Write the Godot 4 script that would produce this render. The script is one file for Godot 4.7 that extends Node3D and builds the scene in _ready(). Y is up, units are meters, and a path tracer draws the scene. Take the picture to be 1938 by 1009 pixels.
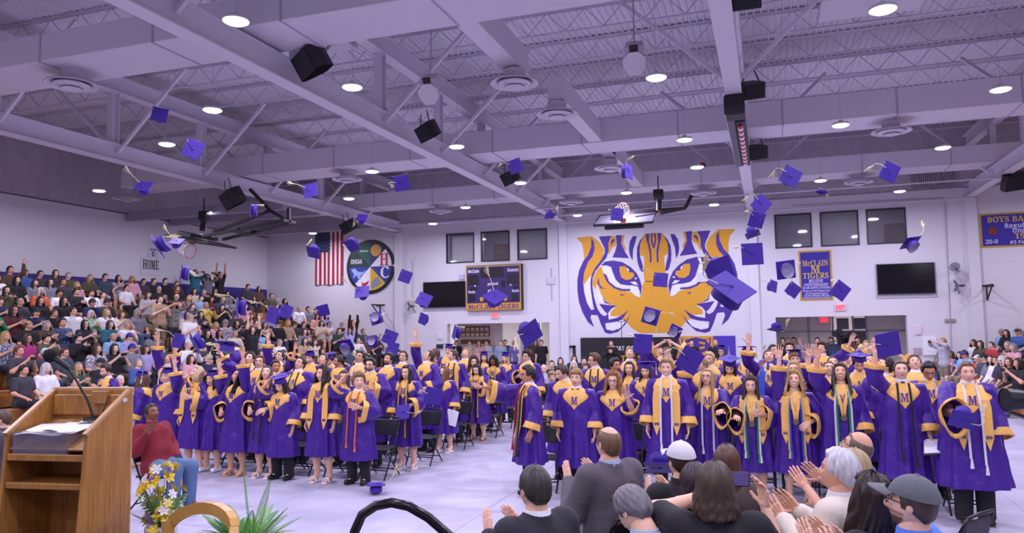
extends Node3D
# A school gymnasium during a graduation, caps in the air. x runs along the far wall, z towards the camera, y up, metres.

func _ready() -> void:
	var cam := Camera3D.new()
	cam.name = "camera"
	cam.transform = Transform3D(Basis(Vector3(0.9467, -0.0148, -0.3218), Vector3(0.0401, 0.9966, 0.0720), Vector3(0.3197, -0.0811, 0.9441)).orthonormalized(), Vector3(0, 2.24, 0))
	cam.fov = 39.05
	cam.near = 0.05
	cam.far = 200.0
	cam.current = true
	add_child(cam)
	var e := Environment.new()
	e.background_mode = Environment.BG_COLOR
	e.background_color = Color.BLACK
	e.tonemap_mode = Environment.TONE_MAPPER_LINEAR
	e.tonemap_exposure = EXPOSURE
	e.sdfgi_enabled = true
	e.ssao_enabled = true
	e.ssil_enabled = true
	var w := WorldEnvironment.new()
	w.name = "world"
	w.environment = e
	add_child(w)
	make_lights()
	make_room()
	make_ceiling()
	make_wall_things()
	make_hung_things()
	make_bleachers()
	make_stage_things()
	make_people_kits()
	make_audience()
	make_graduates()
	make_front_row()
	make_caps()

const EXPOSURE := 1.0
const LAMP := Color(0.925, 0.90, 1.0)
const LAMP_POWER := 12.2

func lamp(at: Vector3, label: String) -> void: # a flat round LED high-bay: housing, glowing lens, hanging cable; its light just below the lens
	var t := thing("ceiling_light", label, "ceiling light", at, 0.0, "round LED lights under the roof")
	if lamp_kit.is_empty():
		var g := StandardMaterial3D.new()
		g.albedo_color = Color(0.9, 0.9, 0.95)
		g.emission_enabled = true
		g.emission = Color(0.96, 0.96, 1.0)
		g.emission_energy_multiplier = 9.0
		g.resource_name = "lamp_glow"
		var a := MB.new()
		a.lathe([Vector2(0.0, 0.045), Vector2(0.155, 0.045), Vector2(0.17, 0.03), Vector2(0.17, 0.0), Vector2(0.16, 0.0)], 24)
		a.lathe([Vector2(0.16, 0.0), Vector2(0.1, 0.0)], 24, Vector3(0, 0.012, 0))
		var b := MB.new()
		b.lathe([Vector2(0.0, -0.03), Vector2(0.13, -0.026), Vector2(0.165, -0.006), Vector2(0.166, 0.002)], 24)
		var h := MB.new()
		h.tube([Vector3(0, 0.045, 0), Vector3(0, 0.1, 0)], 0.045, 10)
		h.tube([Vector3(0, 0.1, 0), Vector3(0, 2.2, 0)], 0.004, 5)
		lamp_kit = [a.mesh(mat("d8d8dc", 0.5)), b.mesh(g), h.mesh(mat("b8b6c0", 0.6))]
	obj("housing", lamp_kit[0], t)
	obj("lens", lamp_kit[1], t)
	obj("hanger", lamp_kit[2], t)
	var l := AreaLight3D.new()
	l.name = "lamp_light"
	l.area_size = Vector2(0.32, 0.32)
	l.light_color = LAMP
	l.light_energy = LAMP_POWER
	l.area_range = 60.0
	l.area_attenuation = 2.0
	l.shadow_enabled = true
	l.rotation.x = -PI / 2
	l.position.y = -0.05
	t.add_child(l)
var lamp_kit := []

func make_lights() -> void:
	var cols := {"over the left bleachers": -17.9, "above the left bleachers' front rows": -12.15, "left of the court middle": -9.5, "beside the second roof truss": -6.45, "over the middle of the court": -3.95, "left of the scoreboard truss": -1.58, "right of the scoreboard truss": 1.58, "above the right bleachers' front rows": 4.05, "over the right bleachers": 9.8}
	var rows := {
		-17.9: [-26.93, -20.65, -16.28, -10.5, -5.0, 1.0], -12.15: [-26.4, -20.22, -12.75, -6.0, 0.5], -9.5: [-23.27, -16.94, -11.05, -4.5, 2.0],
		-6.45: [-26.6, -19.9, -15.31, -10.83, -7.91, -3.0, 3.0], -3.95: [-22.68], -1.58: [-26.17, -19.7, -16.63, -12.21, -7.2, -2.2, 4.0],
		1.58: [-22.97, -16.61, -10.57, -4.5, 2.0], 4.05: [-25.88, -19.73, -15.08, -9.0, -3.5], 9.8: [-26.0, -20.5, -14.5, -8.5, -2.0]}
	var order := ["nearest the far wall", "second from far wall", "third from far wall", "fourth from far wall", "fifth from far wall", "sixth from far wall", "seventh from far wall"]
	for c in cols:
		var x: float = cols[c]
		var k := 0
		for z in rows[x]:
			lamp(Vector3(x, 6.3, z), "round white ceiling light %s%s" % [c, ", " + order[k] if rows[x].size() > 1 else ""])
			k += 1


# ---------- helpers: meshes ----------
class MB:
	var v := PackedVector3Array()
	var n := PackedVector3Array()
	var c := PackedColorArray()
	var uv := PackedVector2Array()
	var ix := PackedInt32Array()
	var col := Color.WHITE

	func vert(p: Vector3, nn: Vector3, t := Vector2.ZERO) -> int:
		v.append(p); n.append(nn); c.append(col); uv.append(t)
		return v.size() - 1

	func quad(a: Vector3, b: Vector3, cc: Vector3, d: Vector3) -> void: # counter-clockwise seen from outside
		var nn := (b - a).cross(d - a).normalized()
		if nn == Vector3.ZERO: nn = (cc - b).cross(d - b).normalized()
		var k := v.size()
		vert(a, nn, Vector2(0, 1)); vert(b, nn, Vector2(1, 1)); vert(cc, nn, Vector2(1, 0)); vert(d, nn, Vector2(0, 0))
		ix.append_array([k, k + 2, k + 1, k, k + 3, k + 2])

	func tri(a: Vector3, b: Vector3, cc: Vector3) -> void:
		var nn := (b - a).cross(cc - a).normalized()
		var k := v.size()
		vert(a, nn); vert(b, nn); vert(cc, nn)
		ix.append_array([k, k + 2, k + 1])

	func box(o: Vector3, s: Vector3, b := Basis.IDENTITY) -> void:
		var h := s * 0.5
		var p: Array[Vector3] = []
		for k in 8:
			p.append(o + b * Vector3(h.x if k & 1 else -h.x, h.y if k & 2 else -h.y, h.z if k & 4 else -h.z))
		quad(p[4], p[5], p[7], p[6]); quad(p[1], p[0], p[2], p[3])
		quad(p[5], p[1], p[3], p[7]); quad(p[0], p[4], p[6], p[2])
		quad(p[6], p[7], p[3], p[2]); quad(p[0], p[1], p[5], p[4])

	func cbox(o: Vector3, s: Vector3, ch: float, b := Basis.IDENTITY) -> void: # chamfered box
		var h := s * 0.5
		var q: Array = []
		for k in 8:
			var sg := Vector3(1 if k & 1 else -1, 1 if k & 2 else -1, 1 if k & 4 else -1)
			var t: Array = []
			for ax in 3:
				var w := h - Vector3(ch, ch, ch)
				w[ax] = h[ax]
				t.append(o + b * (w * sg))
			q.append(t)
		for ax in 3:
			var u := (ax + 1) % 3
			var w := (ax + 2) % 3
			for sg in [0, 1]:
				var base: int = sg << ax
				var f: Array = [q[base][ax], q[base | (1 << u)][ax], q[base | (1 << u) | (1 << w)][ax], q[base | (1 << w)][ax]]
				if sg: quad(f[0], f[1], f[2], f[3])
				else: quad(f[3], f[2], f[1], f[0])
			for su in [0, 1]:
				for sw in [0, 1]:
					var e0: int = (su << u) | (sw << w)
					var e1: int = e0 | (1 << ax)
					if su == sw: quad(q[e0][u], q[e0][w], q[e1][w], q[e1][u]) if false else quad2(q[e0][u], q[e1][u], q[e1][w], q[e0][w], o)
					else: quad2(q[e0][u], q[e1][u], q[e1][w], q[e0][w], o)
		for k in 8:
			tri2(q[k][0], q[k][1], q[k][2], o)

	func quad2(a: Vector3, b: Vector3, cc: Vector3, d: Vector3, inside: Vector3) -> void:
		if (b - a).cross(cc - a).dot((a + b + cc + d) * 0.25 - inside) < 0.0: quad(d, cc, b, a)
		else: quad(a, b, cc, d)

	func tri2(a: Vector3, b: Vector3, cc: Vector3, inside: Vector3) -> void:
		if (b - a).cross(cc - a).dot((a + b + cc) / 3.0 - inside) < 0.0: tri(a, cc, b)
		else: tri(a, b, cc)

	func bar(a: Vector3, b: Vector3, w: float, h: float, up := Vector3.UP) -> void: # square bar from a to b
		var z := (b - a)
		var l := z.length()
		z = z / l
		if absf(z.dot(up)) > 0.98: up = Vector3.RIGHT
		var x := up.cross(z).normalized()
		box((a + b) * 0.5, Vector3(w, h, l), Basis(x, z.cross(x), z))

	func tube(pts: Array, r, sides := 8, caps := true, closed := false) -> void: # r: a number or an array of radii
		var m := pts.size()
		var x := Vector3.ZERO
		var k0 := v.size()
		for k in m:
			var t: Vector3
			if closed: t = (pts[(k + 1) % m] - pts[(k + m - 1) % m]).normalized()
			else: t = (pts[mini(k + 1, m - 1)] - pts[maxi(k - 1, 0)]).normalized()
			if x == Vector3.ZERO: x = t.cross(Vector3.UP if absf(t.y) < 0.9 else Vector3.RIGHT).normalized()
			x = (x - t * x.dot(t)).normalized()
			var y := t.cross(x)
			var rr: float = r[k] if r is Array else r
			for s in sides:
				var a := TAU * s / sides
				var d := x * cos(a) + y * sin(a)
				vert(pts[k] + d * rr, d, Vector2(float(s) / sides, k))
		for k in (m if closed else m - 1):
			for s in sides:
				var a := k0 + k * sides + s
				var b := k0 + k * sides + (s + 1) % sides
				var d := k0 + ((k + 1) % m) * sides + s
				var e := k0 + ((k + 1) % m) * sides + (s + 1) % sides
				ix.append_array([a, d, b, b, d, e])
		if caps and not closed:
			for e in [0, m - 1]:
				var t: Vector3 = (pts[0] - pts[1]).normalized() if e == 0 else (pts[m - 1] - pts[m - 2]).normalized()
				var cc := vert(pts[e], t)
				var f := v.size()
				for s in sides: vert(v[k0 + e * sides + s], t)
				for s in sides:
					if e == 0: ix.append_array([cc, f + s, f + (s + 1) % sides])
					else: ix.append_array([cc, f + (s + 1) % sides, f + s])

	func grid(rows: Array, closed_u: bool, flip := false) -> void: # rows of points, smooth normals
		var m := rows.size()
		var w: int = rows[0].size()
		var k0 := v.size()
		for j in m:
			for i in w:
				var pu: Vector3 = rows[j][(i + 1) % w] if closed_u else rows[j][mini(i + 1, w - 1)]
				var mu: Vector3 = rows[j][(i + w - 1) % w] if closed_u else rows[j][maxi(i - 1, 0)]
				var pv: Vector3 = rows[mini(j + 1, m - 1)][i]
				var mv: Vector3 = rows[maxi(j - 1, 0)][i]
				var nn := (pu - mu).cross(pv - mv)
				if nn.length_squared() < 1e-16:
					var jj := mini(j + 1, m - 1) if j == 0 else maxi(j - 1, 0)
					nn = (rows[jj][(i + 1) % w] - rows[jj][(i + w - 1) % w]).cross(pv - mv)
				nn = nn.normalized()
				if nn == Vector3.ZERO: nn = Vector3.UP
				vert(rows[j][i], -nn if flip else nn, Vector2(float(i) / w, float(j) / m))
		for j in m - 1:
			for i in (w if closed_u else w - 1):
				var a := k0 + j * w + i
				var b := k0 + j * w + (i + 1) % w
				var d := a + w
				var e := b + w
				if flip: ix.append_array([a, b, d, b, e, d])
				else: ix.append_array([a, d, b, b, d, e])

	func lathe(prof: Array, sides := 16, at := Vector3.ZERO, squash := 1.0) -> void: # prof: Vector2(r, y) going up: outside faces out
		var rows: Array = []
		for p in prof:
			var row := PackedVector3Array()
			for s in sides:
				var a := TAU * s / sides
				row.append(at + Vector3(cos(a) * p.x, p.y, -sin(a) * p.x * squash))
			rows.append(row)
		grid(rows, true)

	func prism(poly: PackedVector2Array, depth: float, t := Transform3D.IDENTITY) -> void: # flat outline, front at +depth
		var p := poly
		if Geometry2D.is_polygon_clockwise(p): p.reverse()
		var f := Geometry2D.triangulate_polygon(p)
		if f.is_empty():
			for k in range(1, p.size() - 1): f.append_array([0, k, k + 1])
		for k in range(0, f.size(), 3):
			var a := p[f[k]]
			var b := p[f[k + 1]]
			var d := p[f[k + 2]]
			if (b - a).cross(d - a) < 0.0:
				var e := b
				b = d
				d = e
			tri(t * Vector3(a.x, a.y, depth), t * Vector3(b.x, b.y, depth), t * Vector3(d.x, d.y, depth))
		for k in p.size():
			var a := p[k]
			var b := p[(k + 1) % p.size()]
			quad(t * Vector3(a.x, a.y, 0), t * Vector3(b.x, b.y, 0), t * Vector3(b.x, b.y, depth), t * Vector3(a.x, a.y, depth))

	func put(o: MB, t: Transform3D) -> void: # append another one, moved
		var k := v.size()
		var mir := t.basis.determinant() < 0.0
		var nb := t.basis.inverse().transposed()
		v.append_array(t * o.v)
		for q in o.n: n.append((nb * q).normalized())
		c.append_array(o.c)
		uv.append_array(o.uv)
		if mir:
			for j in range(0, o.ix.size(), 3):
				ix.append(o.ix[j] + k); ix.append(o.ix[j + 2] + k); ix.append(o.ix[j + 1] + k)
		else:
			for q in o.ix: ix.append(q + k)

	func into(m: ArrayMesh, material: Material, colours := false, uvs := false) -> ArrayMesh:
		if ix.is_empty(): return m
		var a := []
		a.resize(Mesh.ARRAY_MAX)
		a[Mesh.ARRAY_VERTEX] = v
		a[Mesh.ARRAY_NORMAL] = n
		a[Mesh.ARRAY_INDEX] = ix
		if colours: a[Mesh.ARRAY_COLOR] = c
		if uvs: a[Mesh.ARRAY_TEX_UV] = uv
		m.add_surface_from_arrays(Mesh.PRIMITIVE_TRIANGLES, a)
		m.surface_set_material(m.get_surface_count() - 1, material)
		return m

	func mesh(material: Material, colours := false, uvs := false) -> ArrayMesh:
		return into(ArrayMesh.new(), material, colours, uvs)


# a smooth body from tapered bones [a, b, ra, rb]: distances joined by a smooth minimum, meshed as surface nets
func blob(bones: Array, cell: float, k := 0.04) -> MB:
	var lo := Vector3(1e9, 1e9, 1e9)
	var hi := -lo
	for q in bones:
		var r: float = maxf(q[2], q[3]) + cell * 2.0
		for e in 2:
			lo = lo.min(q[e] - Vector3(r, r, r))
			hi = hi.max(q[e] + Vector3(r, r, r))
	var nx := int((hi.x - lo.x) / cell) + 2
	var ny := int((hi.y - lo.y) / cell) + 2
	var nz := int((hi.z - lo.z) / cell) + 2
	var f := PackedFloat32Array()
	f.resize(nx * ny * nz)
	f.fill(1.0)
	var quarter := 0.25 / k
	for q in bones:
		var a: Vector3 = q[0] - lo
		var ba: Vector3 = q[1] - q[0]
		var ra: float = q[2]
		var dr: float = q[3] - ra
		var inv := 1.0 / maxf(ba.length_squared(), 1e-9)
		var reach: float = maxf(q[2], q[3]) + k + cell * 1.5
		var b0 := (a.min(a + ba) - Vector3(reach, reach, reach)) / cell
		var b1 := (a.max(a + ba) + Vector3(reach, reach, reach)) / cell
		var x0 := maxi(0, int(b0.x))
		var x1 := mini(nx - 1, int(b1.x) + 1)
		var z0 := maxi(0, int(b0.z))
		var z1 := mini(nz - 1, int(b1.z) + 1)
		for y in range(maxi(0, int(b0.y)), mini(ny - 1, int(b1.y) + 1) + 1):
			for z in range(z0, z1 + 1):
				var at := (y * nz + z) * nx
				for x in range(x0, x1 + 1):
					var p := Vector3(x * cell, y * cell, z * cell) - a
					var h := clampf(p.dot(ba) * inv, 0.0, 1.0)
					var d := (p - ba * h).length() - ra - dr * h
					var g := f[at + x]
					var e := k - absf(g - d)
					f[at + x] = minf(g, d) - (e * e * quarter if e > 0.0 else 0.0)
	var o := MB.new()
	var id := PackedInt32Array()
	id.resize(f.size())
	id.fill(-1)
	var sx := 1
	var sz := nx
	var sy := nx * nz
	for y in ny - 1:
		for z in nz - 1:
			var at := y * sy + z * sz
			for x in nx - 1:
				var i := at + x
				var c0 := f[i]
				var c7 := f[i + sx + sy + sz]
				if c0 > cell * 2.0 or c0 < -cell * 2.0: continue
				var c1 := f[i + sx]
				var c2 := f[i + sy]
				var c3 := f[i + sx + sy]
				var c4 := f[i + sz]
				var c5 := f[i + sx + sz]
				var c6 := f[i + sy + sz]
				var s := int(c0 < 0.0) + int(c1 < 0.0) + int(c2 < 0.0) + int(c3 < 0.0) + int(c4 < 0.0) + int(c5 < 0.0) + int(c6 < 0.0) + int(c7 < 0.0)
				if s == 0 or s == 8: continue
				var g := Vector3(c1 + c3 + c5 + c7 - c0 - c2 - c4 - c6, c2 + c3 + c6 + c7 - c0 - c1 - c4 - c5, c4 + c5 + c6 + c7 - c0 - c1 - c2 - c3) * 0.25
				var mean := (c0 + c1 + c2 + c3 + c4 + c5 + c6 + c7) * 0.125
				var step := g * (-mean / maxf(g.length_squared(), 1e-9))
				step = step.clamp(Vector3(-0.5, -0.5, -0.5), Vector3(0.5, 0.5, 0.5))
				id[i] = o.v.size()
				o.v.append(lo + (Vector3(x + 0.5, y + 0.5, z + 0.5) + step) * cell)
				o.n.append(g.normalized())
	var white := PackedColorArray()
	white.resize(o.v.size())
	white.fill(Color.WHITE)
	o.c = white
	o.uv.resize(o.v.size())
	var ix := PackedInt32Array()
	for y in range(1, ny - 1):
		for z in range(1, nz - 1):
			var at := y * sy + z * sz
			for x in range(1, nx - 1):
				var i := at + x
				if id[i] < 0: continue
				var neg := f[i] < 0.0
				if neg != (f[i + sx] < 0.0):
					face(ix, id[i], id[i - sy], id[i - sy - sz], id[i - sz], neg)
				if neg != (f[i + sy] < 0.0):
					face(ix, id[i], id[i - sz], id[i - sz - sx], id[i - sx], neg)
				if neg != (f[i + sz] < 0.0):
					face(ix, id[i], id[i - sx], id[i - sx - sy], id[i - sy], neg)
	o.ix = ix
	return o


func face(ix: PackedInt32Array, a: int, b: int, c: int, d: int, flip: bool) -> void:
	if a < 0 or b < 0 or c < 0 or d < 0: return
	if flip: ix.append_array([a, c, b, a, d, c])
	else: ix.append_array([a, b, c, a, c, d])


# ---------- helpers: nodes ----------
var taken := {}
func numbered(called: String) -> String:
	var k: int = taken.get(called, 0)
	taken[called] = k + 1
	return called if k == 0 else "%s_%03d" % [called, k]

var told := {}
func tag(o: Node3D, label: String, category: String, group := "", kind := "") -> Node3D:
	if label.split(" ").size() > 16 or told.has(label): print("LONG or repeated: ", label)
	told[label] = true
	o.set_meta("label", label)
	if category: o.set_meta("category", category)
	if group: o.set_meta("group", group)
	if kind: o.set_meta("kind", kind)
	return o

func thing(called: String, label: String, category: String, at := Vector3.ZERO, turn := 0.0, group := "") -> Node3D:
	var o := Node3D.new()
	o.name = numbered(called)
	add_child(o)
	o.position = at
	o.rotation.y = turn
	return tag(o, label, category, group)

func obj(called: String, m: Mesh, parent: Node3D = self, at := Vector3.ZERO) -> MeshInstance3D:
	var o := MeshInstance3D.new()
	o.name = called if parent != self else numbered(called)
	o.mesh = m
	o.position = at
	parent.add_child(o, true)
	return o

func struct(called: String, m: Mesh, label: String, category := "") -> MeshInstance3D:
	var o := obj(called, m)
	tag(o, label, category, "", "structure")
	return o

var mats := {}
func hex(h: String) -> Color: return Color(h)

func mat(h: String, rough := 0.7, metal := 0.0, spec := 0.5) -> StandardMaterial3D:
	var key := "%s/%.2f/%.2f/%.2f" % [h, rough, metal, spec]
	if mats.has(key): return mats[key]
	var m := StandardMaterial3D.new()
	m.albedo_color = Color(h)
	m.roughness = rough
	m.metallic = metal
	m.metallic_specular = spec
	m.vertex_color_use_as_albedo = false
	m.resource_name = "mat_" + h
	mats[key] = m
	return m

var noise_tex := {}
func noise(freq: float, w := 256, normal := false, ramp: Gradient = null, strength := 4.0, type := FastNoiseLite.TYPE_SIMPLEX) -> NoiseTexture2D:
	var key := "%f/%d/%s/%s/%f/%d" % [freq, w, normal, ramp, strength, type]
	if noise_tex.has(key): return noise_tex[key]
	var f := FastNoiseLite.new()
	f.seed = 7 + noise_tex.size()
	f.frequency = freq
	f.noise_type = type
	f.fractal_octaves = 4
	var t := NoiseTexture2D.new()
	t.width = w
	t.height = w
	t.seamless = true
	t.noise = f
	t.as_normal_map = normal
	t.bump_strength = strength
	if ramp: t.color_ramp = ramp
	noise_tex[key] = t
	return t

func ramp2(a: Color, b: Color) -> Gradient:
	var g := Gradient.new()
	g.set_color(0, a)
	g.set_color(1, b)
	return g

func rough_mat(h: String, rough: float, scale: float, bump: float, spread := 0.12) -> StandardMaterial3D: # painted or cast surface: patchy tone and fine relief, in world axes
	var m := mat(h, rough).duplicate() as StandardMaterial3D
	m.albedo_texture = noise(0.012, 256, false, ramp2(Color(1 - spread, 1 - spread, 1 - spread), Color.WHITE))
	m.uv1_triplanar = true
	m.uv1_world_triplanar = true
	m.uv1_scale = Vector3(scale, scale, scale)
	if bump > 0.0:
		m.normal_enabled = true
		m.normal_texture = noise(0.08, 256, true)
		m.normal_scale = bump
	return m

var font := {}
func text_mesh(s: String, height: float, depth: float, face_name := "Droid Sans", bold := true) -> TextMesh:
	if not font.has(face_name):
		var f := SystemFont.new()
		f.font_names = PackedStringArray([face_name])
		f.font_weight = 700 if bold else 400
		font[face_name] = f
	var t := TextMesh.new()
	t.text = s
	t.font = font[face_name]
	t.font_size = 64
	t.pixel_size = height / 46.0
	t.depth = depth
	t.curve_step = 4.0
	return t

func letters(s: String, height: float, width: float, m: Material, parent: Node3D, at: Vector3, called := "lettering", face_name := "Droid Sans", bend := Basis.IDENTITY) -> MeshInstance3D:
	var t := text_mesh(s, height, 0.006, face_name)
	t.material = m
	var o := MeshInstance3D.new()
	o.name = called
	o.mesh = t
	var w := t.get_aabb().size.x
	var sx := width / w if width > 0.0 and w > 0.001 else 1.0
	o.transform = Transform3D(bend * Basis.from_scale(Vector3(sx, 1, 1)), at)
	parent.add_child(o, true)
	return o


# ---------- the room ----------
const XL := -21.7
const XR := 13.6
const ZF := -29.0
const ZN := 7.0
const GIRDERS := [-14.95, -7.63, -0.43, 6.66]

func make_room() -> void:
	var wall := block_mat("dcdae1")
	var upper := rough_mat("c2bac6", 0.75, 0.5, 0.2, 0.08)
	var m := MB.new()
	m.box(Vector3((XL + XR) / 2, -0.1, (ZF - 6.0 + ZN) / 2), Vector3(XR - XL + 1.2, 0.2, ZN - ZF + 7.0))
	var fm := StandardMaterial3D.new()
	fm.albedo_color = Color("c2bfd4")
	fm.roughness = 0.42
	fm.metallic_specular = 0.45
	fm.albedo_texture = noise(0.006, 512, false, ramp2(Color(0.86, 0.86, 0.88), Color.WHITE))
	fm.uv1_triplanar = true
	fm.uv1_world_triplanar = true
	fm.uv1_scale = Vector3(0.16, 0.16, 0.16)
	fm.normal_enabled = true
	fm.normal_texture = noise(0.006, 512, true, null, 10.0)
	fm.normal_scale = 0.35
	fm.resource_name = "floor_cover"
	var fl := struct("floor", m.mesh(fm), "pale lilac grey protective floor cover over the gym floor", "floor")
	var sm := MB.new() # lapped seams of the cover, running across
	for x in [-18.6, -15.5, -12.4, -9.3, -6.2, -3.4, -0.3, 2.8, 5.9, 9.0]:
		sm.bar(Vector3(x, 0.0015, ZN - 0.2), Vector3(x, 0.0015, ZF + 0.1), 0.05, 0.003)
	for z in [-26.0, -19.0, -12.2, -7.3, -2.0]:
		sm.bar(Vector3(XL + 0.1, 0.0012, z), Vector3(XR - 0.1, 0.0012, z), 0.06, 0.0025)
	obj("seam", sm.mesh(mat("aeaac6", 0.5)), fl)

	# far wall, built round its two openings and six windows
	var holes := [[-12.73, -8.28, 0.0, 2.43], [0.26, 4.53, 0.0, 2.47]]
	for x in [-12.73, -11.17, -9.57, 0.36, 1.91, 3.42]:
		holes.append([x, x + 1.265, 4.97, 6.22])
	m = MB.new()
	wall_with_holes(m, XL - 0.3, XR + 0.3, 0.0, 6.78, holes, ZF - 0.35, ZF)
	var far := struct("wall_far", m.mesh(wall), "white painted block end wall with tiger mural and two wide openings", "wall")
	m = MB.new()
	m.box(Vector3((XL + XR) / 2, 8.02, ZF - 0.2), Vector3(XR - XL + 0.6, 2.48, 0.3))
	obj("upper_panel", m.mesh(upper), far)
	m = MB.new()
	for k in 24: m.box(Vector3(4.9 + k * 0.06, 7.5, ZF + 0.02), Vector3(0.028, 1.3, 0.09))
	obj("fluted_panel", m.mesh(upper), far)
	m = MB.new()
	for x in GIRDERS: m.cbox(Vector3(x, 3.2, ZF + 0.06), Vector3(0.34, 6.4, 0.14), 0.015)
	obj("pilaster", m.mesh(wall), far)
	m = MB.new() # block joints, shallow raised lines of mortar paint only near the right end where they show
	for y in [0.6, 1.2, 1.8, 2.4, 3.0, 3.6, 4.2, 4.8, 5.4, 6.0]:
		m.box(Vector3(7.6 + 0.3, y, ZF + 0.001), Vector3(2.0, 0.006, 0.004))
	obj("block_joint", m.mesh(mat("c2bfca", 0.8)), far)

	m = MB.new()
	m.box(Vector3(XL - 0.2, 3.27, (ZF + ZN) / 2), Vector3(0.4, 6.54, ZN - ZF))
	var lw := struct("wall_left", m.mesh(wall), "white painted side wall behind the left bleachers", "wall")
	m = MB.new()
	m.box(Vector3(XL - 0.19, 7.9, (ZF + ZN) / 2), Vector3(0.4, 2.72, ZN - ZF))
	obj("upper_panel", m.mesh(upper), lw)
	m = MB.new()
	m.box(Vector3(XL + 0.012, 6.53, (ZF + ZN) / 2), Vector3(0.03, 0.035, ZN - ZF))
	obj("ledge", m.mesh(mat("5f5868", 0.7)), lw)
	m = MB.new()
	for k in 12: m.cbox(Vector3(XL + 0.03, 3.62, ZF + 1.25 + k * 2.4), Vector3(0.06, 1.04, 2.38), 0.015)
	tag(obj("wall_pad", m.mesh(mat("3b2a86", 0.6))), "purple padded band along the top row of the left bleachers", "wall pad")
	m = MB.new()
	m.box(Vector3(XR + 0.2, 4.6, (ZF + ZN) / 2), Vector3(0.4, 9.3, ZN - ZF))
	struct("wall_right", m.mesh(wall), "white painted side wall behind the right bleachers", "wall")
	m = MB.new()
	m.box(Vector3((XL + XR) / 2, 4.6, ZN + 0.2), Vector3(XR - XL + 0.8, 9.3, 0.4))
	struct("wall_near", m.mesh(wall), "white painted end wall behind the stage", "wall")

	make_lobby("left", -13.6, -7.4, 2.43)
	make_lobby("right", -0.7, 5.6, 2.47)
	var n := 0
	for x in [-12.73, -11.17, -9.57, 0.36, 1.91, 3.42]:
		n += 1
		var side := "over the scoreboard" if n <= 3 else "over the long banner"
		var place: String = ["left", "middle", "right"][(n - 1) % 3]
		m = MB.new()
		var w := 1.265
		for s in [[0.0, w, 0.0, 0.05], [0.0, w, 1.2, 1.25], [0.0, 0.05, 0.05, 1.2], [w - 0.05, w, 0.05, 1.2]]:
			m.box(Vector3(x + (s[0] + s[1]) / 2, 4.97 + (s[2] + s[3]) / 2, ZF - 0.02), Vector3(s[1] - s[0], s[3] - s[2], 0.1))
		var win := struct("window_%d" % n, m.mesh(mat("23212c", 0.45)), "dark framed upper window %s, %s of its three" % [side, place], "window")
		m = MB.new()
		m.box(Vector3(x + w / 2, 5.595, ZF - 0.04), Vector3(w - 0.1, 1.15, 0.008))
		var gl := StandardMaterial3D.new()
		gl.transparency = BaseMaterial3D.TRANSPARENCY_ALPHA
		gl.albedo_color = Color(0.6, 0.6, 0.66, 0.12)
		gl.roughness = 0.03
		gl.resource_name = "window_glass"
		obj("pane", m.mesh(gl), win)
	# the rooms behind the upper windows
	for r in [[-13.2, -7.8], [-0.1, 5.2]]:
		m = MB.new()
		var cx: float = (r[0] + r[1]) / 2
		var wd: float = r[1] - r[0]
		m.box(Vector3(cx, 5.6, ZF - 3.5), Vector3(wd, 2.2, 0.1))
		m.box(Vector3(cx, 6.75, ZF - 1.9), Vector3(wd, 0.1, 3.2))
		m.box(Vector3(cx, 4.45, ZF - 1.9), Vector3(wd, 0.1, 3.2))
		m.box(Vector3(r[0], 5.6, ZF - 1.9), Vector3(0.1, 2.2, 3.2))
		m.box(Vector3(r[1], 5.6, ZF - 1.9), Vector3(0.1, 2.2, 3.2))
		var l := AreaLight3D.new()
		l.name = "upper_room_light"
		l.area_size = Vector2(1.2, 0.3)
		l.light_color = LAMP
		l.light_energy = 2.2
		l.area_range = 30.0
		l.shadow_enabled = true
		l.rotation.x = -PI / 2
		var tube := MB.new()
		tube.cbox(Vector3.ZERO, Vector3(1.3, 0.05, 0.34), 0.01)
		var g := StandardMaterial3D.new()
		g.emission_enabled = true
		g.emission = Color(0.95, 0.95, 1.0)
		g.emission_energy_multiplier = 1.2
		var fx := obj("ceiling_light", tube.mesh(g), self, Vector3(cx + 0.4, 6.66, ZF - 1.9))
		tag(fx, "ceiling tube light in the room behind the upper windows %s" % ("over the scoreboard" if r[0] < -5 else "over the long banner"), "ceiling light")
		l.position.y = -0.04
		fx.add_child(l)
		struct("wall_back", m.mesh(mat("a9a7b0", 0.8)), "plain grey room seen through the upper windows %s" % ("over the scoreboard" if r[0] < -5 else "over the long banner"), "wall")
	m = MB.new()
	m.cbox(Vector3(-12.1, 5.6, ZF - 0.5), Vector3(1.15, 1.1, 0.03), 0.008)
	tag(obj("window_blind", m.mesh(mat("e6e8ea", 0.6))), "white blind behind the left window over the scoreboard", "blind")
	for c in [["-10.4", 5.35, -0.75, "6b4630", "brown wooden cabinet seen through the middle window over the scoreboard"], ["4.6", 5.35, -0.8, "54382c", "brown wooden cabinet seen through the right window over the long banner"]]:
		m = MB.new()
		m.cbox(Vector3(float(c[0]), c[1], ZF + c[2] - 0.2), Vector3(0.95, 0.85, 0.4), 0.01)
		tag(obj("cabinet", m.mesh(mat(c[3], 0.6))), c[4], "cabinet")

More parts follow.
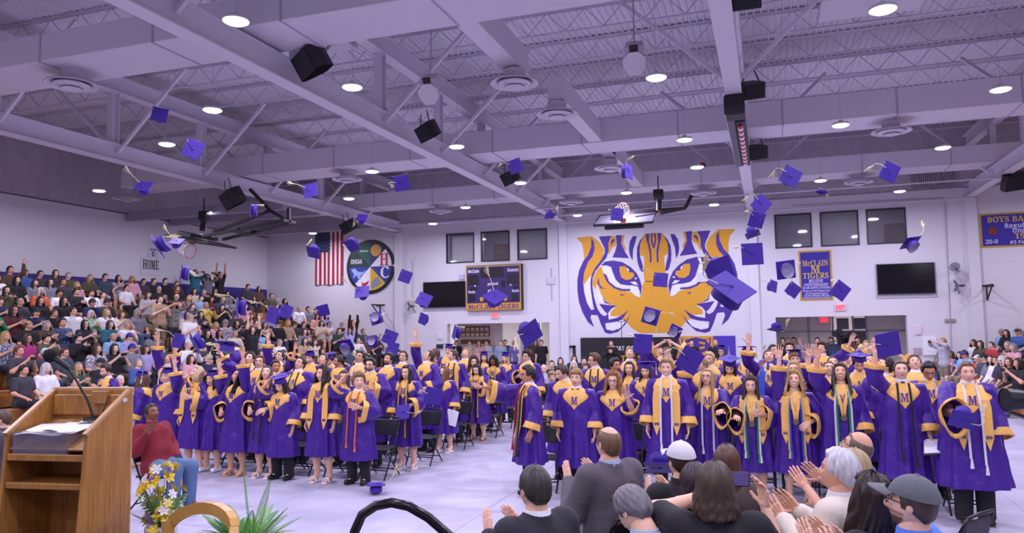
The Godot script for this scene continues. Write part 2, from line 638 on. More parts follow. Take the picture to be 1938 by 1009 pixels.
func block_mat(h: String) -> StandardMaterial3D: # painted concrete block: shallow joints and fine pores
	var m := mat(h, 0.6).duplicate() as StandardMaterial3D
	var im := Image.create(256, 256, false, Image.FORMAT_RGB8)
	im.fill(Color(0.8, 0.8, 0.8))
	for r in 4:
		im.fill_rect(Rect2i(0, r * 64, 256, 4), Color(0.45, 0.45, 0.45))
		for c in 2: im.fill_rect(Rect2i(c * 128 + (64 if r % 2 else 0), r * 64, 4, 64), Color(0.5, 0.5, 0.5))
	im.bump_map_to_normal_map(1.2)
	m.normal_enabled = true
	m.normal_texture = ImageTexture.create_from_image(im)
	m.normal_scale = 0.5
	m.uv1_triplanar = true
	m.uv1_world_triplanar = true
	m.uv1_scale = Vector3(1.25, 1.25, 1.25)
	m.resource_name = "painted_block"
	return m

func wall_with_holes(m: MB, x0: float, x1: float, y0: float, y1: float, holes: Array, z0: float, z1: float) -> void:
	var ys := [y0, y1]
	for h in holes:
		for q in [h[2], h[3]]:
			if not q in ys: ys.append(q)
	ys.sort()
	for k in ys.size() - 1:
		var mid: float = (ys[k] + ys[k + 1]) / 2
		var cuts := []
		for h in holes:
			if h[2] < mid and mid < h[3]: cuts.append([h[0], h[1]])
		cuts.sort()
		var x := x0
		for c in cuts + [[x1, x1]]:
			if c[0] > x: m.box(Vector3((x + c[0]) / 2, mid, (z0 + z1) / 2), Vector3(c[0] - x, ys[k + 1] - ys[k], z1 - z0))
			x = c[1]

func make_lobby(side: String, x0: float, x1: float, top: float) -> void:
	var wall := mat("dedce4", 0.6)
	var zb := ZF - 4.6
	var m := MB.new()
	var cx := (x0 + x1) / 2
	m.box(Vector3(cx, 1.5, zb - 0.1), Vector3(x1 - x0 + 0.4, 3.0, 0.2))
	m.box(Vector3(x0 - 0.1, 1.5, (zb + ZF) / 2 - 0.2), Vector3(0.2, 3.0, 4.4))
	m.box(Vector3(x1 + 0.1, 1.5, (zb + ZF) / 2 - 0.2), Vector3(0.2, 3.0, 4.4))
	var lw := struct("wall_lobby", m.mesh(wall), "pale wall of the lobby behind the %s opening" % side, "wall")
	m = MB.new()
	m.box(Vector3(cx, 2.9, (zb + ZF) / 2 - 0.2), Vector3(x1 - x0 + 0.4, 0.12, 4.5))
	struct("ceiling", m.mesh(mat("e6e4ea", 0.8)), "white lobby ceiling behind the %s opening" % side, "ceiling")
	for q in [-0.25, 0.25]:
		var at := Vector3(cx + (x1 - x0) * q, 2.82, ZF - 2.2)
		var t := thing("ceiling_light", "flat square light in the %s lobby ceiling, %s one" % [side, "left" if q < 0 else "right"], "ceiling light", at)
		m = MB.new()
		m.cbox(Vector3.ZERO, Vector3(1.25, 0.04, 0.6), 0.01)
		obj("frame", m.mesh(mat("e8e8ec", 0.5)), t)
		m = MB.new()
		m.box(Vector3(0, -0.022, 0), Vector3(1.15, 0.006, 0.5))
		var g := StandardMaterial3D.new()
		g.emission_enabled = true
		g.emission = Color(1.0, 0.98, 0.95)
		g.emission_energy_multiplier = 2.5
		obj("diffuser", m.mesh(g), t)
		var l := AreaLight3D.new()
		l.name = "lobby_light"
		l.area_size = Vector2(1.1, 0.5)
		l.light_color = Color(1.0, 0.96, 0.92)
		l.light_energy = 3.6
		l.area_range = 30.0
		l.shadow_enabled = true
		l.rotation.x = -PI / 2
		l.position.y = -0.04
		t.add_child(l)
	if side == "left":
		m = MB.new()
		for y in [1.98, 2.22]: m.cbox(Vector3(-12.1, y, ZF - 1.6), Vector3(1.35, 0.2, 0.04), 0.008)
		m.cbox(Vector3(-12.1, 1.66, ZF - 1.6), Vector3(1.35, 0.18, 0.04), 0.008)
		var t := tag(obj("honor_board", m.mesh(rough_mat("8a5a3a", 0.5, 3.0, 0.1, 0.3))), "brown wooden plaque boards on the lobby wall behind the left opening", "plaque")
		m = MB.new()
		for k in 6:
			for y in [1.96, 2.2]: m.cbox(Vector3(-12.65 + k * 0.22, y, ZF - 1.57), Vector3(0.16, 0.13, 0.02), 0.004)
		obj("plaque", m.mesh(mat("d9c2a8", 0.4)), t)
		m = MB.new()
		m.box(Vector3(-11.9, 1.4, ZF - 1.7), Vector3(2.1, 2.8, 0.12))
		struct("wall_lobby", m.mesh(mat("d8c9c4", 0.6)), "short beige wall that carries the plaque boards in the left lobby", "wall")
		m = MB.new()
		m.box(Vector3(-9.6, 1.4, ZF - 1.7), Vector3(0.9, 2.8, 0.12))
		struct("wall_lobby", m.mesh(wall), "white pier in the left lobby beside the hallway", "wall")
		m = MB.new()
		m.box(Vector3(-8.0, 1.4, ZF - 3.4), Vector3(2.2, 2.8, 0.12))
		struct("wall_lobby", m.mesh(wall), "pale hallway end at the right of the left lobby", "wall")
	else:
		m = MB.new()
		m.box(Vector3(1.1, 1.4, ZF - 1.9), Vector3(2.3, 2.8, 0.1))
		m.box(Vector3(4.2, 1.4, ZF - 1.9), Vector3(1.4, 2.8, 0.1))
		struct("wall_lobby", m.mesh(mat("d9cfc8", 0.6)), "beige panelled partition in the right lobby", "wall")
		m = MB.new()
		for x in [0.05, 1.45, 2.3, 3.0, 3.45, 4.85]: m.cbox(Vector3(x, 1.4, ZF - 1.82), Vector3(0.07, 2.8, 0.06), 0.008)
		m.cbox(Vector3(2.45, 1.93, ZF - 1.82), Vector3(4.9, 0.06, 0.06), 0.008)
		struct("door_frame", m.mesh(mat("8d8a96", 0.4, 0.3)), "grey metal door frames and transom bar in the right lobby", "door frame")
		m = MB.new()
		for x in [2.65, 3.22]: m.box(Vector3(x, 2.2, ZF - 1.86), Vector3(0.42, 0.42, 0.02))
		struct("window_7", m.mesh(mat("5c5a66", 0.2)), "two dark transom panes over the lobby door behind the right opening", "window")
		m = MB.new()
		m.box(Vector3(2.95, 0.95, ZF - 1.9), Vector3(1.05, 1.9, 0.05))
		struct("door_1", m.mesh(mat("5e4a44", 0.6)), "brown lobby door behind the right opening", "door")

func ibeam(m: MB, x: float, y0: float, h: float, w: float, z0: float, z1: float) -> void:
	var l := z1 - z0
	var zc := (z0 + z1) / 2
	m.box(Vector3(x, y0 + 0.0125, zc), Vector3(w, 0.025, l))
	m.box(Vector3(x, y0 + h / 2, zc), Vector3(0.02, h - 0.05, l))
	m.box(Vector3(x, y0 + h - 0.0125, zc), Vector3(w, 0.025, l))

func make_ceiling() -> void:
	var paint := mat("e2dee8", 0.6)
	var steel := mat("dedae6", 0.55)
	var thin := mat("c4bed0", 0.6)
	var m := MB.new() # corrugated steel deck: flats and flutes running away from the camera
	var x := XL
	var prof := PackedVector2Array()
	while x < XR:
		prof.append_array([Vector2(x, 9.03), Vector2(x + 0.03, 9.03), Vector2(x + 0.05, 9.072), Vector2(x + 0.1325, 9.072), Vector2(x + 0.1525, 9.03)])
		x += 0.1525
	for k in prof.size() - 1:
		if prof[k].distance_to(prof[k + 1]) < 0.001: continue
		m.quad(Vector3(prof[k].x, prof[k].y, ZF), Vector3(prof[k + 1].x, prof[k + 1].y, ZF), Vector3(prof[k + 1].x, prof[k + 1].y, ZN), Vector3(prof[k].x, prof[k].y, ZN))
	var deck := struct("ceiling", m.mesh(paint), "corrugated painted steel roof deck", "ceiling")
	m = MB.new()
	m.box(Vector3((XL + XR) / 2, 9.2, (ZF + ZN) / 2), Vector3(XR - XL + 0.8, 0.2, ZN - ZF + 0.8))
	obj("roof_slab", m.mesh(mat("8f8a98", 0.8)), deck)

	# bar joists across the hall
	var chord := MB.new()
	for e in [-0.035, 0.035]:
		chord.box(Vector3((XL + XR) / 2, 0.0, e * 0.5), Vector3(XR - XL, 0.03, 0.006))
		chord.box(Vector3((XL + XR) / 2, -0.015, e * 0.8), Vector3(XR - XL, 0.006, 0.028))
	var web := MB.new()
	var xx := XL + 0.2
	var up := true
	while xx < XR - 0.5:
		web.bar(Vector3(xx, 0.02 if up else 0.46, 0), Vector3(xx + 0.42, 0.46 if up else 0.02, 0), 0.016, 0.016)
		xx += 0.42
		up = not up
	var chord_mesh := chord.mesh(steel)
	var plate := MB.new()
	plate.box(Vector3((XL + XR) / 2, 0.015, 0), Vector3(XR - XL, 0.01, 0.11))
	for e in [-0.02, 0.02]: plate.box(Vector3((XL + XR) / 2, -0.012, e), Vector3(XR - XL, 0.045, 0.006))
	var plate_mesh := plate.mesh(steel)
	var web_mesh := web.mesh(thin)
	var k := 0
	var z := -27.45
	while z < ZN - 0.5:
		var j := Node3D.new()
		j.name = numbered("ceiling_joist")
		j.position = Vector3(0, 8.54, z)
		add_child(j)
		k += 1
		tag(j, "open web steel bar joist across the roof, %s from the far wall" % nth(k), "joist", "bar joists under the roof deck", "structure")
		obj("chord", chord_mesh, j)
		obj("top_plate", plate_mesh, j, Vector3(0, 0.47, 0))
		obj("web", web_mesh, j)
		z += 1.75
	# trusses that run away from the camera
	k = 0
	for gx in GIRDERS:
		k += 1
		var place: String = ["first roof truss, over the left bleachers", "second roof truss, with the big black loudspeakers", "third roof truss, with the black covered curtain", "fourth roof truss, over the right bleachers"][k - 1]
		var t := Node3D.new()
		t.name = numbered("ceiling_truss")
		add_child(t)
		tag(t, "pale steel " + place, "truss", "roof trusses", "structure")
		m = MB.new()
		ibeam(m, gx, 6.43, 0.42, 0.29, ZF, ZN)
		obj("bottom_chord", m.mesh(steel), t)
		m = MB.new()
		ibeam(m, gx, 8.12, 0.42, 0.26, ZF, ZN)
		obj("top_chord", m.mesh(steel), t)
		z = -25.95
		while z < ZN:
			m = MB.new()
			m.box(Vector3(gx, 7.5, z), Vector3(0.02, 1.3, 0.2))
			for e in [-0.1, 0.1]: m.box(Vector3(gx, 7.5, z + e), Vector3(0.17, 1.3, 0.02))
			obj("post", m.mesh(steel), t)
			for s in [-1, 1]:
				if k > 2 and posmod(roundi((z + 25.95) / 3.0), 2) == 1: continue
				m = MB.new()
				m.bar(Vector3(gx + s * 0.05, 6.66, z - 0.12), Vector3(gx + s * 2.05, 8.52, z - 0.12), 0.07, 0.07)
				obj("sway_brace", m.mesh(steel), t)
			z += 3.0

	# air ducts across the hall and along it
	var duct := mat("dcd8e4", 0.5)
	var dl := ["nearest the camera", "second from the camera", "farthest from the camera"]
	k = 0
	for d in [[-9.9, 6.92, 1.12, 0.5], [-19.2, 6.92, 1.2, 0.62], [-25.9, 6.92, 1.1, 0.55]]:
		var t := thing("air_duct", "long rectangular pale air duct across the roof trusses, " + dl[k], "air duct")
		t.set_meta("group", "rectangular air ducts")
		m = MB.new()
		m.cbox(Vector3(-4.05, d[1] + d[3] / 2, d[0]), Vector3(31.0, d[3], d[2]), 0.012)
		obj("body", m.mesh(duct), t)
		m = MB.new()
		m.box(Vector3.ZERO, Vector3(0.03, d[3] + 0.03, d[2] + 0.03))
		var fm := m.mesh(mat("b6b0c4", 0.5))
		for q in 13: obj("flange", fm, t, Vector3(-19.0 + q * 2.44, d[1] + d[3] / 2, d[0]))
		for px in [-19.9, -11.6, -6.5, -1.9, 2.9]:
			if k == 0 and px > -8.0 or k == 2 and px < -18.0: continue
			if k == 1 and (px == -6.5 or px == -1.9): continue
			diffuser(Vector3(px, 6.68, d[0]), "round white air diffuser under the %s duct, %s" % [["near", "middle", "far"][k], {-19.9: "over the left bleachers", -11.6: "right of the first truss", -6.5: "right of the second truss", -1.9: "left of the third truss", 2.9: "left of the fourth truss"}[px]])
		k += 1
	for d in [[-13.2, 5.0, -13.2, "near"], [-17.8, -14.9, -17.8, "far"]]:
		var t := thing("air_duct", "slim %s air duct running lengthwise over the middle of the court" % d[3], "air duct")
		t.set_meta("group", "lengthwise air ducts")
		m = MB.new()
		if d[3] == "near":
			m.cbox(Vector3(-4.25, 7.2, -11.0), Vector3(0.36, 0.5, 4.4), 0.012)
			m.cbox(Vector3(-4.25, 7.25, -3.0), Vector3(0.46, 0.6, 11.8), 0.012)
		else:
			m.cbox(Vector3(-4.0, 7.2, -17.6), Vector3(0.34, 0.5, 5.6), 0.012)
			m.cbox(Vector3(-4.0, 7.2, -22.6), Vector3(0.34, 0.5, 5.4), 0.012)
		obj("body", m.mesh(duct), t)
	diffuser(Vector3(-4.2, 6.68, -12.7), "round white air diffuser at the end of the near lengthwise duct")
	diffuser(Vector3(-4.0, 6.68, -14.9), "round white air diffuser at the near end of the far lengthwise duct")
	diffuser(Vector3(-4.05, 6.68, -20.7), "round white air diffuser at the middle of the far lengthwise duct")
	# cross beams near the left wall and thin conduits
	m = MB.new()
	for q in [[-18.3, 6.25, -20.95], [-18.3, 6.33, -22.95], [-18.3, 6.4, -27.3]]:
		m.cbox(Vector3(q[0], q[1] + 0.17, q[2]), Vector3(6.6, 0.34, 0.2), 0.01)
	struct("beam_cross", m.mesh(mat("a59eb0", 0.6)), "grey cross beams between the left wall and the first truss", "beam")
	m = MB.new()
	for q in [[-15.0, -0.5, 6.36, -26.8], [-7.6, 6.6, 6.3, -28.2], [-7.6, 6.6, 6.36, -24.9]]:
		m.tube([Vector3(q[0], q[2], q[3]), Vector3(q[1], q[2], q[3])], 0.03, 6)
	struct("trim_pipe", m.mesh(mat("cfcad8", 0.5)), "thin pale pipes crossing below the trusses near the far wall", "pipe")
	for q in [[-9.4, 8.62, -14.0, 1.5], [2.2, 8.62, -16.1, 1.6]]:
		m = MB.new()
		m.cbox(Vector3(q[0], q[1], q[2]), Vector3(q[3] * 1.2, 0.16, q[3] * 0.7), 0.02)
		tag(obj("heater_unit", m.mesh(duct)), "large flat grey unit heater hung under the deck %s" % ("behind the near loudspeaker" if q[0] < 0.0 else "right of the third truss"), "heater")

func nth(k: int) -> String:
	return ["", "first", "second", "third", "fourth", "fifth", "sixth", "seventh", "eighth", "ninth", "tenth", "eleventh", "twelfth", "thirteenth", "fourteenth", "fifteenth", "sixteenth", "seventeenth", "eighteenth", "nineteenth", "twentieth", "twenty first", "twenty second", "twenty third", "twenty fourth"][mini(k, 24)]

var diff_kit := []
func diffuser(at: Vector3, label: String) -> void:
	if diff_kit.is_empty():
		var w := mat("d3cfdc", 0.5)
		var a := MB.new()
		a.lathe([Vector2(0.2, 0.24), Vector2(0.2, 0.08), Vector2(0.42, 0.02), Vector2(0.45, -0.01), Vector2(0.43, -0.02), Vector2(0.33, 0.03)], 24)
		var b := MB.new()
		b.lathe([Vector2(0.0, -0.075), Vector2(0.1, -0.07), Vector2(0.29, -0.03), Vector2(0.31, -0.01), Vector2(0.24, 0.03), Vector2(0.05, 0.05)], 24)
		var d := MB.new()
		d.lathe([Vector2(0.0, -0.12), Vector2(0.05, -0.118), Vector2(0.17, -0.085), Vector2(0.18, -0.075), Vector2(0.06, -0.07)], 20)
		for q in 3: d.bar(Vector3(0, -0.1, 0), Vector3(cos(q * TAU / 3) * 0.24, -0.05, sin(q * TAU / 3) * 0.24), 0.015, 0.015)
		diff_kit = [a.mesh(w), b.mesh(w), d.mesh(w)]
	var t := thing("air_diffuser", label, "air vent", at, 0.0, "round air diffusers")
	obj("collar", diff_kit[0], t)
	obj("ring", diff_kit[1], t)
	obj("cone", diff_kit[2], t)


# ---------- things on the walls ----------
func panel(m: MB, x0: float, x1: float, y0: float, y1: float, z: float, d: float, ch := 0.008) -> void:
	m.cbox(Vector3((x0 + x1) / 2, (y0 + y1) / 2, z + d / 2), Vector3(x1 - x0, y1 - y0, d), ch)

func make_wall_things() -> void:
	var gold := mat("dca02c", 0.7)
	var purple := mat("4a2f96", 0.65)
	var white := mat("e9e8ee", 0.6)
	var black := mat("17161c", 0.5)
	# tiger mural painted on the wall: flat layers, a millimetre or two of paint each
	var t := thing("wall_mural", "huge gold and purple tiger eyes mural painted on the far wall", "mural", Vector3(-4.05, 0, ZF))
	var layer := 0
	for key in ["gold", "purple", "white", "iris", "glint"]:
		layer += 1
		for poly in MURAL[key]:
			for side in [1.0, -1.0]:
				var half := MB.new()
				var mir := PackedVector2Array()
				for p in poly: mir.append(Vector2(side * p.x, p.y))
				half.prism(mir, 0.002 + layer * 0.002)
				obj({"gold": "gold_fur", "purple": "purple_stripe", "white": "white_patch", "iris": "iris", "glint": "glint"}[key], half.mesh({"gold": gold, "purple": purple, "white": white, "iris": gold, "glint": white}[key]), t)

	# padded panel with the home lettering
	t = thing("wall_pad", "long black padded wall panel lettered HOME OF THE, with a purple tiger head end", "wall pad", Vector3(-4.05, 0, ZF))
	var m := MB.new()
	panel(m, -2.96, 0.78, 0.02, 1.8, 0, 0.06, 0.015)
	obj("black_pad", m.mesh(black), t)
	m = MB.new()
	panel(m, 0.8, 2.88, 0.02, 1.82, 0, 0.06, 0.015)
	obj("purple_pad", m.mesh(mat("4a33b0", 0.6)), t)
	letters("HOME OF THE", 0.17, 1.5, white, t, Vector3(-1.15, 1.38, 0.064), "lettering", "Droid Sans", Basis(Vector3(1, 0, 0), Vector3(0.2, 1, 0), Vector3(0, 0, 1)))
	letters("TIGERS", 0.3, 1.9, gold, t, Vector3(-0.75, 0.95, 0.064))
	m = MB.new()
	m.prism(PackedVector2Array([Vector2(0.82, 1.8), Vector2(1.06, 1.82), Vector2(1.72, 1.82), Vector2(2.1, 1.82), Vector2(2.06, 1.45), Vector2(2.12, 1.1), Vector2(1.9, 0.7), Vector2(1.5, 0.5), Vector2(1.05, 0.7), Vector2(0.84, 1.1), Vector2(0.9, 1.45)]), 0.066)
	obj("emblem_edge", m.mesh(gold), t)
	m = MB.new()
	m.prism(PackedVector2Array([Vector2(0.92, 1.75), Vector2(1.15, 1.7), Vector2(1.45, 1.78), Vector2(1.78, 1.7), Vector2(2.02, 1.76), Vector2(1.97, 1.42), Vector2(2.02, 1.12), Vector2(1.82, 0.78), Vector2(1.48, 0.6), Vector2(1.12, 0.78), Vector2(0.93, 1.12), Vector2(0.99, 1.42)]), 0.07)
	obj("emblem_face", m.mesh(purple), t)
	m = MB.new()
	for s in [-1.0, 1.0]:
		for q in [[Vector2(0.1, 1.62), Vector2(0.34, 1.58), Vector2(0.3, 1.5), Vector2(0.12, 1.55)], [Vector2(0.1, 1.4), Vector2(0.32, 1.46), Vector2(0.3, 1.36), Vector2(0.14, 1.33)], [Vector2(0.2, 1.2), Vector2(0.4, 1.3), Vector2(0.42, 1.14), Vector2(0.26, 1.05)], [Vector2(0.02, 1.3), Vector2(0.1, 1.25), Vector2(0.14, 1.05), Vector2(0.02, 0.98)], [Vector2(0.36, 1.7), Vector2(0.5, 1.72), Vector2(0.46, 1.52)], [Vector2(0.05, 0.9), Vector2(0.24, 0.95), Vector2(0.2, 0.8), Vector2(0.05, 0.74)]]:
			var p := PackedVector2Array()
			for v in q: p.append(Vector2(1.47 + s * v.x, v.y))
			m.prism(p, 0.074)
	obj("emblem_mark", m.mesh(gold), t)

	# scoreboard
	t = thing("scoreboard", "purple and gold scoreboard lettered McCLAIN TIGERS above the left opening", "scoreboard", Vector3(-10.58, 3.88, ZF))
	m = MB.new()
	panel(m, -1.21, 1.24, -0.92, 0.94, 0, 0.16, 0.01)
	obj("case", m.mesh(mat("1d1a26", 0.5)), t)
	m = MB.new()
	panel(m, -1.21, 1.19, -0.92, 0.92, 0.15, 0.015)
	obj("rim", m.mesh(mat("c79a4a", 0.5)), t)
	m = MB.new()
	panel(m, -1.16, 1.14, -0.62, 0.87, 0.16, 0.012)
	obj("face", m.mesh(mat("3a2468", 0.5)), t)
	for q in [[-0.55, 0.46, 0.4, 0.84], [-1.13, -0.62, 0.12, 0.56], [0.6, 1.11, 0.12, 0.56], [-1.1, -0.8, -0.56, -0.26], [0.78, 1.08, -0.56, -0.26], [0.34, 0.52, 0.0, 0.28], [-1.05, -0.7, -0.08, 0.05], [0.85, 1.1, -0.08, 0.05], [-0.35, 0.4, -0.58, -0.35]]:
		m = MB.new()
		panel(m, q[0], q[1], q[2], q[3], 0.165, 0.012)
		obj("digit_window", m.mesh(mat("211f2c", 0.3)), t)
	m = MB.new()
	panel(m, -1.19, 1.17, -0.91, -0.64, 0.16, 0.014)
	obj("name_strip", m.mesh(gold), t)
	letters("McCLAIN TIGERS", 0.19, 2.2, purple, t, Vector3(-0.01, -0.775, 0.178), "lettering", "Droid Serif")
	for q in [["McClain", 0.13, 0.48, -0.86, 0.7], ["Guests", 0.13, 0.48, 0.86, 0.7], ["period", 0.11, 0.44, -0.02, 0.16], ["player", 0.11, 0.44, -0.02, -0.12], ["fouls", 0.1, 0.3, -0.95, -0.15], ["fouls", 0.1, 0.3, 0.95, -0.15], ["B", 0.07, 0.06, -0.8, 0.09], ["B", 0.07, 0.06, 0.75, 0.09]]:
		letters(q[0], q[1], q[2], white, t, Vector3(q[3], q[4], 0.176))
	m = MB.new()
	for sx in [-0.52, 0.52]:
		m.prism(PackedVector2Array([Vector2(sx - 0.08, -0.38), Vector2(sx + 0.08, -0.38), Vector2(sx + 0.07, -0.5), Vector2(sx, -0.57), Vector2(sx - 0.07, -0.5)]), 0.18)
	obj("shield", m.mesh(gold), t)

	# televisions
	for q in [[-13.76, -11.86, 3.13, 4.2, "black wall television left of the scoreboard"], [3.66, 5.45, 3.2, 4.25, "black wall television right of the long banner"]]:
		t = thing("television", q[4], "television", Vector3((q[0] + q[1]) / 2, (q[2] + q[3]) / 2, ZF), 0.0, "wall televisions")
		var w: float = q[1] - q[0]
		var h: float = q[3] - q[2]
		m = MB.new()
		panel(m, -w / 2 - 0.06, w / 2 + 0.06, -h / 2 - 0.14, h / 2 + 0.03, 0, 0.03)
		obj("back_board", m.mesh(mat("bcbac8", 0.6)), t)
		m = MB.new()
		panel(m, -w / 2, w / 2, -h / 2, h / 2, 0.06, 0.06, 0.01)
		obj("case", m.mesh(mat("0e0e12", 0.4)), t)
		m = MB.new()
		panel(m, -w / 2 + 0.025, w / 2 - 0.025, -h / 2 + 0.03, h / 2 - 0.025, 0.115, 0.008, 0.002)
		obj("screen", m.mesh(mat("0c0b10", 0.12)), t)

	# hanging stars and stripes
	t = thing("flag", "hanging United States flag on the far wall above the left bleachers", "flag", Vector3(-18.4, 5.44, ZF))
	var im := Image.create(260, 432, false, Image.FORMAT_RGB8)
	for k in 13: im.fill_rect(Rect2i(k * 20, 0, 20, 432), Color("a8202f") if k % 2 == 0 else Color("e6e2e6"))
	im.fill_rect(Rect2i(0, 0, 140, 166), Color("1d2450"))
	for r in 11:
		for c in 9:
			if (r + c) % 2 == 0:
				var px := 14 + c * 14
				var py := 12 + r * 14
				im.fill_rect(Rect2i(px - 4, py - 1, 9, 3), Color("dcdce6"))
				im.fill_rect(Rect2i(px - 1, py - 4, 3, 9), Color("dcdce6"))
	var fm := StandardMaterial3D.new()
	fm.albedo_texture = ImageTexture.create_from_image(im)
	fm.roughness = 0.8
	var rows: Array = []
	for j in 19:
		var row := PackedVector3Array()
		for k in 27:
			var u := k / 26.0
			var v := j / 18.0
			row.append(Vector3(lerpf(-0.71, 0.71, u), lerpf(-1.18, 1.18, v) + sin(u * 9.0) * 0.012 * (1 - v), 0.05 + sin(u * 15.0) * 0.02 * (1.2 - v)))
		rows.append(row)
	m = MB.new()
	m.grid(rows, false)
	for k in m.uv.size(): m.uv[k] = Vector2((m.v[k].x + 0.71) / 1.42, 1.0 - (m.v[k].y + 1.18) / 2.36)
	obj("cloth", m.mesh(fm, false, true), t)
	m = MB.new()
	m.tube([Vector3(-0.74, 1.18, 0.05), Vector3(0.74, 1.18, 0.05)], 0.014, 8)
	obj("rod", m.mesh(mat("b9a27a", 0.5)), t)

	# round conference board: eight wedges with letters and simple emblems
	t = thing("wall_plaque", "round conference emblem board with eight coloured wedges beside the flag", "plaque", Vector3(-16.32, 4.98, ZF))
	m = MB.new()
	m.lathe([Vector2(1.18, 0.0), Vector2(1.18, 0.05), Vector2(1.16, 0.06), Vector2(0.0, 0.06)], 48)
	var disc := obj("rim", m.mesh(black), t)
	disc.rotation.x = PI / 2
	var cc := ["23307e", "2a2a66", "0e5a48", "12302e", "2c3c98", "ecebf2", "d8b22e", "2a3890"]
	for k in 8: # wedges anticlockwise from the upper right one beside twelve o'clock
		var a0: float = [45.0, 90.0, 135.0, 180.0, 225.0, 270.0, 315.0, 0.0][k]
		var p := PackedVector2Array([Vector2.ZERO])
		for q in 9:
			var a := deg_to_rad(a0 + q * 45.0 / 8.0)
			p.append(Vector2(cos(a), sin(a)) * 1.04)
		m = MB.new()
		m.prism(p, 0.066)
		obj("wedge", m.mesh(mat([cc[1], cc[2], cc[3], cc[4], cc[5], cc[6], cc[7], "ecebf2"][k], 0.6)), t)
	letters("H", 0.52, 0.44, mat("c0243a", 0.6), t, Vector3(0.68, 0.28, 0.07), "lettering", "Droid Serif")
	letters("C", 0.5, 0.4, mat("e4e6f2", 0.6), t, Vector3(0.7, -0.28, 0.07), "lettering", "Droid Serif")
	letters("OHSAA", 0.2, 0.56, white, t, Vector3(-0.68, 0.24, 0.07))
	letters("Farmers", 0.1, 0.42, white, t, Vector3(-0.3, 0.7, 0.07))
	m = MB.new()
	m.prism(PackedVector2Array([Vector2(-0.95, -0.1), Vector2(-0.75, -0.05), Vector2(-0.6, -0.2), Vector2(-0.35, -0.22), Vector2(-0.22, -0.12), Vector2(-0.3, -0.28), Vector2(-0.5, -0.42), Vector2(-0.45, -0.55), Vector2(-0.6, -0.5), Vector2(-0.66, -0.35), Vector2(-0.85, -0.5), Vector2(-0.8, -0.3)]), 0.07)
	obj("lion_emblem", m.mesh(mat("9db0e6", 0.6)), t)
	m = MB.new()
	m.prism(PackedVector2Array([Vector2(-0.42, -0.6), Vector2(-0.35, -0.72), Vector2(-0.2, -0.68), Vector2(-0.05, -0.6), Vector2(-0.1, -0.75), Vector2(-0.25, -0.85), Vector2(-0.45, -0.95), Vector2(-0.4, -0.8)]), 0.07)
	obj("red_emblem", m.mesh(mat("c0243a", 0.6)), t)
	m = MB.new()
	m.prism(PackedVector2Array([Vector2(0.06, -0.98), Vector2(0.05, -0.7), Vector2(0.2, -0.55), Vector2(0.4, -0.42), Vector2(0.42, -0.55), Vector2(0.55, -0.72), Vector2(0.4, -0.86)]), 0.07)
	obj("hound_emblem", m.mesh(mat("8d8f98", 0.6)), t)
	m = MB.new()
	m.lathe([Vector2(0.26, 0.06), Vector2(0.26, 0.072), Vector2(0.0, 0.072)], 20)
	var tg := obj("tiger_emblem", m.mesh(mat("d3a24a", 0.6)), t, Vector3(0.28, 0.7, 0))
	tg.rotation.x = PI / 2

	# banners
	t = thing("banner", "tall purple banner with gold edge lettered McCLAIN TIGERS BELIEVE", "banner", Vector3(1.68, 3.945, ZF))
	cloth_banner(t, 1.1, 1.8, 0.06)
	var yl := mat("d9b64a", 0.7)
	var pale := mat("cfc8e8", 0.7)
	letters("McCLAIN", 0.2, 0.86, yl, t, Vector3(0, 0.44, 0.03), "lettering", "Droid Serif")
	letters("M", 0.27, 0.32, yl, t, Vector3(0, 0.21, 0.03), "lettering", "Droid Serif")
	letters("TIGERS", 0.2, 0.86, yl, t, Vector3(0, -0.01, 0.03), "lettering", "Droid Serif")
	for q in [["BELIEVE", 0.12, 0.46, -0.2], ["SPORTSMANSHIP", 0.09, 0.8, -0.33], ["IS AN EXPECTATION!", 0.09, 0.9, -0.44], ["Please Let the Players Play", 0.07, 0.9, -0.55], ["Let the Coaches Coach", 0.07, 0.74, -0.64], ["Let the Officials Officiate", 0.07, 0.84, -0.72], ["Let the Spectators Be Positive", 0.07, 0.94, -0.8]]:
		letters(q[0], q[1], q[2], pale, t, Vector3(0, q[3], 0.03))
	t = thing("banner", "wide purple banner with gold edge lettered BOYS BASKETBALL 1986-87", "banner", Vector3(8.3, 5.26, ZF))
	cloth_banner(t, 2.8, 1.16, 0.06)
	letters("BOYS BASKETBALL", 0.19, 2.35, yl, t, Vector3(0.0, 0.36, 0.03), "lettering", "Droid Serif")
	letters("Regular Season", 0.16, 1.55, pale, t, Vector3(0.1, 0.13, 0.03))
	letters("Undefeated", 0.16, 1.1, pale, t, Vector3(0.1, -0.04, 0.03))
	letters("1986-87", 0.18, 1.0, yl, t, Vector3(0.1, -0.22, 0.03), "lettering", "Droid Serif")
	letters("20-0", 0.14, 0.36, pale, t, Vector3(-1.08, -0.38, 0.03))
	letters("#3 Final A. P. Poll", 0.11, 1.3, pale, t, Vector3(0.1, -0.43, 0.03))
	m = MB.new()
	m.lathe([Vector2(0.14, 0.0), Vector2(0.14, 0.02), Vector2(0.0, 0.03)], 18)
	var bb := obj("ball_emblem", m.mesh(mat("7a3a2e", 0.7)), t, Vector3(-1.02, -0.02, 0.022))
	bb.rotation.x = PI / 2

	# signs on the left wall
	t = thing("paper_sign", "white paper sign lettered HOME on the left wall", "sign", Vector3(XL + 0.01, 4.75, -22.1))
	t.rotation.y = PI / 2
	m = MB.new()
	panel(m, -0.48, 0.48, -0.36, 0.3, 0, 0.006, 0.002)
	obj("sheet", m.mesh(mat("d6d4e0", 0.8)), t)
	letters("HOME", 0.34, 0.76, black, t, Vector3(0, 0.02, 0.01), "lettering", "Droid Serif")
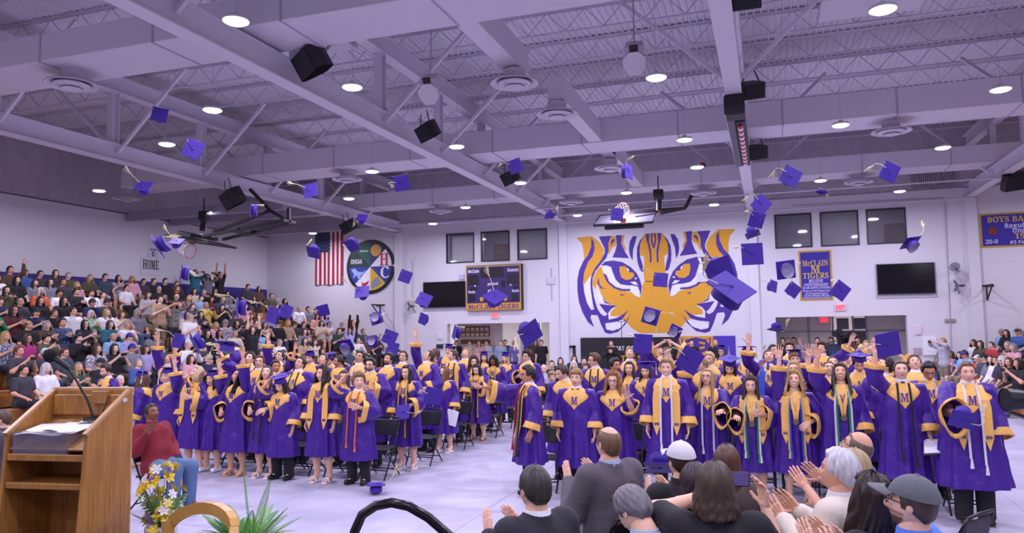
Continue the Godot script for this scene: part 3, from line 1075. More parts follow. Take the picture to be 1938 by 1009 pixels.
	t = thing("paper_sign", "small white paper sign lettered SECTION D above the HOME sign", "sign", Vector3(XL + 0.01, 5.24, -22.2))
	t.rotation.y = PI / 2
	m = MB.new()
	panel(m, -0.26, 0.26, -0.18, 0.2, 0, 0.006, 0.002)
	obj("sheet", m.mesh(mat("d0cedc", 0.8)), t)
	letters("SECTION", 0.07, 0.3, purple, t, Vector3(0, 0.1, 0.01))
	letters("D", 0.18, 0.12, mat("232050", 0.6), t, Vector3(0, -0.06, 0.01))

	# exit signs
	for q in [[-10.56, 2.75, ZF, "red exit sign over the left opening"], [2.43, 2.78, ZF, "red exit sign over the right opening"], [2.0, 2.36, ZF - 1.75, "red exit sign inside the right lobby"], [-9.75, 2.3, ZF - 1.6, "red exit sign inside the left lobby"]]:
		t = thing("exit_sign", q[3], "exit sign", Vector3(q[0], q[1], q[2]), 0.0, "lit exit signs")
		m = MB.new()
		panel(m, -0.19, 0.19, -0.12, 0.12, 0, 0.06, 0.008)
		obj("case", m.mesh(mat("d8d6de", 0.5)), t)
		m = MB.new()
		panel(m, -0.165, 0.165, -0.095, 0.095, 0.058, 0.006, 0.002)
		obj("face", m.mesh(mat("f0b8c0", 0.5)), t)
		var g := StandardMaterial3D.new()
		g.albedo_color = Color("d83048")
		g.emission_enabled = true
		g.emission = Color(1.0, 0.12, 0.2)
		g.emission_energy_multiplier = 0.9
		letters("EXIT", 0.15, 0.28, g, t, Vector3(0, 0, 0.066))
		var l := OmniLight3D.new()
		l.name = "exit_sign_light"
		l.light_color = Color(1.0, 0.3, 0.35)
		l.light_energy = 0.02
		l.light_size = 0.1
		l.omni_range = 30.0
		l.shadow_enabled = true
		l.position = Vector3(0, 0, 0.15)
		t.add_child(l)
	# brackets, fans, horn, boxes
	for q in [[-15.86, 3.3, "black wall bracket left of the left television"], [6.98, 3.41, "black wall bracket right of the right television"]]:
		m = MB.new()
		m.bar(Vector3(0, 0, 0.02), Vector3(0, -0.5, 0.02), 0.05, 0.04)
		m.bar(Vector3(-0.22, 0, 0.02), Vector3(0.22, 0, 0.02), 0.05, 0.05)
		m.bar(Vector3(0, 0, 0.02), Vector3(0, 0, 0.75), 0.05, 0.05)
		m.bar(Vector3(0, -0.48, 0.03), Vector3(0, -0.03, 0.7), 0.035, 0.035)
		var o := obj("wall_bracket", m.mesh(black), self, Vector3(q[0], q[1], ZF))
		tag(o, q[2], "bracket", "black wall brackets")
	for q in [[-14.27, 3.2, "grey wall fan left of the left television"], [6.07, 3.42, "grey wall fan right of the right television"]]:
		t = thing("wall_fan", q[2], "fan", Vector3(q[0], q[1], ZF + 0.32), 0.0, "grey wall fans")
		m = MB.new()
		for k in 5:
			var ring: Array = []
			for s in 20: ring.append(Vector3(cos(TAU * s / 20) * (0.05 + k * 0.05), sin(TAU * s / 20) * (0.05 + k * 0.05), 0.08))
			m.tube(ring, 0.005, 4, false, true)
		for s in 12: m.bar(Vector3(0, 0, 0.1), Vector3(cos(TAU * s / 12) * 0.25, sin(TAU * s / 12) * 0.25, 0.06), 0.006, 0.006)
		obj("guard", m.mesh(mat("8f8c9a", 0.4, 0.4)), t)
		m = MB.new()
		for s in 3: m.box(Vector3(cos(TAU * s / 3) * 0.11, sin(TAU * s / 3) * 0.11, 0.03), Vector3(0.2, 0.09, 0.01), Basis(Vector3(0, 0, 1), TAU * s / 3) * Basis(Vector3(1, 0, 0), 0.5))
		obj("blade", m.mesh(mat("5c5966", 0.5)), t)
		m = MB.new()
		m.tube([Vector3(0, 0, 0.0), Vector3(0, 0, -0.14)], 0.06, 10)
		m.bar(Vector3(0, -0.02, -0.1), Vector3(0.1, -0.25, -0.3), 0.03, 0.03)
		obj("motor", m.mesh(mat("6b6876", 0.5)), t)
	for q in [[6.05, 4.02, "grey horn speaker on the far wall above the right fan"]]:
		m = MB.new()
		m.lathe([Vector2(0.03, -0.3), Vector2(0.045, -0.12), Vector2(0.1, 0.02), Vector2(0.17, 0.1), Vector2(0.16, 0.1), Vector2(0.04, -0.1)], 16)
		var o := obj("horn_speaker", m.mesh(mat("a19eac", 0.5)), self, Vector3(q[0], q[1], ZF + 0.3))
		o.rotation = Vector3(1.2, -0.5, 0)
		tag(o, q[2], "speaker")
	for q in [["emergency_light", 5.84, 2.26, 0.32, 0.12, "9a988a", "small grey emergency light box right of the right opening"], ["notice", 4.86, 1.95, 0.2, 0.3, "e4d4dc", "white and red paper notice right of the right opening"], ["alarm_box", 4.8, 1.23, 0.24, 0.24, "b4a4ae", "small square alarm box low on the wall right of the right opening"], ["paper_sign", 5.19, 1.4, 0.42, 0.62, "ececf4", "plain white sheet on the wall right of the alarm box"], ["paper_sign", -13.05, 1.94, 0.2, 0.26, "e2e0ea", "small white notice left of the left opening"], ["wall_clock_box", -13.05, 1.5, 0.3, 0.18, "2a2932", "small dark box on the wall left of the left opening"], ["junction_box", -8.17, 4.1, 0.35, 0.3, "cfccd8", "white wall box right of the scoreboard"], ["junction_box", -2.2, 4.02, 0.5, 0.36, "d2d0dc", "white wall box between the mural and the long banner"], ["jersey_plaque", -12.04, 4.38, 0.24, 0.22, "bfc0da", "small purple lettered plaque above the left television"]]:
		m = MB.new()
		m.cbox(Vector3(0, 0, 0.03), Vector3(q[3], q[4], 0.06), 0.008)
		m.cbox(Vector3(0, 0, 0.062), Vector3(q[3] * 0.7, q[4] * 0.6, 0.008), 0.002)
		tag(obj(q[0], m.mesh(mat(q[5], 0.6)), self, Vector3(q[1], q[2], ZF)), q[6], "wall fitting")
	m = MB.new()
	for q in [[5.9, 6.2, 5.82, 1.2], [-14.3, 5.2, -14.3, 3.6], [-8.15, 4.6, -8.15, 3.3]]:
		m.tube([Vector3(q[0], q[1], ZF + 0.03), Vector3(q[2], q[3], ZF + 0.03)], 0.02, 6)
	m.tube([Vector3(1.0, 6.5, ZF + 0.03), Vector3(5.9, 6.45, ZF + 0.03), Vector3(5.9, 6.2, ZF + 0.03)], 0.018, 6)
	struct("trim_conduit", m.mesh(mat("c0bccb", 0.6)), "thin conduits on the far wall", "conduit")
	m = MB.new()
	for e in [-0.13, 0.13]: m.cbox(Vector3(e, 0.75, 0.05), Vector3(0.1, 1.5, 0.1), 0.01)
	m.cbox(Vector3(0, 1.46, 0.05), Vector3(0.36, 0.08, 0.1), 0.01)
	tag(obj("wall_frame", m.mesh(black), self, Vector3(-7.4, 0, ZF)), "narrow black upright frame between left opening and black pad", "frame")
	# microphone stand before the black pad
	t = thing("microphone_stand", "tall black stand with two microphones in front of the black wall pad", "microphone stand", Vector3(-5.05, 0, -27.2))
	m = MB.new()
	m.lathe([Vector2(0.16, 0.0), Vector2(0.16, 0.02), Vector2(0.03, 0.04), Vector2(0.014, 0.05), Vector2(0.012, 2.4), Vector2(0.0, 2.4)], 12)
	m.bar(Vector3(-0.14, 2.4, 0), Vector3(0.14, 2.4, 0), 0.02, 0.02)
	obj("stand", m.mesh(black), t)
	for e in [-0.13, 0.13]:
		m = MB.new()
		m.tube([Vector3(e, 2.42, -0.05), Vector3(e, 2.46, 0.12), Vector3(e, 2.47, 0.16)], [0.016, 0.02, 0.012], 8)
		obj("microphone", m.mesh(mat("2c2b34", 0.4)), t)

func cloth_banner(t: Node3D, w: float, h: float, edge: float) -> void:
	for q in [["gold_edge", w, h, 0.0, "c9a040"], ["field", w - 2 * edge, h - 2 * edge, 0.012, "3b2f9c"]]:
		var m := MB.new()
		m.cbox(Vector3(0, 0, 0.008 + q[3]), Vector3(q[1], q[2], 0.014), 0.003)
		obj(q[0], m.mesh(mat(q[4], 0.75)), t)

# ---------- things hung from the roof ----------
func make_hung_things() -> void:
	var black := mat("1b1a21", 0.55)
	for q in [[-7.1, 6.75, -10.6, 0.78, "large black loudspeaker at the second truss nearest the camera"], [-6.95, 6.6, -14.87, 0.66, "black loudspeaker at the middle of the second truss"], [-6.9, 6.6, -20.4, 0.7, "black loudspeaker on the second truss behind a flying cap"], [-14.4, 6.05, -17.6, 0.9, "black loudspeaker under the first truss above the left basket"], [-14.5, 6.05, -24.1, 0.8, "black loudspeaker under the first truss beside the flag"], [6.9, 6.25, -25.0, 0.9, "black loudspeaker under the fourth truss at the right"], [-0.15, 6.7, -10.5, 0.55, "black loudspeaker on the third truss nearest the camera"], [-0.12, 6.6, -14.5, 0.55, "black loudspeaker beside the covered curtain roll"], [-0.1, 6.6, -19.9, 0.6, "black loudspeaker at the far end of the curtain roll"]]:
		var s: float = q[3]
		var t := thing("loudspeaker", q[4], "loudspeaker", Vector3(q[0], q[1], q[2]), 0.0, "black loudspeakers")
		var right: bool = q[0] > -1.0
		t.rotation = Vector3(0.5, -0.5 if q[0] < -1.0 else 0.4, 0.15)
		var p := PackedVector2Array([Vector2(-0.4, -0.2), Vector2(0.4, -0.2), Vector2(0.44, -0.08), Vector2(0.36, 0.12), Vector2(0.17, 0.36), Vector2(-0.17, 0.36), Vector2(-0.36, 0.12), Vector2(-0.44, -0.08)])
		var b := MB.new()
		for k in p.size(): p[k] *= s
		b.prism(p, 0.52 * s, Transform3D(Basis(Vector3.RIGHT, -PI / 2), Vector3(0, -0.26 * s, 0)))
		obj("cabinet", b.mesh(black), t)
		b = MB.new()
		b.cbox(Vector3(0, 0, 0.205 * s), Vector3(0.66 * s, 0.46 * s, 0.03), 0.012)
		obj("grille", b.mesh(mat("26252d", 0.8)), t)
		b = MB.new()
		for e in [-0.3, 0.3]: b.bar(Vector3(e * s, 0.2 * s, 0), Vector3(e * s * 0.6, 0.62 * s, -0.15), 0.02, 0.02)
		obj("bracket", b.mesh(mat("4a4853", 0.5)), t)
	for q in [[-5.72, 6.55, -12.3, "white eight-sided hanging speaker right of the second truss"], [-1.93, 6.6, -12.2, "white eight-sided hanging speaker left of the third truss"]]:
		var t := thing("hanging_speaker", q[3], "speaker", Vector3(q[0], q[1], q[2]), 0.0, "white hanging speakers")
		t.rotation = Vector3(0.6, 0.1, 0)
		var b := MB.new()
		var p := PackedVector2Array()
		for k in 8: p.append(Vector2(cos(TAU * (k + 0.5) / 8) * 0.2, sin(TAU * (k + 0.5) / 8) * 0.2 - (0.02 if k in [5, 6] else 0.0)))
		b.prism(p, 0.06)
		obj("face", b.mesh(mat("e2dfe8", 0.5)), t)
		b = MB.new()
		b.cbox(Vector3(0, 0.1, -0.18), Vector3(0.3, 0.34, 0.36), 0.02)
		obj("case", b.mesh(mat("c2bdca", 0.5)), t)
		b = MB.new()
		b.cbox(Vector3(0.0, 0.24, 0.0), Vector3(0.14, 0.1, 0.06), 0.01)
		obj("vent", b.mesh(mat("2a2832", 0.6)), t)
		b = MB.new()
		b.tube([Vector3(0, 0.2, -0.2), Vector3(0, 1.4, -1.2)], 0.012, 6)
		obj("rod", b.mesh(mat("b0aabb", 0.5)), t)
	# covered curtain roll under the third truss
	var t := thing("curtain_roll", "dark case with red and white striped roll under the third truss", "curtain roll", Vector3(-0.43, 6.22, -16.6))
	var m := MB.new()
	m.cbox(Vector3(-0.09, 0.0, 0), Vector3(0.16, 0.36, 4.4), 0.02)
	obj("case", m.mesh(mat("5a5664", 0.5)), t)
	m = MB.new()
	m.cbox(Vector3(0.0, 0.02, 2.35), Vector3(0.36, 0.38, 0.5), 0.03)
	obj("end_box", m.mesh(black), t)
	m = MB.new()
	m.cbox(Vector3(0.08, -0.02, -0.1), Vector3(0.18, 0.3, 4.2), 0.02)
	obj("liner", m.mesh(black), t)
	var sm := [MB.new(), MB.new()]
	for k in 20: sm[k % 2].tube([Vector3(0.07, -0.16, 1.8 - k * 0.19), Vector3(0.07, -0.16, 1.62 - k * 0.19)], 0.055, 10)
	obj("red_stripe", sm[0].mesh(mat("b02238", 0.6)), t)
	obj("white_stripe", sm[1].mesh(mat("e8e4ea", 0.6)), t)

	# baskets folded up under the roof
	basket("main basketball hoop folded up in front of the tiger mural", Vector3(-4.05, 5.55, -23.0), Basis(Vector3.RIGHT, -PI / 2 + 0.42), true)
	basket("side basketball hoop folded up over the left bleachers", Vector3(-16.4, 5.02, -18.75), Basis(Vector3.UP, PI / 2) * Basis(Vector3.RIGHT, PI / 2 + 0.25), false)
	m = MB.new()
	for q in [[-16.0, 5.12, -18.3, -12.9, 5.37, -18.0], [-16.0, 5.12, -19.2, -12.9, 5.37, -18.4], [-16.0, 5.3, -18.75, -13.6, 5.75, -18.3], [-13.6, 5.75, -18.3, -12.9, 5.37, -18.2], [-12.9, 5.37, -17.9, -12.9, 5.37, -18.5], [-12.9, 5.3, -18.2, -12.9, 5.75, -18.2], [-14.6, 5.24, -18.1, -14.6, 5.24, -18.9], [-13.6, 5.75, -18.3, -14.4, 6.45, -18.4]]:
		m.bar(Vector3(q[0], q[1], q[2]), Vector3(q[3], q[4], q[5]), 0.08, 0.08)
	tag(obj("hoop_boom", m.mesh(black)), "black folding boom that carries the side basketball hoop", "hoop boom")
	m = MB.new()
	for q in [[-3.8, 5.75, -23.0, -2.3, 5.85, -23.6], [-2.3, 5.85, -23.6, -2.1, 6.25, -23.7], [-4.3, 5.75, -23.4, -2.4, 5.85, -23.7], [-3.0, 5.65, -23.0, -2.3, 5.85, -23.6]]:
		m.bar(Vector3(q[0], q[1], q[2]), Vector3(q[3], q[4], q[5]), 0.09, 0.09)
	tag(obj("hoop_boom", m.mesh(black)), "black folding boom behind the main basketball hoop", "hoop boom")
	for q in [[-3.05, 6.15, -23.2, "black hanging stage spotlight right of the main basketball hoop"], [-17.9, 6.05, -20.5, "black hanging stage spotlight over the left bleachers"]]:
		t = thing("spotlight", q[3], "spotlight", Vector3(q[0], q[1], q[2]), 0.0, "black hanging spotlights")
		m = MB.new()
		m.cbox(Vector3(0, 0.12, 0), Vector3(0.3, 0.3, 0.22), 0.02)
		obj("yoke_box", m.mesh(black), t)
		m = MB.new()
		m.tube([Vector3(0, -0.05, 0.0), Vector3(0, -0.4, 0.06)], 0.1, 12)
		obj("barrel", m.mesh(mat("24232b", 0.25)), t)
		m = MB.new()
		m.tube([Vector3(0, 0.25, 0), Vector3(0, 0.7, 0)], 0.02, 6)
		obj("hanger", m.mesh(black), t)
	t = thing("ball", "orange basketball stuck on the far duct under the roof", "ball", Vector3(-1.9, 7.62, -25.9))
	m = MB.new()
	m.lathe([Vector2(0.0, -0.12), Vector2(0.07, -0.098), Vector2(0.11, -0.045), Vector2(0.12, 0.0), Vector2(0.11, 0.045), Vector2(0.07, 0.098), Vector2(0.0, 0.12)], 16)
	obj("cover", m.mesh(mat("b0522a", 0.7)), t)

func basket(label: String, at: Vector3, b: Basis, net_up: bool) -> void: # board in its own x-y plane, rim towards +z
	var t := thing("basketball_hoop", label, "basketball hoop", at)
	t.basis = b
	var black := mat("1d1c24", 0.5)
	var m := MB.new()
	m.cbox(Vector3.ZERO, Vector3(1.78, 1.02, 0.02), 0.004)
	var gl := mat("5d5b69", 0.12)
	obj("board", m.mesh(gl), t)
	m = MB.new()
	for q in [[0, 0.52, 1.83, 0.06], [0, -0.54, 1.83, 0.1]]: m.cbox(Vector3(q[0], q[1], 0), Vector3(q[2], q[3], 0.06), 0.01)
	for e in [-0.9, 0.9]: m.cbox(Vector3(e, 0, 0), Vector3(0.05, 1.05, 0.06), 0.01)
	m.cbox(Vector3(0, -0.2, -0.14), Vector3(1.2, 0.5, 0.12), 0.02)
	obj("frame", m.mesh(black), t)
	m = MB.new()
	for q in [[0, 0.0, 0.62, 0.04], [0, -0.42, 0.62, 0.04]]: m.box(Vector3(q[0], q[1], 0.012), Vector3(q[2], q[3], 0.006))
	for e in [-0.29, 0.29]: m.box(Vector3(e, -0.21, 0.012), Vector3(0.04, 0.46, 0.006))
	obj("target_square", m.mesh(mat("e6e4ec", 0.5)), t)
	m = MB.new()
	var ring: Array = []
	for k in 28: ring.append(Vector3(cos(TAU * k / 28) * 0.23, -0.38, 0.38 + sin(TAU * k / 28) * 0.23))
	m.tube(ring, 0.011, 8, false, true)
	m.cbox(Vector3(0, -0.4, 0.08), Vector3(0.16, 0.12, 0.14), 0.01)
	obj("rim", m.mesh(mat("d0502a", 0.45)), t)
	m = MB.new()
	var dirn := -1.0
	for k in 12:
		var pts: Array = []
		var pts2: Array = []
		for j in 5:
			var r := 0.23 - 0.1 * minf(j / 3.0, 1.0)
			var a := TAU * (k + j * 0.5) / 12
			var a2 := TAU * (k - j * 0.5) / 12
			pts.append(Vector3(cos(a) * r, -0.38 + dirn * j * 0.095, 0.38 + sin(a) * r))
			pts2.append(Vector3(cos(a2) * r, -0.38 + dirn * j * 0.095, 0.38 + sin(a2) * r))
		m.tube(pts, 0.007, 4)
		m.tube(pts2, 0.007, 4)
	obj("net", m.mesh(mat("eeedf2", 0.8)), t)


# ---------- people ----------
# A person stands at the origin facing +z, y up; +x is the side that a viewer in front sees on the right.
var kit := {}
const UPV := Vector3.UP

func head_mb(us: int, vs: int, o: Dictionary) -> Dictionary: # o: jaw, nose, smile, open; the skin, eyes and pupils apart
	var m := MB.new()
	var rows: Array = []
	var jaw: float = o.get("jaw", 0.24)
	var nose: float = o.get("nose", 1.0)
	var tint: Array = []
	for j in vs + 1:
		var row := PackedVector3Array()
		var v := float(j) / vs
		var la := PI * (v - 0.5)
		for i in us:
			var u := float(i) / us
			var a := TAU * (u - 0.16 * sin(TAU * u) / TAU * 2.0) # columns closer together across the face
			var d := Vector3(sin(a) * cos(la), sin(la), cos(a) * cos(la))
			var p := Vector3(d.x * 0.074, d.y * 0.113, d.z * 0.094)
			if d.y < 0.0:
				var q := pow(-d.y, 1.6)
				p.x *= 1.0 - jaw * q
				p.z = p.z * (1.0 - 0.1 * q) + 0.012 * q
			else:
				p.x *= 1.0 + 0.05 * d.y
				if d.z < 0.0: p.z *= 1.0 + 0.06 * d.y
			var col := Color.WHITE
			if d.z > 0.15:
				var ax := absf(p.x)
				var f := clampf((d.z - 0.15) * 3.0, 0.0, 1.0)
				p.z -= f * 0.012 * exp(-pow((ax - 0.031) / 0.016, 2) - pow((p.y - 0.006) / 0.012, 2))
				p.z += f * 0.005 * exp(-pow((p.y - 0.026) / 0.009, 2)) * exp(-pow(ax / 0.05, 4))
				p.z += f * 0.004 * exp(-pow((ax - 0.042) / 0.018, 2) - pow((p.y + 0.025) / 0.02, 2))
				var ridge := smoothstep(0.024, -0.034, p.y) * smoothstep(-0.056, -0.042, p.y)
				p.z += f * nose * 0.026 * ridge * exp(-pow(ax / (0.008 + 0.009 * ridge), 2))
				p.z += f * 0.006 * exp(-pow(ax / 0.022, 2) - pow((p.y + 0.068) / 0.011, 2))
				p.z -= f * 0.004 * exp(-pow(ax / 0.022, 2) - pow((p.y + 0.069) / 0.003, 2))
				p.z += f * 0.009 * exp(-pow(ax / 0.022, 2) - pow((p.y + 0.1) / 0.014, 2))
				var lip := exp(-pow(ax / 0.021, 4) - pow((p.y + 0.069 - 0.004 * (ax / 0.02)) / 0.008, 4))
				col = col.lerp(Color(0.6, 0.24, 0.25), 0.85 * f * lip)
				var brow := exp(-pow((ax - 0.031) / 0.017, 4) - pow((p.y - 0.026 - 0.003 * sin(ax * 60.0)) / 0.0045, 4))
				col = col.lerp(Color(0.1, 0.07, 0.05), 0.85 * f * brow)
				if o.get("beard", false):
					var b := smoothstep(-0.03, -0.05, p.y) * (1.0 - 0.9 * lip) * smoothstep(0.0, 0.5, maxf(absf(p.y + 0.055), 0.0) * 60.0)
					col = col.lerp(Color(0.07, 0.05, 0.045), 0.85 * b)
			row.append(p)
			tint.append(col)
		rows.append(row)
	m.grid(rows, true, true)
	for k in m.c.size(): m.c[k] = tint[k]
	# ears
	for s in [-1.0, 1.0]:
		var er: Array = []
		for j in 7:
			var row := PackedVector3Array()
			var la := PI * (j / 6.0 - 0.5)
			for i in 10:
				var a := TAU * i / 10
				row.append(Vector3(s * (0.073 + 0.007 * cos(la) * cos(a) + 0.004), 0.0 + 0.031 * sin(la), -0.008 + cos(la) * sin(a) * 0.017))
			er.append(row)
		m.grid(er, true, s > 0.0)
	var e := MB.new()
	var pu := MB.new()
	for s in [-1.0, 1.0]:
		e.lathe([Vector2(0.0, -0.0062), Vector2(0.008, -0.0045), Vector2(0.0125, 0.0), Vector2(0.0085, 0.004), Vector2(0.0, 0.0055)], 12, Vector3(s * 0.031, 0.004, 0.0722), 0.85)
		pu.lathe([Vector2(0.0, -0.0056), Vector2(0.0052, -0.003), Vector2(0.0062, 0.001), Vector2(0.004, 0.0045), Vector2(0.0, 0.0055)], 10, Vector3(s * 0.031, 0.0045, 0.0782))
		pu.tube([Vector3(s * 0.0185, 0.0065, 0.0815), Vector3(s * 0.031, 0.0118, 0.083), Vector3(s * 0.0445, 0.0075, 0.0765)], 0.0016, 5)
	if o.get("smile", false):
		e.prism(PackedVector2Array([Vector2(-0.02, -0.064), Vector2(0.02, -0.064), Vector2(0.012, -0.072), Vector2(0.0, -0.0745), Vector2(-0.012, -0.072)]), 0.0045, Transform3D(Basis.IDENTITY, Vector3(0, 0, 0.0945)))
	return {"skin": m, "eye": e, "pupil": pu}

func hand_mb(cell: float, curl: float, spread: float) -> MB: # wrist at the origin, fingers along +y, palm towards +z, thumb on +x
	var b: Array = []
	b.append([Vector3(0, -0.03, 0), Vector3(0, 0.01, 0), 0.026, 0.027])
	for k in 4:
		var x := 0.032 - k * 0.0213
		b.append([Vector3(x * 0.55, 0.012, 0), Vector3(x, 0.082 - absf(k - 1.3) * 0.004, 0), 0.0155, 0.0125])
		var base := Vector3(x, 0.085 - absf(k - 1.3) * 0.004, 0)
		var l: float = [0.027, 0.03, 0.028, 0.022][k]
		var dx := x * (spread * 5.0 + 1.2)
		var a := curl * (0.5 + 0.15 * k)
		var p1 := base + Vector3(dx, 1, 0).normalized().rotated(Vector3.RIGHT, a) * l * 1.25
		var p2 := p1 + Vector3(dx, 1, 0).normalized().rotated(Vector3.RIGHT, a * 2.1) * l
		var p3 := p2 + Vector3(dx, 1, 0).normalized().rotated(Vector3.RIGHT, a * 2.9) * l * 0.7
		b.append([base, p1, 0.0088, 0.0078])
		b.append([p1, p2, 0.0078, 0.007])
		b.append([p2, p3, 0.007, 0.006])
	var t0 := Vector3(0.024, 0.02, 0.006)
	var t1 := t0 + Vector3(0.028, 0.026, 0.012)
	var t2 := t1 + Vector3(0.014 + spread * 0.05, 0.028, 0.008)
	b.append([Vector3(0.008, 0.005, 0.002), t0, 0.016, 0.014])
	b.append([t0, t1, 0.0135, 0.0105])
	b.append([t1, t2, 0.0105, 0.0085])
	return blob(b, cell, 0.006)

func hand_at(w: Vector3, dir: Vector3, palm: Vector3, s: float) -> Transform3D: # s: -1 for the hand on -x
	var y := dir.normalized()
	var z := (palm - y * palm.dot(y))
	if z.length() < 0.01: z = Vector3(0, 0, 1) - y * y.z
	z = z.normalized()
	var x := y.cross(z)
	return Transform3D(Basis(x * s, y, z), w)

# where the joints of the arms go: [elbow, wrist, palm, hand curl kind] for the +x arm, from the shoulder
const ARMS := {
	"down": [Vector3(0.05, -0.27, -0.02), Vector3(0.065, -0.51, 0.06), Vector3(-1, 0, 0.2), "rest"],
	"up": [Vector3(0.12, 0.15, 0.14), Vector3(0.10, 0.40, 0.16), Vector3(0, 0.1, 1), "open"],
	"high": [Vector3(0.02, 0.27, 0.07), Vector3(0.0, 0.53, 0.08), Vector3(0, 0.1, 1), "open"],
	"out": [Vector3(0.20, 0.10, 0.12), Vector3(0.30, 0.33, 0.18), Vector3(0, 0.1, 1), "open"],
	"chest": [Vector3(0.13, -0.25, 0.03), Vector3(-0.06, -0.17, 0.22), Vector3(0, 0, -1), "rest"],
	"belly": [Vector3(0.13, -0.26, 0.0), Vector3(-0.02, -0.33, 0.20), Vector3(0, -0.3, -1), "rest"],
	"head": [Vector3(0.20, 0.08, 0.13), Vector3(0.02, 0.26, 0.12), Vector3(-1, 0, 0), "rest"],
	"over": [Vector3(0.17, 0.20, 0.06), Vector3(-0.09, 0.37, 0.06), Vector3(0, -1, 0), "rest"],
	"point": [Vector3(0.04, -0.03, 0.28), Vector3(0.02, 0.03, 0.53), Vector3(0, -1, 0), "rest"],
	"give": [Vector3(0.06, -0.22, 0.16), Vector3(0.02, -0.20, 0.42), Vector3(0, -1, 0), "rest"],
	"wave": [Vector3(0.10, -0.24, 0.06), Vector3(0.06, -0.02, 0.22), Vector3(0, 0, 1), "open"],
	"clap": [Vector3(0.09, -0.25, 0.08), Vector3(-0.125, -0.10, 0.27), Vector3(-1, 0, 0), "flat"],
	"phone": [Vector3(0.11, -0.2, 0.16), Vector3(-0.10, 0.02, 0.31), Vector3(-0.6, 0, -0.6), "rest"],
	"lap": [Vector3(0.08, -0.25, 0.06), Vector3(-0.02, -0.36, 0.30), Vector3(0, -1, 0), "rest"],
	"photo": [Vector3(0.15, 0.1, 0.18), Vector3(-0.02, 0.2, 0.38), Vector3(-0.6, 0, -0.6), "rest"],
}

func arm_of(kind: String, s: float, sh: Vector3, f := 1.0) -> Dictionary:
	var a: Array = ARMS[kind]
	var m := Vector3(s, 1, 1) * f
	var e: Vector3 = sh + a[0] * m
	var w: Vector3 = sh + a[1] * m
	return {"s": s, "sh": sh, "e": e, "w": w, "palm": a[2] * Vector3(s, 1, 1), "hand": a[3], "dir": (w - e).normalized()}

# one skin: torso, limbs, head and hands joined into one mesh with the skin, eye and pupil surfaces
func body_mesh(j: Dictionary, cell: float, hand_kit: String, head: String) -> ArrayMesh:
	var b: Array = j.torso.duplicate()
	for a in j.arms:
		b.append([a.sh, a.e, 0.05 * j.fat, 0.04 * j.fat])
		b.append([a.e, a.w, 0.042 * j.fat, 0.028])
	for l in j.legs:
		b.append([l[0], l[1], 0.082 * j.fat, 0.056 * j.fat])
		b.append([l[1], l[1] + (l[2] - l[1]) * 0.4, 0.056 * j.fat, 0.056 * j.fat])
		b.append([l[1] + (l[2] - l[1]) * 0.4, l[2], 0.056 * j.fat, 0.036])
		b.append([l[2], l[2] + l[3], 0.036, 0.03])
	b.append([j.neck, j.head.origin + j.head.basis * Vector3(0, -0.04, -0.02), 0.056 * j.fat, 0.052])
	var m := blob(b, cell, 0.045)
	for a in j.arms:
		m.put(kit["hand_%s_%s" % [hand_kit, a.hand]], hand_at(a.w, a.dir.lerp(a.get("point", a.dir), 0.6), a.palm, a.s))
	var h: Dictionary = kit["head_" + head]
	m.put(h.skin, j.head)
	var e := MB.new()
	e.put(h.eye, j.head)
	var p := MB.new()
	p.put(h.pupil, j.head)
	var am := m.mesh(skin(0), true)
	e.into(am, mat("e8e6ea", 0.3))
	p.into(am, mat("2a201c", 0.3))
	return am

func torso_of(hip: Vector3, neck: Vector3, sw: float, fat: float) -> Array: # sw: half the shoulder width
	var up := neck - hip
	var t := []
	for s in [-1.0, 1.0]:
		t.append([hip + Vector3(s * 0.07, 0.0, 0), hip + up * 0.35 + Vector3(s * 0.055, 0, 0.01), 0.105 * fat, 0.095 * fat])
		t.append([hip + up * 0.35 + Vector3(s * 0.055, 0, 0.01), hip + up * 0.75 + Vector3(s * 0.085, 0, 0.01), 0.095 * fat, 0.105])
		t.append([hip + up * 0.72 + Vector3(s * 0.08, 0, 0.0), hip + up * 0.86 + Vector3(s * (sw - 0.02), 0, 0.0), 0.09, 0.058])
	t.append([hip + up * 0.8, neck, 0.075, 0.056])
	return t

func stand_joints(h: float, arm_l: String, arm_r: String, yaw: float, pitch: float, fat := 1.0, sw := 0.165) -> Dictionary:
	var f := h / 1.75
	var hip := Vector3(0, 0.94 * f, 0)
	var neck := Vector3(0, 1.475 * f, -0.005)
	var j := {"fat": fat, "neck": neck, "torso": torso_of(hip, neck, sw, fat), "hip": hip, "sw": sw, "f": f}
	j.arms = [arm_of(arm_l, -1.0, Vector3(-sw - 0.01, 1.41 * f, 0), f), arm_of(arm_r, 1.0, Vector3(sw + 0.01, 1.41 * f, 0), f)]
	j.legs = []
	for s in [-1.0, 1.0]:
		j.legs.append([hip + Vector3(s * 0.085, -0.03, 0), Vector3(s * 0.1, 0.49 * f, 0.015), Vector3(s * 0.11, 0.08, -0.02), Vector3(s * 0.02, -0.045, 0.14)])
	var hb := Basis(UPV, yaw) * Basis(Vector3.RIGHT, -pitch)
	j.head = Transform3D(hb, neck + Vector3(0, 0.03, 0.0) + hb * Vector3(0, 0.1, 0.022))
	return j

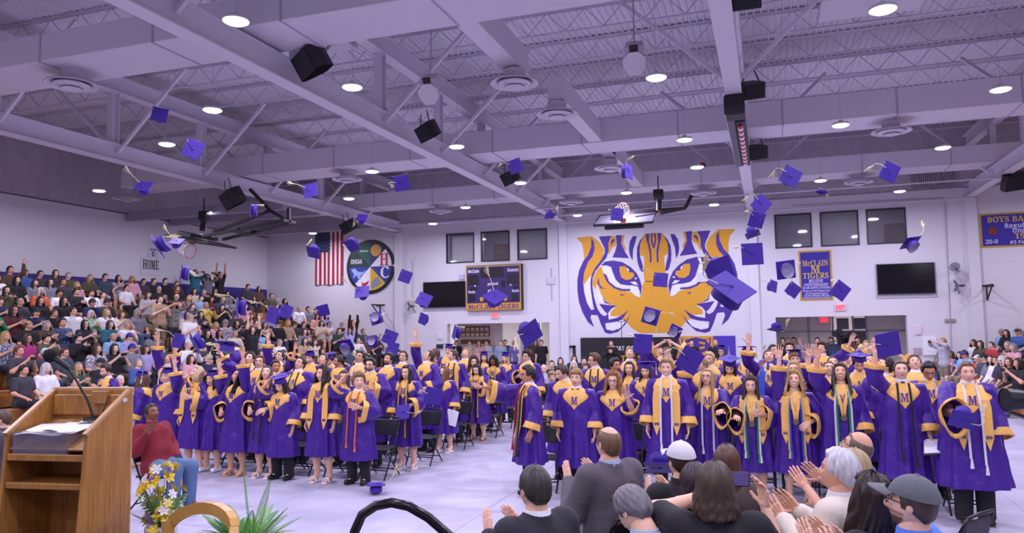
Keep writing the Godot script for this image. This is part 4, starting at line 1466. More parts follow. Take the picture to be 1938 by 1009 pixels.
func sit_joints(arm_l: String, arm_r: String, yaw: float, pitch: float, fat := 1.0, sw := 0.165, lean := 0.0) -> Dictionary: # origin on the seat
	var hip := Vector3(0, 0.09, 0)
	var neck := Vector3(0, 0.09 + 0.535 * cos(lean), 0.535 * sin(lean) - 0.01)
	var j := {"fat": fat, "neck": neck, "torso": torso_of(hip, neck, sw, fat), "hip": hip, "sw": sw, "f": 1.0}
	var sy := neck.y - 0.065
	j.arms = [arm_of(arm_l, -1.0, Vector3(-sw - 0.01, sy, neck.z)), arm_of(arm_r, 1.0, Vector3(sw + 0.01, sy, neck.z))]
	j.legs = []
	for s in [-1.0, 1.0]:
		j.legs.append([hip + Vector3(s * 0.09, -0.01, 0), Vector3(s * 0.12, 0.085, 0.43), Vector3(s * 0.12, -0.34, 0.41), Vector3(s * 0.02, -0.05, 0.13)])
	var hb := Basis(UPV, yaw) * Basis(Vector3.RIGHT, -pitch)
	j.head = Transform3D(hb, neck + Vector3(0, 0.03, 0.0) + hb * Vector3(0, 0.1, 0.022))
	return j

func shirt_mesh(j: Dictionary, long_sleeve: bool, cell: float, grow := 0.014) -> ArrayMesh:
	var b: Array = []
	for q in j.torso: b.append([q[0], q[1], q[2] + grow, q[3] + grow])
	b.pop_back()
	var up: Vector3 = j.neck - j.hip
	b.append([j.hip + up * 0.8, j.neck - up * 0.04, 0.08 + grow, 0.058 + grow])
	b.append([j.hip + Vector3(-0.07, -0.02, 0), j.hip + Vector3(0.07, -0.02, 0), 0.112 * j.fat + grow, 0.112 * j.fat + grow])
	for a in j.arms:
		if long_sleeve:
			b.append([a.sh, a.e, 0.055 * j.fat + grow, 0.046 * j.fat + grow])
			b.append([a.e, a.e.lerp(a.w, 0.93), 0.046 * j.fat + grow, 0.03 + grow])
		else:
			b.append([a.sh, a.sh.lerp(a.e, 0.72), 0.056 * j.fat + grow, 0.052 * j.fat + grow])
	return blob(b, cell, 0.04).mesh(cloth("808080"))

func trouser_mesh(j: Dictionary, short_leg: bool, cell: float) -> ArrayMesh:
	var b: Array = [[j.hip + Vector3(-0.06, 0.0, 0), j.hip + Vector3(0.06, 0.0, 0), 0.115 * j.fat, 0.115 * j.fat]]
	for l in j.legs:
		if short_leg:
			b.append([l[0], l[0].lerp(l[1], 0.8), 0.1 * j.fat, 0.085 * j.fat])
		else:
			b.append([l[0], l[1], 0.096 * j.fat, 0.074 * j.fat])
			b.append([l[1], l[2], 0.076 * j.fat, 0.066 * j.fat])
	return blob(b, cell, 0.04).mesh(cloth("303040"))

func shoe_mesh(l: Array, cell: float) -> ArrayMesh:
	var b: Array = []
	if true:
		var a: Vector3 = l[2] + Vector3(0, -0.02, -0.02)
		b.append([a, l[2] + Vector3(0, 0.03, 0), 0.045, 0.045])
		b.append([a + Vector3(0, -0.015, 0.0), l[2] + l[3] + Vector3(0, 0.01, 0), 0.045, 0.036])
	return blob(b, cell, 0.02).mesh(mat("2c2a30", 0.5))

const SKINS := ["e8b89e", "dca68a", "eec4ae", "c98f70", "8a5a42", "5c3a2c"]
func skin(k: int) -> StandardMaterial3D:
	var key := "skin_%d" % k
	if mats.has(key): return mats[key]
	var m := StandardMaterial3D.new()
	m.albedo_color = Color(SKINS[k])
	m.roughness = 0.5
	m.metallic_specular = 0.4
	m.vertex_color_use_as_albedo = true
	m.subsurf_scatter_enabled = true
	m.subsurf_scatter_strength = 0.08
	m.resource_name = key
	mats[key] = m
	return m

func cloth(h: String, pattern := false) -> StandardMaterial3D:
	var key := "cloth_%s_%s" % [h, pattern]
	if mats.has(key): return mats[key]
	var m := StandardMaterial3D.new()
	m.albedo_color = Color(h)
	m.roughness = 0.85
	m.rim_enabled = true
	m.rim = 0.25
	m.normal_enabled = true
	m.normal_texture = noise(0.03, 256, true, null, 6.0)
	m.normal_scale = 0.25
	m.uv1_triplanar = true
	m.uv1_scale = Vector3(2.2, 2.2, 2.2)
	if pattern:
		m.albedo_texture = noise(0.06, 128, false, pattern_ramp(), 4.0, FastNoiseLite.TYPE_CELLULAR)
		m.uv1_scale = Vector3(3.5, 3.5, 3.5)
	m.resource_name = key
	mats[key] = m
	return m

var pramp: Gradient
func pattern_ramp() -> Gradient:
	if pramp == null:
		pramp = ramp2(Color(0.35, 0.32, 0.4), Color(1, 1, 1))
		pramp.interpolation_mode = Gradient.GRADIENT_INTERPOLATE_CONSTANT
		pramp.add_point(0.45, Color(0.75, 0.7, 0.74))
		pramp.add_point(0.6, Color(1, 1, 1))
	return pramp

func hair_mat(h: String) -> StandardMaterial3D:
	var key := "hair_" + h
	if mats.has(key): return mats[key]
	var m := StandardMaterial3D.new()
	m.albedo_color = Color(h)
	m.roughness = 0.45
	m.metallic_specular = 0.5
	m.vertex_color_use_as_albedo = true
	m.resource_name = key
	mats[key] = m
	return m

# hair in head axes: a cap over the skull whose lower edge follows a hairline; long styles fall on from it
func hair_mb(o: Dictionary, us := 64, vs := 20) -> MB:
	var long: float = o.get("long", 0.0) # how far below the head's centre it falls
	var thick: float = o.get("thick", 0.014)
	var wave: float = o.get("wave", 0.0)
	var top: float = o.get("top", 0.0)
	var fringe: float = o.get("fringe", 0.0)
	var bald: float = o.get("bald", 0.0)
	var rng := RandomNumberGenerator.new()
	rng.seed = o.get("seed", 5)
	var jit := PackedFloat32Array()
	for k in us: jit.append(rng.randf_range(-1, 1))
	var rows: Array = []
	var tint: Array = []
	for j in vs + 1:
		var t := float(j) / vs
		var row := PackedVector3Array()
		for i in us:
			var a := TAU * i / us # 0 is the face
			var side := absf(wrapf(a, -PI, PI)) # 0 front, PI back
			var edge: float # height of the hairline on the skull, as latitude
			var front := 0.72 - fringe
			if side < 0.95: edge = lerpf(front, front * 0.9, side / 0.95)
			elif side < 1.25: edge = lerpf(front * 0.9, -0.12, (side - 0.95) / 0.3)
			elif side < 1.75: edge = lerpf(-0.12, -0.2, (side - 1.25) / 0.5)
			else: edge = lerpf(-0.2, -0.62, minf((side - 1.75) / 0.8, 1.0))
			var la0 := PI / 2 - bald * 1.2
			var n_head := 1.0 if long == 0.0 or side < 0.95 else 0.45
			var p: Vector3
			var tt := minf(t / n_head, 1.0)
			var la := lerpf(la0, edge if n_head == 1.0 else maxf(edge, 0.0), tt)
			var d := Vector3(sin(a) * cos(la), sin(la), cos(a) * cos(la))
			p = Vector3(d.x * 0.077, d.y * 0.117, d.z * 0.097)
			if d.z < 0.0 and d.y > 0.0: p.z *= 1.0 + 0.06 * d.y
			var th := thick * (1.0 if tt < 0.85 or n_head < 1.0 else lerpf(1.0, -0.3, (tt - 0.85) / 0.15))
			if bald > 0.0: th *= smoothstep(-0.1, 0.35, t)
			if t == 0.0 and bald > 0.0: th = -0.002
			th += top * maxf(0.0, d.y) * (0.6 + 0.4 * maxf(d.z, 0.0))
			th += jit[i] * thick * (0.2 + 0.12 * sin(t * 5.0 + jit[(i * 7) % us] * 3.0))
			if wave > 0.0: th += wave * (sin(a * 9.0 + t * 16.0 + jit[i]) + sin(a * 14.0 - t * 23.0)) * 0.5
			p += d * th
			if t > n_head:
				var q := (t - n_head) / (1.0 - n_head)
				var fall := long * (1.0 - 0.1 * absf(jit[i]) - (0.12 if side < 1.5 else 0.0))
				var r := 0.082 + thick + 0.02 * q + wave * sin(q * 14.0 + jit[i] * 2.0) * 1.2
				var out := Vector3(sin(a) * r, 0, cos(a) * (r + 0.012))
				if side < 1.35: out.z = lerpf(out.z, 0.075 + 0.02 * q, 0.7)
				p = Vector3(lerpf(p.x, out.x, minf(q * 3.0, 1.0)), lerpf(p.y, -fall, q), lerpf(p.z, out.z, minf(q * 3.0, 1.0)))
				if q > 0.94: p = p * Vector3(0.9, 1, 0.9)
			row.append(p)
			var sh := 0.82 + 0.18 * jit[i]
			tint.append(Color(sh, sh, sh))
		rows.append(row)
	var m := MB.new()
	m.grid(rows, true, false)
	for k in m.c.size(): m.c[k] = tint[k]
	if o.get("bun", false):
		m.lathe([Vector2(0.0, -0.045), Vector2(0.032, -0.034), Vector2(0.046, 0.0), Vector2(0.034, 0.032), Vector2(0.0, 0.044)], 14, Vector3(0, 0.075, -0.105))
	if o.get("pony", false):
		m.tube([Vector3(0, 0.05, -0.1), Vector3(0, 0.05, -0.14), Vector3(0, -0.03, -0.16), Vector3(0, -0.13, -0.15), Vector3(0, -0.2, -0.14)], [0.025, 0.028, 0.03, 0.024, 0.006], 10)
	return m

const HAIRS := {
	"short": {"thick": 0.014, "top": 0.012, "wave": 0.003, "seed": 3}, "crew": {"thick": 0.008, "top": 0.006, "seed": 4}, "quiff": {"thick": 0.013, "top": 0.026, "seed": 6},
	"mop": {"thick": 0.02, "top": 0.014, "fringe": 0.25, "wave": 0.004, "seed": 7}, "curly": {"thick": 0.026, "top": 0.02, "fringe": 0.12, "wave": 0.011, "seed": 8},
	"long": {"long": 0.36, "thick": 0.014, "wave": 0.002, "seed": 9}, "wavy": {"long": 0.38, "thick": 0.02, "wave": 0.009, "seed": 10}, "longest": {"long": 0.46, "thick": 0.013, "wave": 0.001, "seed": 11},
	"bob": {"long": 0.15, "thick": 0.018, "wave": 0.003, "fringe": 0.1, "seed": 12}, "curls": {"long": 0.26, "thick": 0.03, "wave": 0.013, "seed": 13},
	"bun": {"thick": 0.012, "bun": true, "seed": 14}, "pony": {"thick": 0.012, "pony": true, "seed": 15}, "thin": {"thick": 0.006, "bald": 0.6, "seed": 16}, "fringe_only": {"thick": 0.006, "bald": 0.85, "seed": 17},
}

func make_people_kits() -> void:
	kit.head_plain = head_mb(56, 48, {"jaw": 0.24})
	kit.head_smile = head_mb(56, 48, {"jaw": 0.26, "smile": true, "nose": 0.9})
	kit.head_slim = head_mb(56, 48, {"jaw": 0.3, "nose": 0.8})
	kit.head_beard = head_mb(56, 48, {"jaw": 0.16, "beard": true})
	kit.head_far = head_mb(32, 28, {"jaw": 0.26})
	for q in [["fine", 0.0055], ["far", 0.009], ["near", 0.0035]]:
		kit["hand_%s_rest" % q[0]] = hand_mb(q[1], 0.42, 0.05)
		kit["hand_%s_open" % q[0]] = hand_mb(q[1], 0.1, 0.7)
		kit["hand_%s_flat" % q[0]] = hand_mb(q[1], 0.06, 0.12)
	for h in HAIRS:
		kit["hair_" + h] = hair_mb(HAIRS[h]).mesh(hair_mat("3a2a20"), true)
		kit["hairfar_" + h] = hair_mb(HAIRS[h], 24, 10).mesh(hair_mat("3a2a20"), true)

func cap_fabric() -> StandardMaterial3D:
	var m := mat("3b1f92", 0.62)
	if not m.normal_enabled:
		m.normal_enabled = true
		m.normal_texture = noise(0.09, 128, true, null, 3.0)
		m.normal_scale = 0.25
		m.uv1_triplanar = true
		m.uv1_scale = Vector3(6, 6, 6)
		m.rim_enabled = true
		m.rim = 0.3
	return m

# mortarboard: the centre of the board's underside is the origin, the board faces +y
func cap_parts(t: Node3D, tassel: int) -> void:
	if not kit.has("cap_board"):
		var m := MB.new()
		m.cbox(Vector3(0, 0.004, 0), Vector3(0.245, 0.008, 0.245), 0.003)
		kit.cap_board = m.mesh(cap_fabric())
		m = MB.new()
		var rows: Array = []
		for j in 8:
			var row := PackedVector3Array()
			for i in 28:
				var a := TAU * i / 28
				var y := -0.085 * j / 7.0 * (1.0 + 0.28 * maxf(0.0, -cos(a)) + 0.15 * maxf(0.0, cos(a)))
				var r := lerpf(0.06, 0.092, minf(j / 3.0, 1.0)) if j > 0 else 0.05
				row.append(Vector3(sin(a) * r * 0.92, y, cos(a) * r * 1.1))
			rows.append(row)
		m.grid(rows, true, true)
		m.lathe([Vector2(0.004, 0.018), Vector2(0.012, 0.014), Vector2(0.014, 0.008)], 10)
		kit.cap_skull = m.mesh(cap_fabric())
		m = MB.new()
		rows = []
		for j in 8:
			var row := PackedVector3Array()
			for i in 28:
				var a := TAU * i / 28
				var y := -0.085 * j / 7.0 * (1.0 + 0.28 * maxf(0.0, -cos(a)) + 0.15 * maxf(0.0, cos(a))) - (0.003 if j < 7 else 0.0)
				var r := (lerpf(0.06, 0.092, minf(j / 3.0, 1.0)) if j > 0 else 0.05) - 0.003
				row.append(Vector3(sin(a) * r * 0.92, y, cos(a) * r * 1.1))
			rows.append(row)
		m.grid(rows, true, false)
		m.prism(PackedVector2Array([Vector2(-0.05, -0.05), Vector2(0.05, -0.05), Vector2(0.05, 0.05), Vector2(-0.05, 0.05)]), 0.002, Transform3D(Basis(Vector3.RIGHT, PI / 2), Vector3(0, -0.001, 0)))
		kit.cap_lining = m.mesh(mat("b9b4d2", 0.8))
		for k in 3: # tassels: hanging over a corner, flung outwards, and curling
			m = MB.new()
			var path: Array
			if k == 0: path = [Vector3(0, 0.014, 0), Vector3(0.08, 0.013, 0.06), Vector3(0.126, 0.006, 0.09), Vector3(0.13, -0.03, 0.093), Vector3(0.13, -0.08, 0.094)]
			elif k == 1: path = [Vector3(0, 0.014, 0), Vector3(0.08, 0.02, 0.06), Vector3(0.15, 0.05, 0.11), Vector3(0.2, 0.09, 0.13), Vector3(0.23, 0.14, 0.13)]
			else: path = [Vector3(0, 0.014, 0), Vector3(0.08, 0.018, 0.02), Vector3(0.16, 0.0, 0.04), Vector3(0.21, -0.05, 0.03), Vector3(0.2, -0.11, 0.0)]
			var cm := MB.new()
			cm.tube([path[0], path[1], path[2] * Vector3(0.78, 1, 0.78) if k == 0 else path[1]] if k == 0 else [path[0], path[1]], 0.003, 5)
			kit["cap_cord_%d" % k] = cm.mesh(mat("35208c", 0.6))
			m.tube(path.slice(1) if k else [path[2] * Vector3(0.78, 1, 0.78), path[2], path[3], path[4]], 0.0035, 5)
			var e: Vector3 = path[4]
			var d: Vector3 = (path[4] - path[3]).normalized()
			var rng := RandomNumberGenerator.new()
			rng.seed = 40 + k
			m.tube([e, e + d * 0.018], 0.009, 7)
			for q in 16:
				var w := Vector3(rng.randf_range(-1, 1), rng.randf_range(-1, 1), rng.randf_range(-1, 1)) * (0.016 if k == 0 else 0.032)
				m.tube([e + d * 0.012, e + d * 0.06 + w * 0.6, e + d * 0.115 + w], [0.0035, 0.0035, 0.003], 4)
			kit["cap_tassel_%d" % k] = m.mesh(mat("e4d6ac", 0.7))
	obj("board", kit.cap_board, t)
	var s := obj("skullcap", kit.cap_skull, t)
	obj("lining", kit.cap_lining, s)
	var ts := obj("tassel", kit["cap_tassel_%d" % (tassel % 3)], t)
	obj("cord", kit["cap_cord_%d" % (tassel % 3)], ts)


# ---------- graduates ----------
# profile of a gown for someone 1.75 m tall: height, half width, depth in front, depth behind
const GOWN := [[1.482, 0.07, 0.062, 0.07], [1.466, 0.1, 0.075, 0.085], [1.445, 0.145, 0.09, 0.1], [1.41, 0.19, 0.108, 0.115], [1.34, 0.215, 0.135, 0.135], [1.22, 0.222, 0.158, 0.15], [1.06, 0.226, 0.165, 0.155], [0.86, 0.24, 0.175, 0.165], [0.64, 0.262, 0.196, 0.185], [0.42, 0.285, 0.222, 0.21]]

func gown_at(y: float) -> Array: # y for someone 1.75 m tall
	for k in GOWN.size() - 1:
		if y >= GOWN[k + 1][0]:
			var t: float = clampf((y - GOWN[k][0]) / (GOWN[k + 1][0] - GOWN[k][0]), 0.0, 1.0)
			return [lerpf(GOWN[k][1], GOWN[k + 1][1], t), lerpf(GOWN[k][2], GOWN[k + 1][2], t), lerpf(GOWN[k][3], GOWN[k + 1][3], t)]
	var q: Array = GOWN[GOWN.size() - 1]
	return [q[1], q[2], q[3]]

func gown_pt(a: float, y: float, g: Dictionary, off := 0.0) -> Vector3: # a: 0 in front, growing towards +x
	var r := gown_at(y)
	var fat: float = g.fat
	var pl := smoothstep(1.34, 0.5, y) * (0.019 * (sin(a * 9.0 + g.ph) + 0.5 * sin(a * 5.0 - y * 3.0 + g.ph)) + 0.017 * (1.0 - 2.0 * absf(sin(a * 6.0 + g.ph + 0.8 * sin(y * 2.0)))))
	if y < 1.36: pl += 0.004 * sin(y * 23.0 + a * 3.0 + g.ph)
	var x: float = sin(a) * (r[0] * lerpf(1.0, fat, smoothstep(1.46, 1.3, y)) + pl + off)
	var c := cos(a)
	var z: float = c * ((r[1] if c > 0.0 else r[2]) * lerpf(1.0, fat, smoothstep(1.46, 1.3, y)) + pl + off)
	return Vector3(x, y * g.f, z)

func front_z(x: float, y: float, g: Dictionary) -> float:
	var r := gown_at(y)
	var w: float = r[0] * g.fat
	return r[1] * lerpf(1.0, g.fat, smoothstep(1.46, 1.3, y)) * sqrt(maxf(0.0, 1.0 - pow(clampf(x / w, -0.98, 0.98), 2))) + 0.022 * smoothstep(1.3, 0.6, y)

func gown_mat() -> StandardMaterial3D:
	if mats.has("gown"): return mats.gown
	var m := StandardMaterial3D.new()
	m.albedo_color = Color("411a88")
	m.roughness = 0.44
	m.metallic_specular = 0.45
	m.rim_enabled = true
	m.rim = 0.3
	m.normal_enabled = true
	m.normal_texture = noise(0.014, 256, true, null, 8.0)
	m.normal_scale = 0.55
	m.uv1_triplanar = true
	m.uv1_scale = Vector3(1.6, 0.7, 1.6)
	m.resource_name = "gown"
	mats.gown = m
	return m

func gold_mat() -> StandardMaterial3D:
	if mats.has("gold_satin"): return mats.gold_satin
	var m := StandardMaterial3D.new()
	m.albedo_color = Color("efb85c")
	m.roughness = 0.42
	m.rim_enabled = true
	m.rim = 0.3
	m.normal_enabled = true
	m.normal_texture = noise(0.02, 256, true, null, 6.0)
	m.normal_scale = 0.4
	m.uv1_triplanar = true
	m.uv1_scale = Vector3(2, 2, 2)
	m.resource_name = "gold_satin"
	mats.gold_satin = m
	return m

func ribbon(pts: Array, w: float, thick: float, pointed: bool, side := Vector3.RIGHT) -> MB: # a flat strip along pts, facing outwards along +z
	var m := MB.new()
	for k in pts.size() - 1:
		var a: Vector3 = pts[k]
		var b: Vector3 = pts[k + 1]
		var s := side * w * 0.5
		var s2 := s
		var n := (b - a).cross(side).normalized()
		if n.z < 0: n = -n
		var o := n * thick
		if pointed and k == pts.size() - 2:
			m.tri2(a - s + o, a + s + o, b + o, a - n)
			m.tri2(a - s, a + s, b, a + n)
		else:
			m.quad2(a - s + o, a + s + o, b + s2 + o, b - s2 + o, a - n * 0.1)
			m.quad2(a - s, a + s, b + s2, b - s2, a + n * 0.1)
			m.quad2(a + s, a + s + o, b + s2 + o, b + s2, a)
			m.quad2(a - s, a - s + o, b - s2 + o, b - s2, a)
	return m

func sleeve(m: MB, cuff: MB, a: Dictionary, g: Dictionary, raised: bool) -> void:
	var pts: Array = []
	var rad: Array = []
	var wr: Vector3 = a.e.lerp(a.w, 0.5 if raised else 0.86)
	var inner: Vector3 = a.sh - Vector3(a.s * 0.07, 0.02, 0)
	var curve := [inner, a.sh, a.sh.lerp(a.e, 0.5), a.e, a.e.lerp(wr, 0.5), wr]
	var rr := [0.066, 0.078, 0.082, 0.088, 0.1, 0.116]
	for k in curve.size() - 1:
		for q in 3:
			var t := q / 3.0
			pts.append((curve[k] as Vector3).lerp(curve[k + 1], t))
			rad.append(lerpf(rr[k], rr[k + 1], t))
	pts.append(wr)
	rad.append(rr[5])
	# droop: cloth hangs below the arm, most where the arm is level
	var rows: Array = []
	var x := Vector3.ZERO
	var n := pts.size()
	var sides := 20
	for k in n:
		var t: Vector3 = (pts[mini(k + 1, n - 1)] - pts[maxi(k - 1, 0)]).normalized()
		if x == Vector3.ZERO: x = t.cross(Vector3.FORWARD if absf(t.z) < 0.9 else Vector3.UP).normalized()
		x = (x - t * x.dot(t)).normalized()
		var y := t.cross(x)
		var level := 1.0 - absf(t.y)
		var row := PackedVector3Array()
		for s in sides:
			var ang := TAU * s / sides
			var d := x * cos(ang) + y * sin(ang)
			var r: float = rad[k] * g.fat * (1.0 + 0.07 * sin(ang * 4.0 + k * 0.7 + g.ph))
			var p: Vector3 = pts[k] + d * r
			if d.y < 0.0: p.y += d.y * 0.09 * (float(k) / n) * (0.35 + level)
			row.append(p)
		rows.append(row)
	m.grid(rows, true, true)
	var last: Array = []
	var ctr: Vector3 = pts[n - 1]
	for e in [[n - 3, 1.045], [n - 2, 1.045], [n - 1, 1.06], [n - 1, 0.93], [n - 2, 0.9]]:
		var row := PackedVector3Array()
		for p in rows[e[0]]: row.append(pts[e[0]] + (p - pts[e[0]]) * e[1] + (pts[n - 1] - pts[n - 2]).normalized() * (0.012 if e[0] == n - 1 else 0.0))
		last.append(row)
	cuff.grid(last, true, true)

func graduate(q: Dictionary) -> void:
	var h: float = q.get("h", 1.72)
	var f := h / 1.75
	var fat: float = q.get("fat", 1.0)
	var t := thing("person", q.label, "person", Vector3(q.x, 0, q.z), q.get("yaw", 0.0), "graduates in purple gowns")
	var al: String = q.get("al", "down")
	var ar: String = q.get("ar", "down")
	var female: bool = q.get("f", false)
	var sw := 0.155 if female else 0.175
	var j := stand_joints(h, al, ar, q.get("hy", 0.0), q.get("pitch", 0.0), minf(fat, 1.25), sw)
	if q.has("lean"):
		for a in j.arms: a.sh.x += q.lean * 0.5
	var g := {"fat": fat * (0.94 if female else 1.0), "f": f, "ph": q.x * 5.0 + q.z * 3.0}
	var head: String = q.get("head", "slim" if female else "plain")
	var body := obj("body", body_mesh(j, 0.026, "fine", head), t)
	var tone: int = q.get("skin", 0)
	body.set_surface_override_material(0, skin(tone))
	# gown
	var m := MB.new()
	var rows: Array = []
	var hem: float = q.get("hem", 0.4)
	for k in 18:
		var y := 1.482 - (1.482 - hem) * pow(k / 17.0, 1.15)
		var row := PackedVector3Array()
		for i in 72: row.append(gown_pt(TAU * i / 72, y, g))
		rows.append(row)
	m.grid(rows, true)
	var cuffs: Array = [MB.new(), MB.new()]
	for k in 2:
		var kind := al if k == 0 else ar
		sleeve(m, cuffs[k], j.arms[k], g, kind in ["up", "high", "out", "head", "over", "wave", "photo"])
	var gn := obj("gown", m.mesh(gown_mat()), t)
	for cuff in cuffs: obj("cuff", cuff.mesh(gold_mat()), gn)
	# yoke with a point in front
	m = MB.new()
	rows = []
	for k in 8:
		var row := PackedVector3Array()
		for i in 49:
			var a := TAU * i / 48 - PI
			var fr := absf(a)
			var yb: float
			if fr < 1.3: yb = lerpf(1.19, 1.395, pow(fr / 1.3, 0.7))
			elif fr < 1.85: yb = 1.395
			else: yb = lerpf(1.395, 1.27, (fr - 1.85) / 1.3)
			var y := lerpf(1.487, yb, k / 7.0)
			row.append(gown_pt(a, y, g, 0.01 + (0.0 if k < 7 else -0.006)))
		rows.append(row)
	m.grid(rows, false)
	var yk := obj("yoke", m.mesh(gold_mat()), t)
	if q.get("m", true):
		letters("M", 0.1, 0.088, mat("4c2a98", 0.6), yk, Vector3(0.0, 1.315 * f, front_z(0, 1.315, g) + 0.012), "letter", "Droid Serif", Basis(Vector3.RIGHT, -0.18))
	# what hangs round the neck
	if q.has("stole"):
		m = MB.new()
		for s in [-1.0, 1.0]:
			var pts: Array = []
			for k in 9:
				var y := lerpf(1.47, 0.86 if k < 8 else 0.8, k / 8.0)
				var x: float = s * lerpf(0.075, 0.125, minf(k / 2.5, 1.0))
				pts.append(Vector3(x, y * f, front_z(x, y, g) + 0.018))
			m.put(ribbon(pts, 0.095, 0.004, true), Transform3D.IDENTITY)
		var st := obj("stole", m.mesh(gold_mat() if q.stole == "gold" else cloth(q.stole)), t)
		if q.stole == "gold" and q.z > -10.6:
			for s in [[-1.0, "MHS"], [1.0, "2025"]]:
				var x: float = s[0] * 0.125
				letters(s[1], 0.03, 0.062, mat("4c2a98", 0.6), st, Vector3(x, 0.94 * f, front_z(x, 0.94, g) + 0.03))
	for c in q.get("cords", []):
		m = MB.new()
		var tas := MB.new()
		var w: float = 0.04 + 0.022 * q.cords.find(c)
		for s in [-1.0, 1.0]:
			var low: float = 0.72 if s < 0 else 0.66
			for e in [-0.006, 0.006]:
				var pts: Array = []
				for k in 10:
					var y := lerpf(1.472, low, k / 9.0)
					var x: float = s * (lerpf(0.062, w + 0.03, minf(k / 3.0, 1.0))) + e
					pts.append(Vector3(x, y * f, front_z(x, y, g) + 0.026))
				m.tube(pts, 0.006, 5)
				if e > 0.0:
					var b: Vector3 = pts[9]
					tas.tube([b, b - Vector3(0, 0.02, 0), b - Vector3(0, 0.1, -0.004)], [0.008, 0.012, 0.02], 8)
		var cd := obj("cord", m.mesh(cloth(c)), t)
		obj("tassel", tas.mesh(cloth(c)), cd)
	if q.get("medal", false):
		m = MB.new()
		for s in [-1.0, 1.0]:
			var pts: Array = []
			for k in 7:
				var y := lerpf(1.47, 1.12, k / 6.0)
				var x: float = s * lerpf(0.06, 0.004, k / 6.0)
				pts.append(Vector3(x, y * f, front_z(x, y, g) + 0.022))
			m.put(ribbon(pts, 0.035, 0.002, false), Transform3D.IDENTITY)
		var rb := obj("medal_ribbon", m.mesh(gold_mat()), t)
		m = MB.new()
		m.lathe([Vector2(0.0, -0.003), Vector2(0.034, -0.003), Vector2(0.036, 0.0), Vector2(0.034, 0.004), Vector2(0.0, 0.005)], 20)
		var md := obj("medal", m.mesh(mat("8a7a58", 0.3, 0.7)), rb, Vector3(0, 1.09 * f, front_z(0, 1.09, g) + 0.03))
		md.rotation.x = PI / 2
	if q.has("tie"):
		m = MB.new()
		m.prism(PackedVector2Array([Vector2(-0.02, 0.03), Vector2(0.02, 0.03), Vector2(0.024, -0.05), Vector2(-0.024, -0.05)] if q.tie != "bow" else [Vector2(-0.05, 0.02), Vector2(0, 0.008), Vector2(0.05, 0.02), Vector2(0.05, -0.02), Vector2(0, -0.008), Vector2(-0.05, -0.02)]), 0.012)
		obj("tie", m.mesh(cloth("22305c" if q.tie != "bow" else "1a1a22")), t, Vector3(0, 1.46 * f, 0.072))
	if not female:
		m = MB.new()
		m.lathe([Vector2(0.082, 1.455), Vector2(0.076, 1.485), Vector2(0.066, 1.515), Vector2(0.06, 1.51)], 20)
		var sc := obj("shirt_collar", m.mesh(cloth("e6e4ee")), t)
		sc.scale = Vector3(1, f, 0.95)
	wear_head(t, j.head, q, true)
	# trousers or bare legs, and shoes
	var low: String = q.get("low", "pants")
	if not low.begins_with("bare"):
		for l in j.legs:
			m = MB.new()
			m.tube([l[1] + Vector3(0, 0.22, 0), l[1], l[2] + Vector3(0, 0.0, 0), l[2] - Vector3(0, 0.045, 0)], [0.095 * j.fat, 0.082 * j.fat, 0.074 * j.fat, 0.078], 16)
			obj("trouser_leg", m.mesh(cloth("1b1a22")), t)
	var sc := {"pants": "18161c", "pants_brown": "4a2c20", "bare_white": "eceaf0", "bare_nude": "c99c80", "bare_sneaker": "f2f2f6", "bare_tan": "a8683c", "bare_black": "1c1a20"}
	var k2 := "shoe_%s_%.2f" % [low, f]
	if not kit.has(k2):
		kit[k2] = []
		for l in j.legs:
			m = MB.new()
			var a: Vector3 = l[2]
			if low in ["pants", "pants_brown", "bare_sneaker"]:
				m.put(blob([[a + Vector3(0, -0.03, -0.03), a + Vector3(0, 0.01, -0.01), 0.042, 0.044], [a + Vector3(0, -0.035, 0.0), a + l[3] + Vector3(0, 0.008, 0.0), 0.042, 0.036]], 0.014, 0.03), Transform3D.IDENTITY)
			else: # strapped sandal with a block heel
				m.cbox(a + Vector3(0, -0.068, 0.055), Vector3(0.085, 0.022, 0.235), 0.008)
				m.cbox(a + Vector3(0, -0.055, -0.035), Vector3(0.05, 0.045, 0.04), 0.006)
				m.tube([a + Vector3(-0.05, -0.05, 0.1), a + Vector3(-0.03, -0.005, 0.1), a + Vector3(0.03, -0.005, 0.1), a + Vector3(0.05, -0.05, 0.1)], 0.012, 6)
				var ring: Array = []
				for s in 10: ring.append(a + Vector3(cos(TAU * s / 10) * 0.042, 0.022, sin(TAU * s / 10) * 0.045))
				m.tube(ring, 0.006, 5, false, true)
			kit[k2].append(m.mesh(mat(sc[low], 0.5)))
	for sh in kit[k2]: obj("shoe", sh, t)
	if q.has("holds"): held_thing(q, t, j)

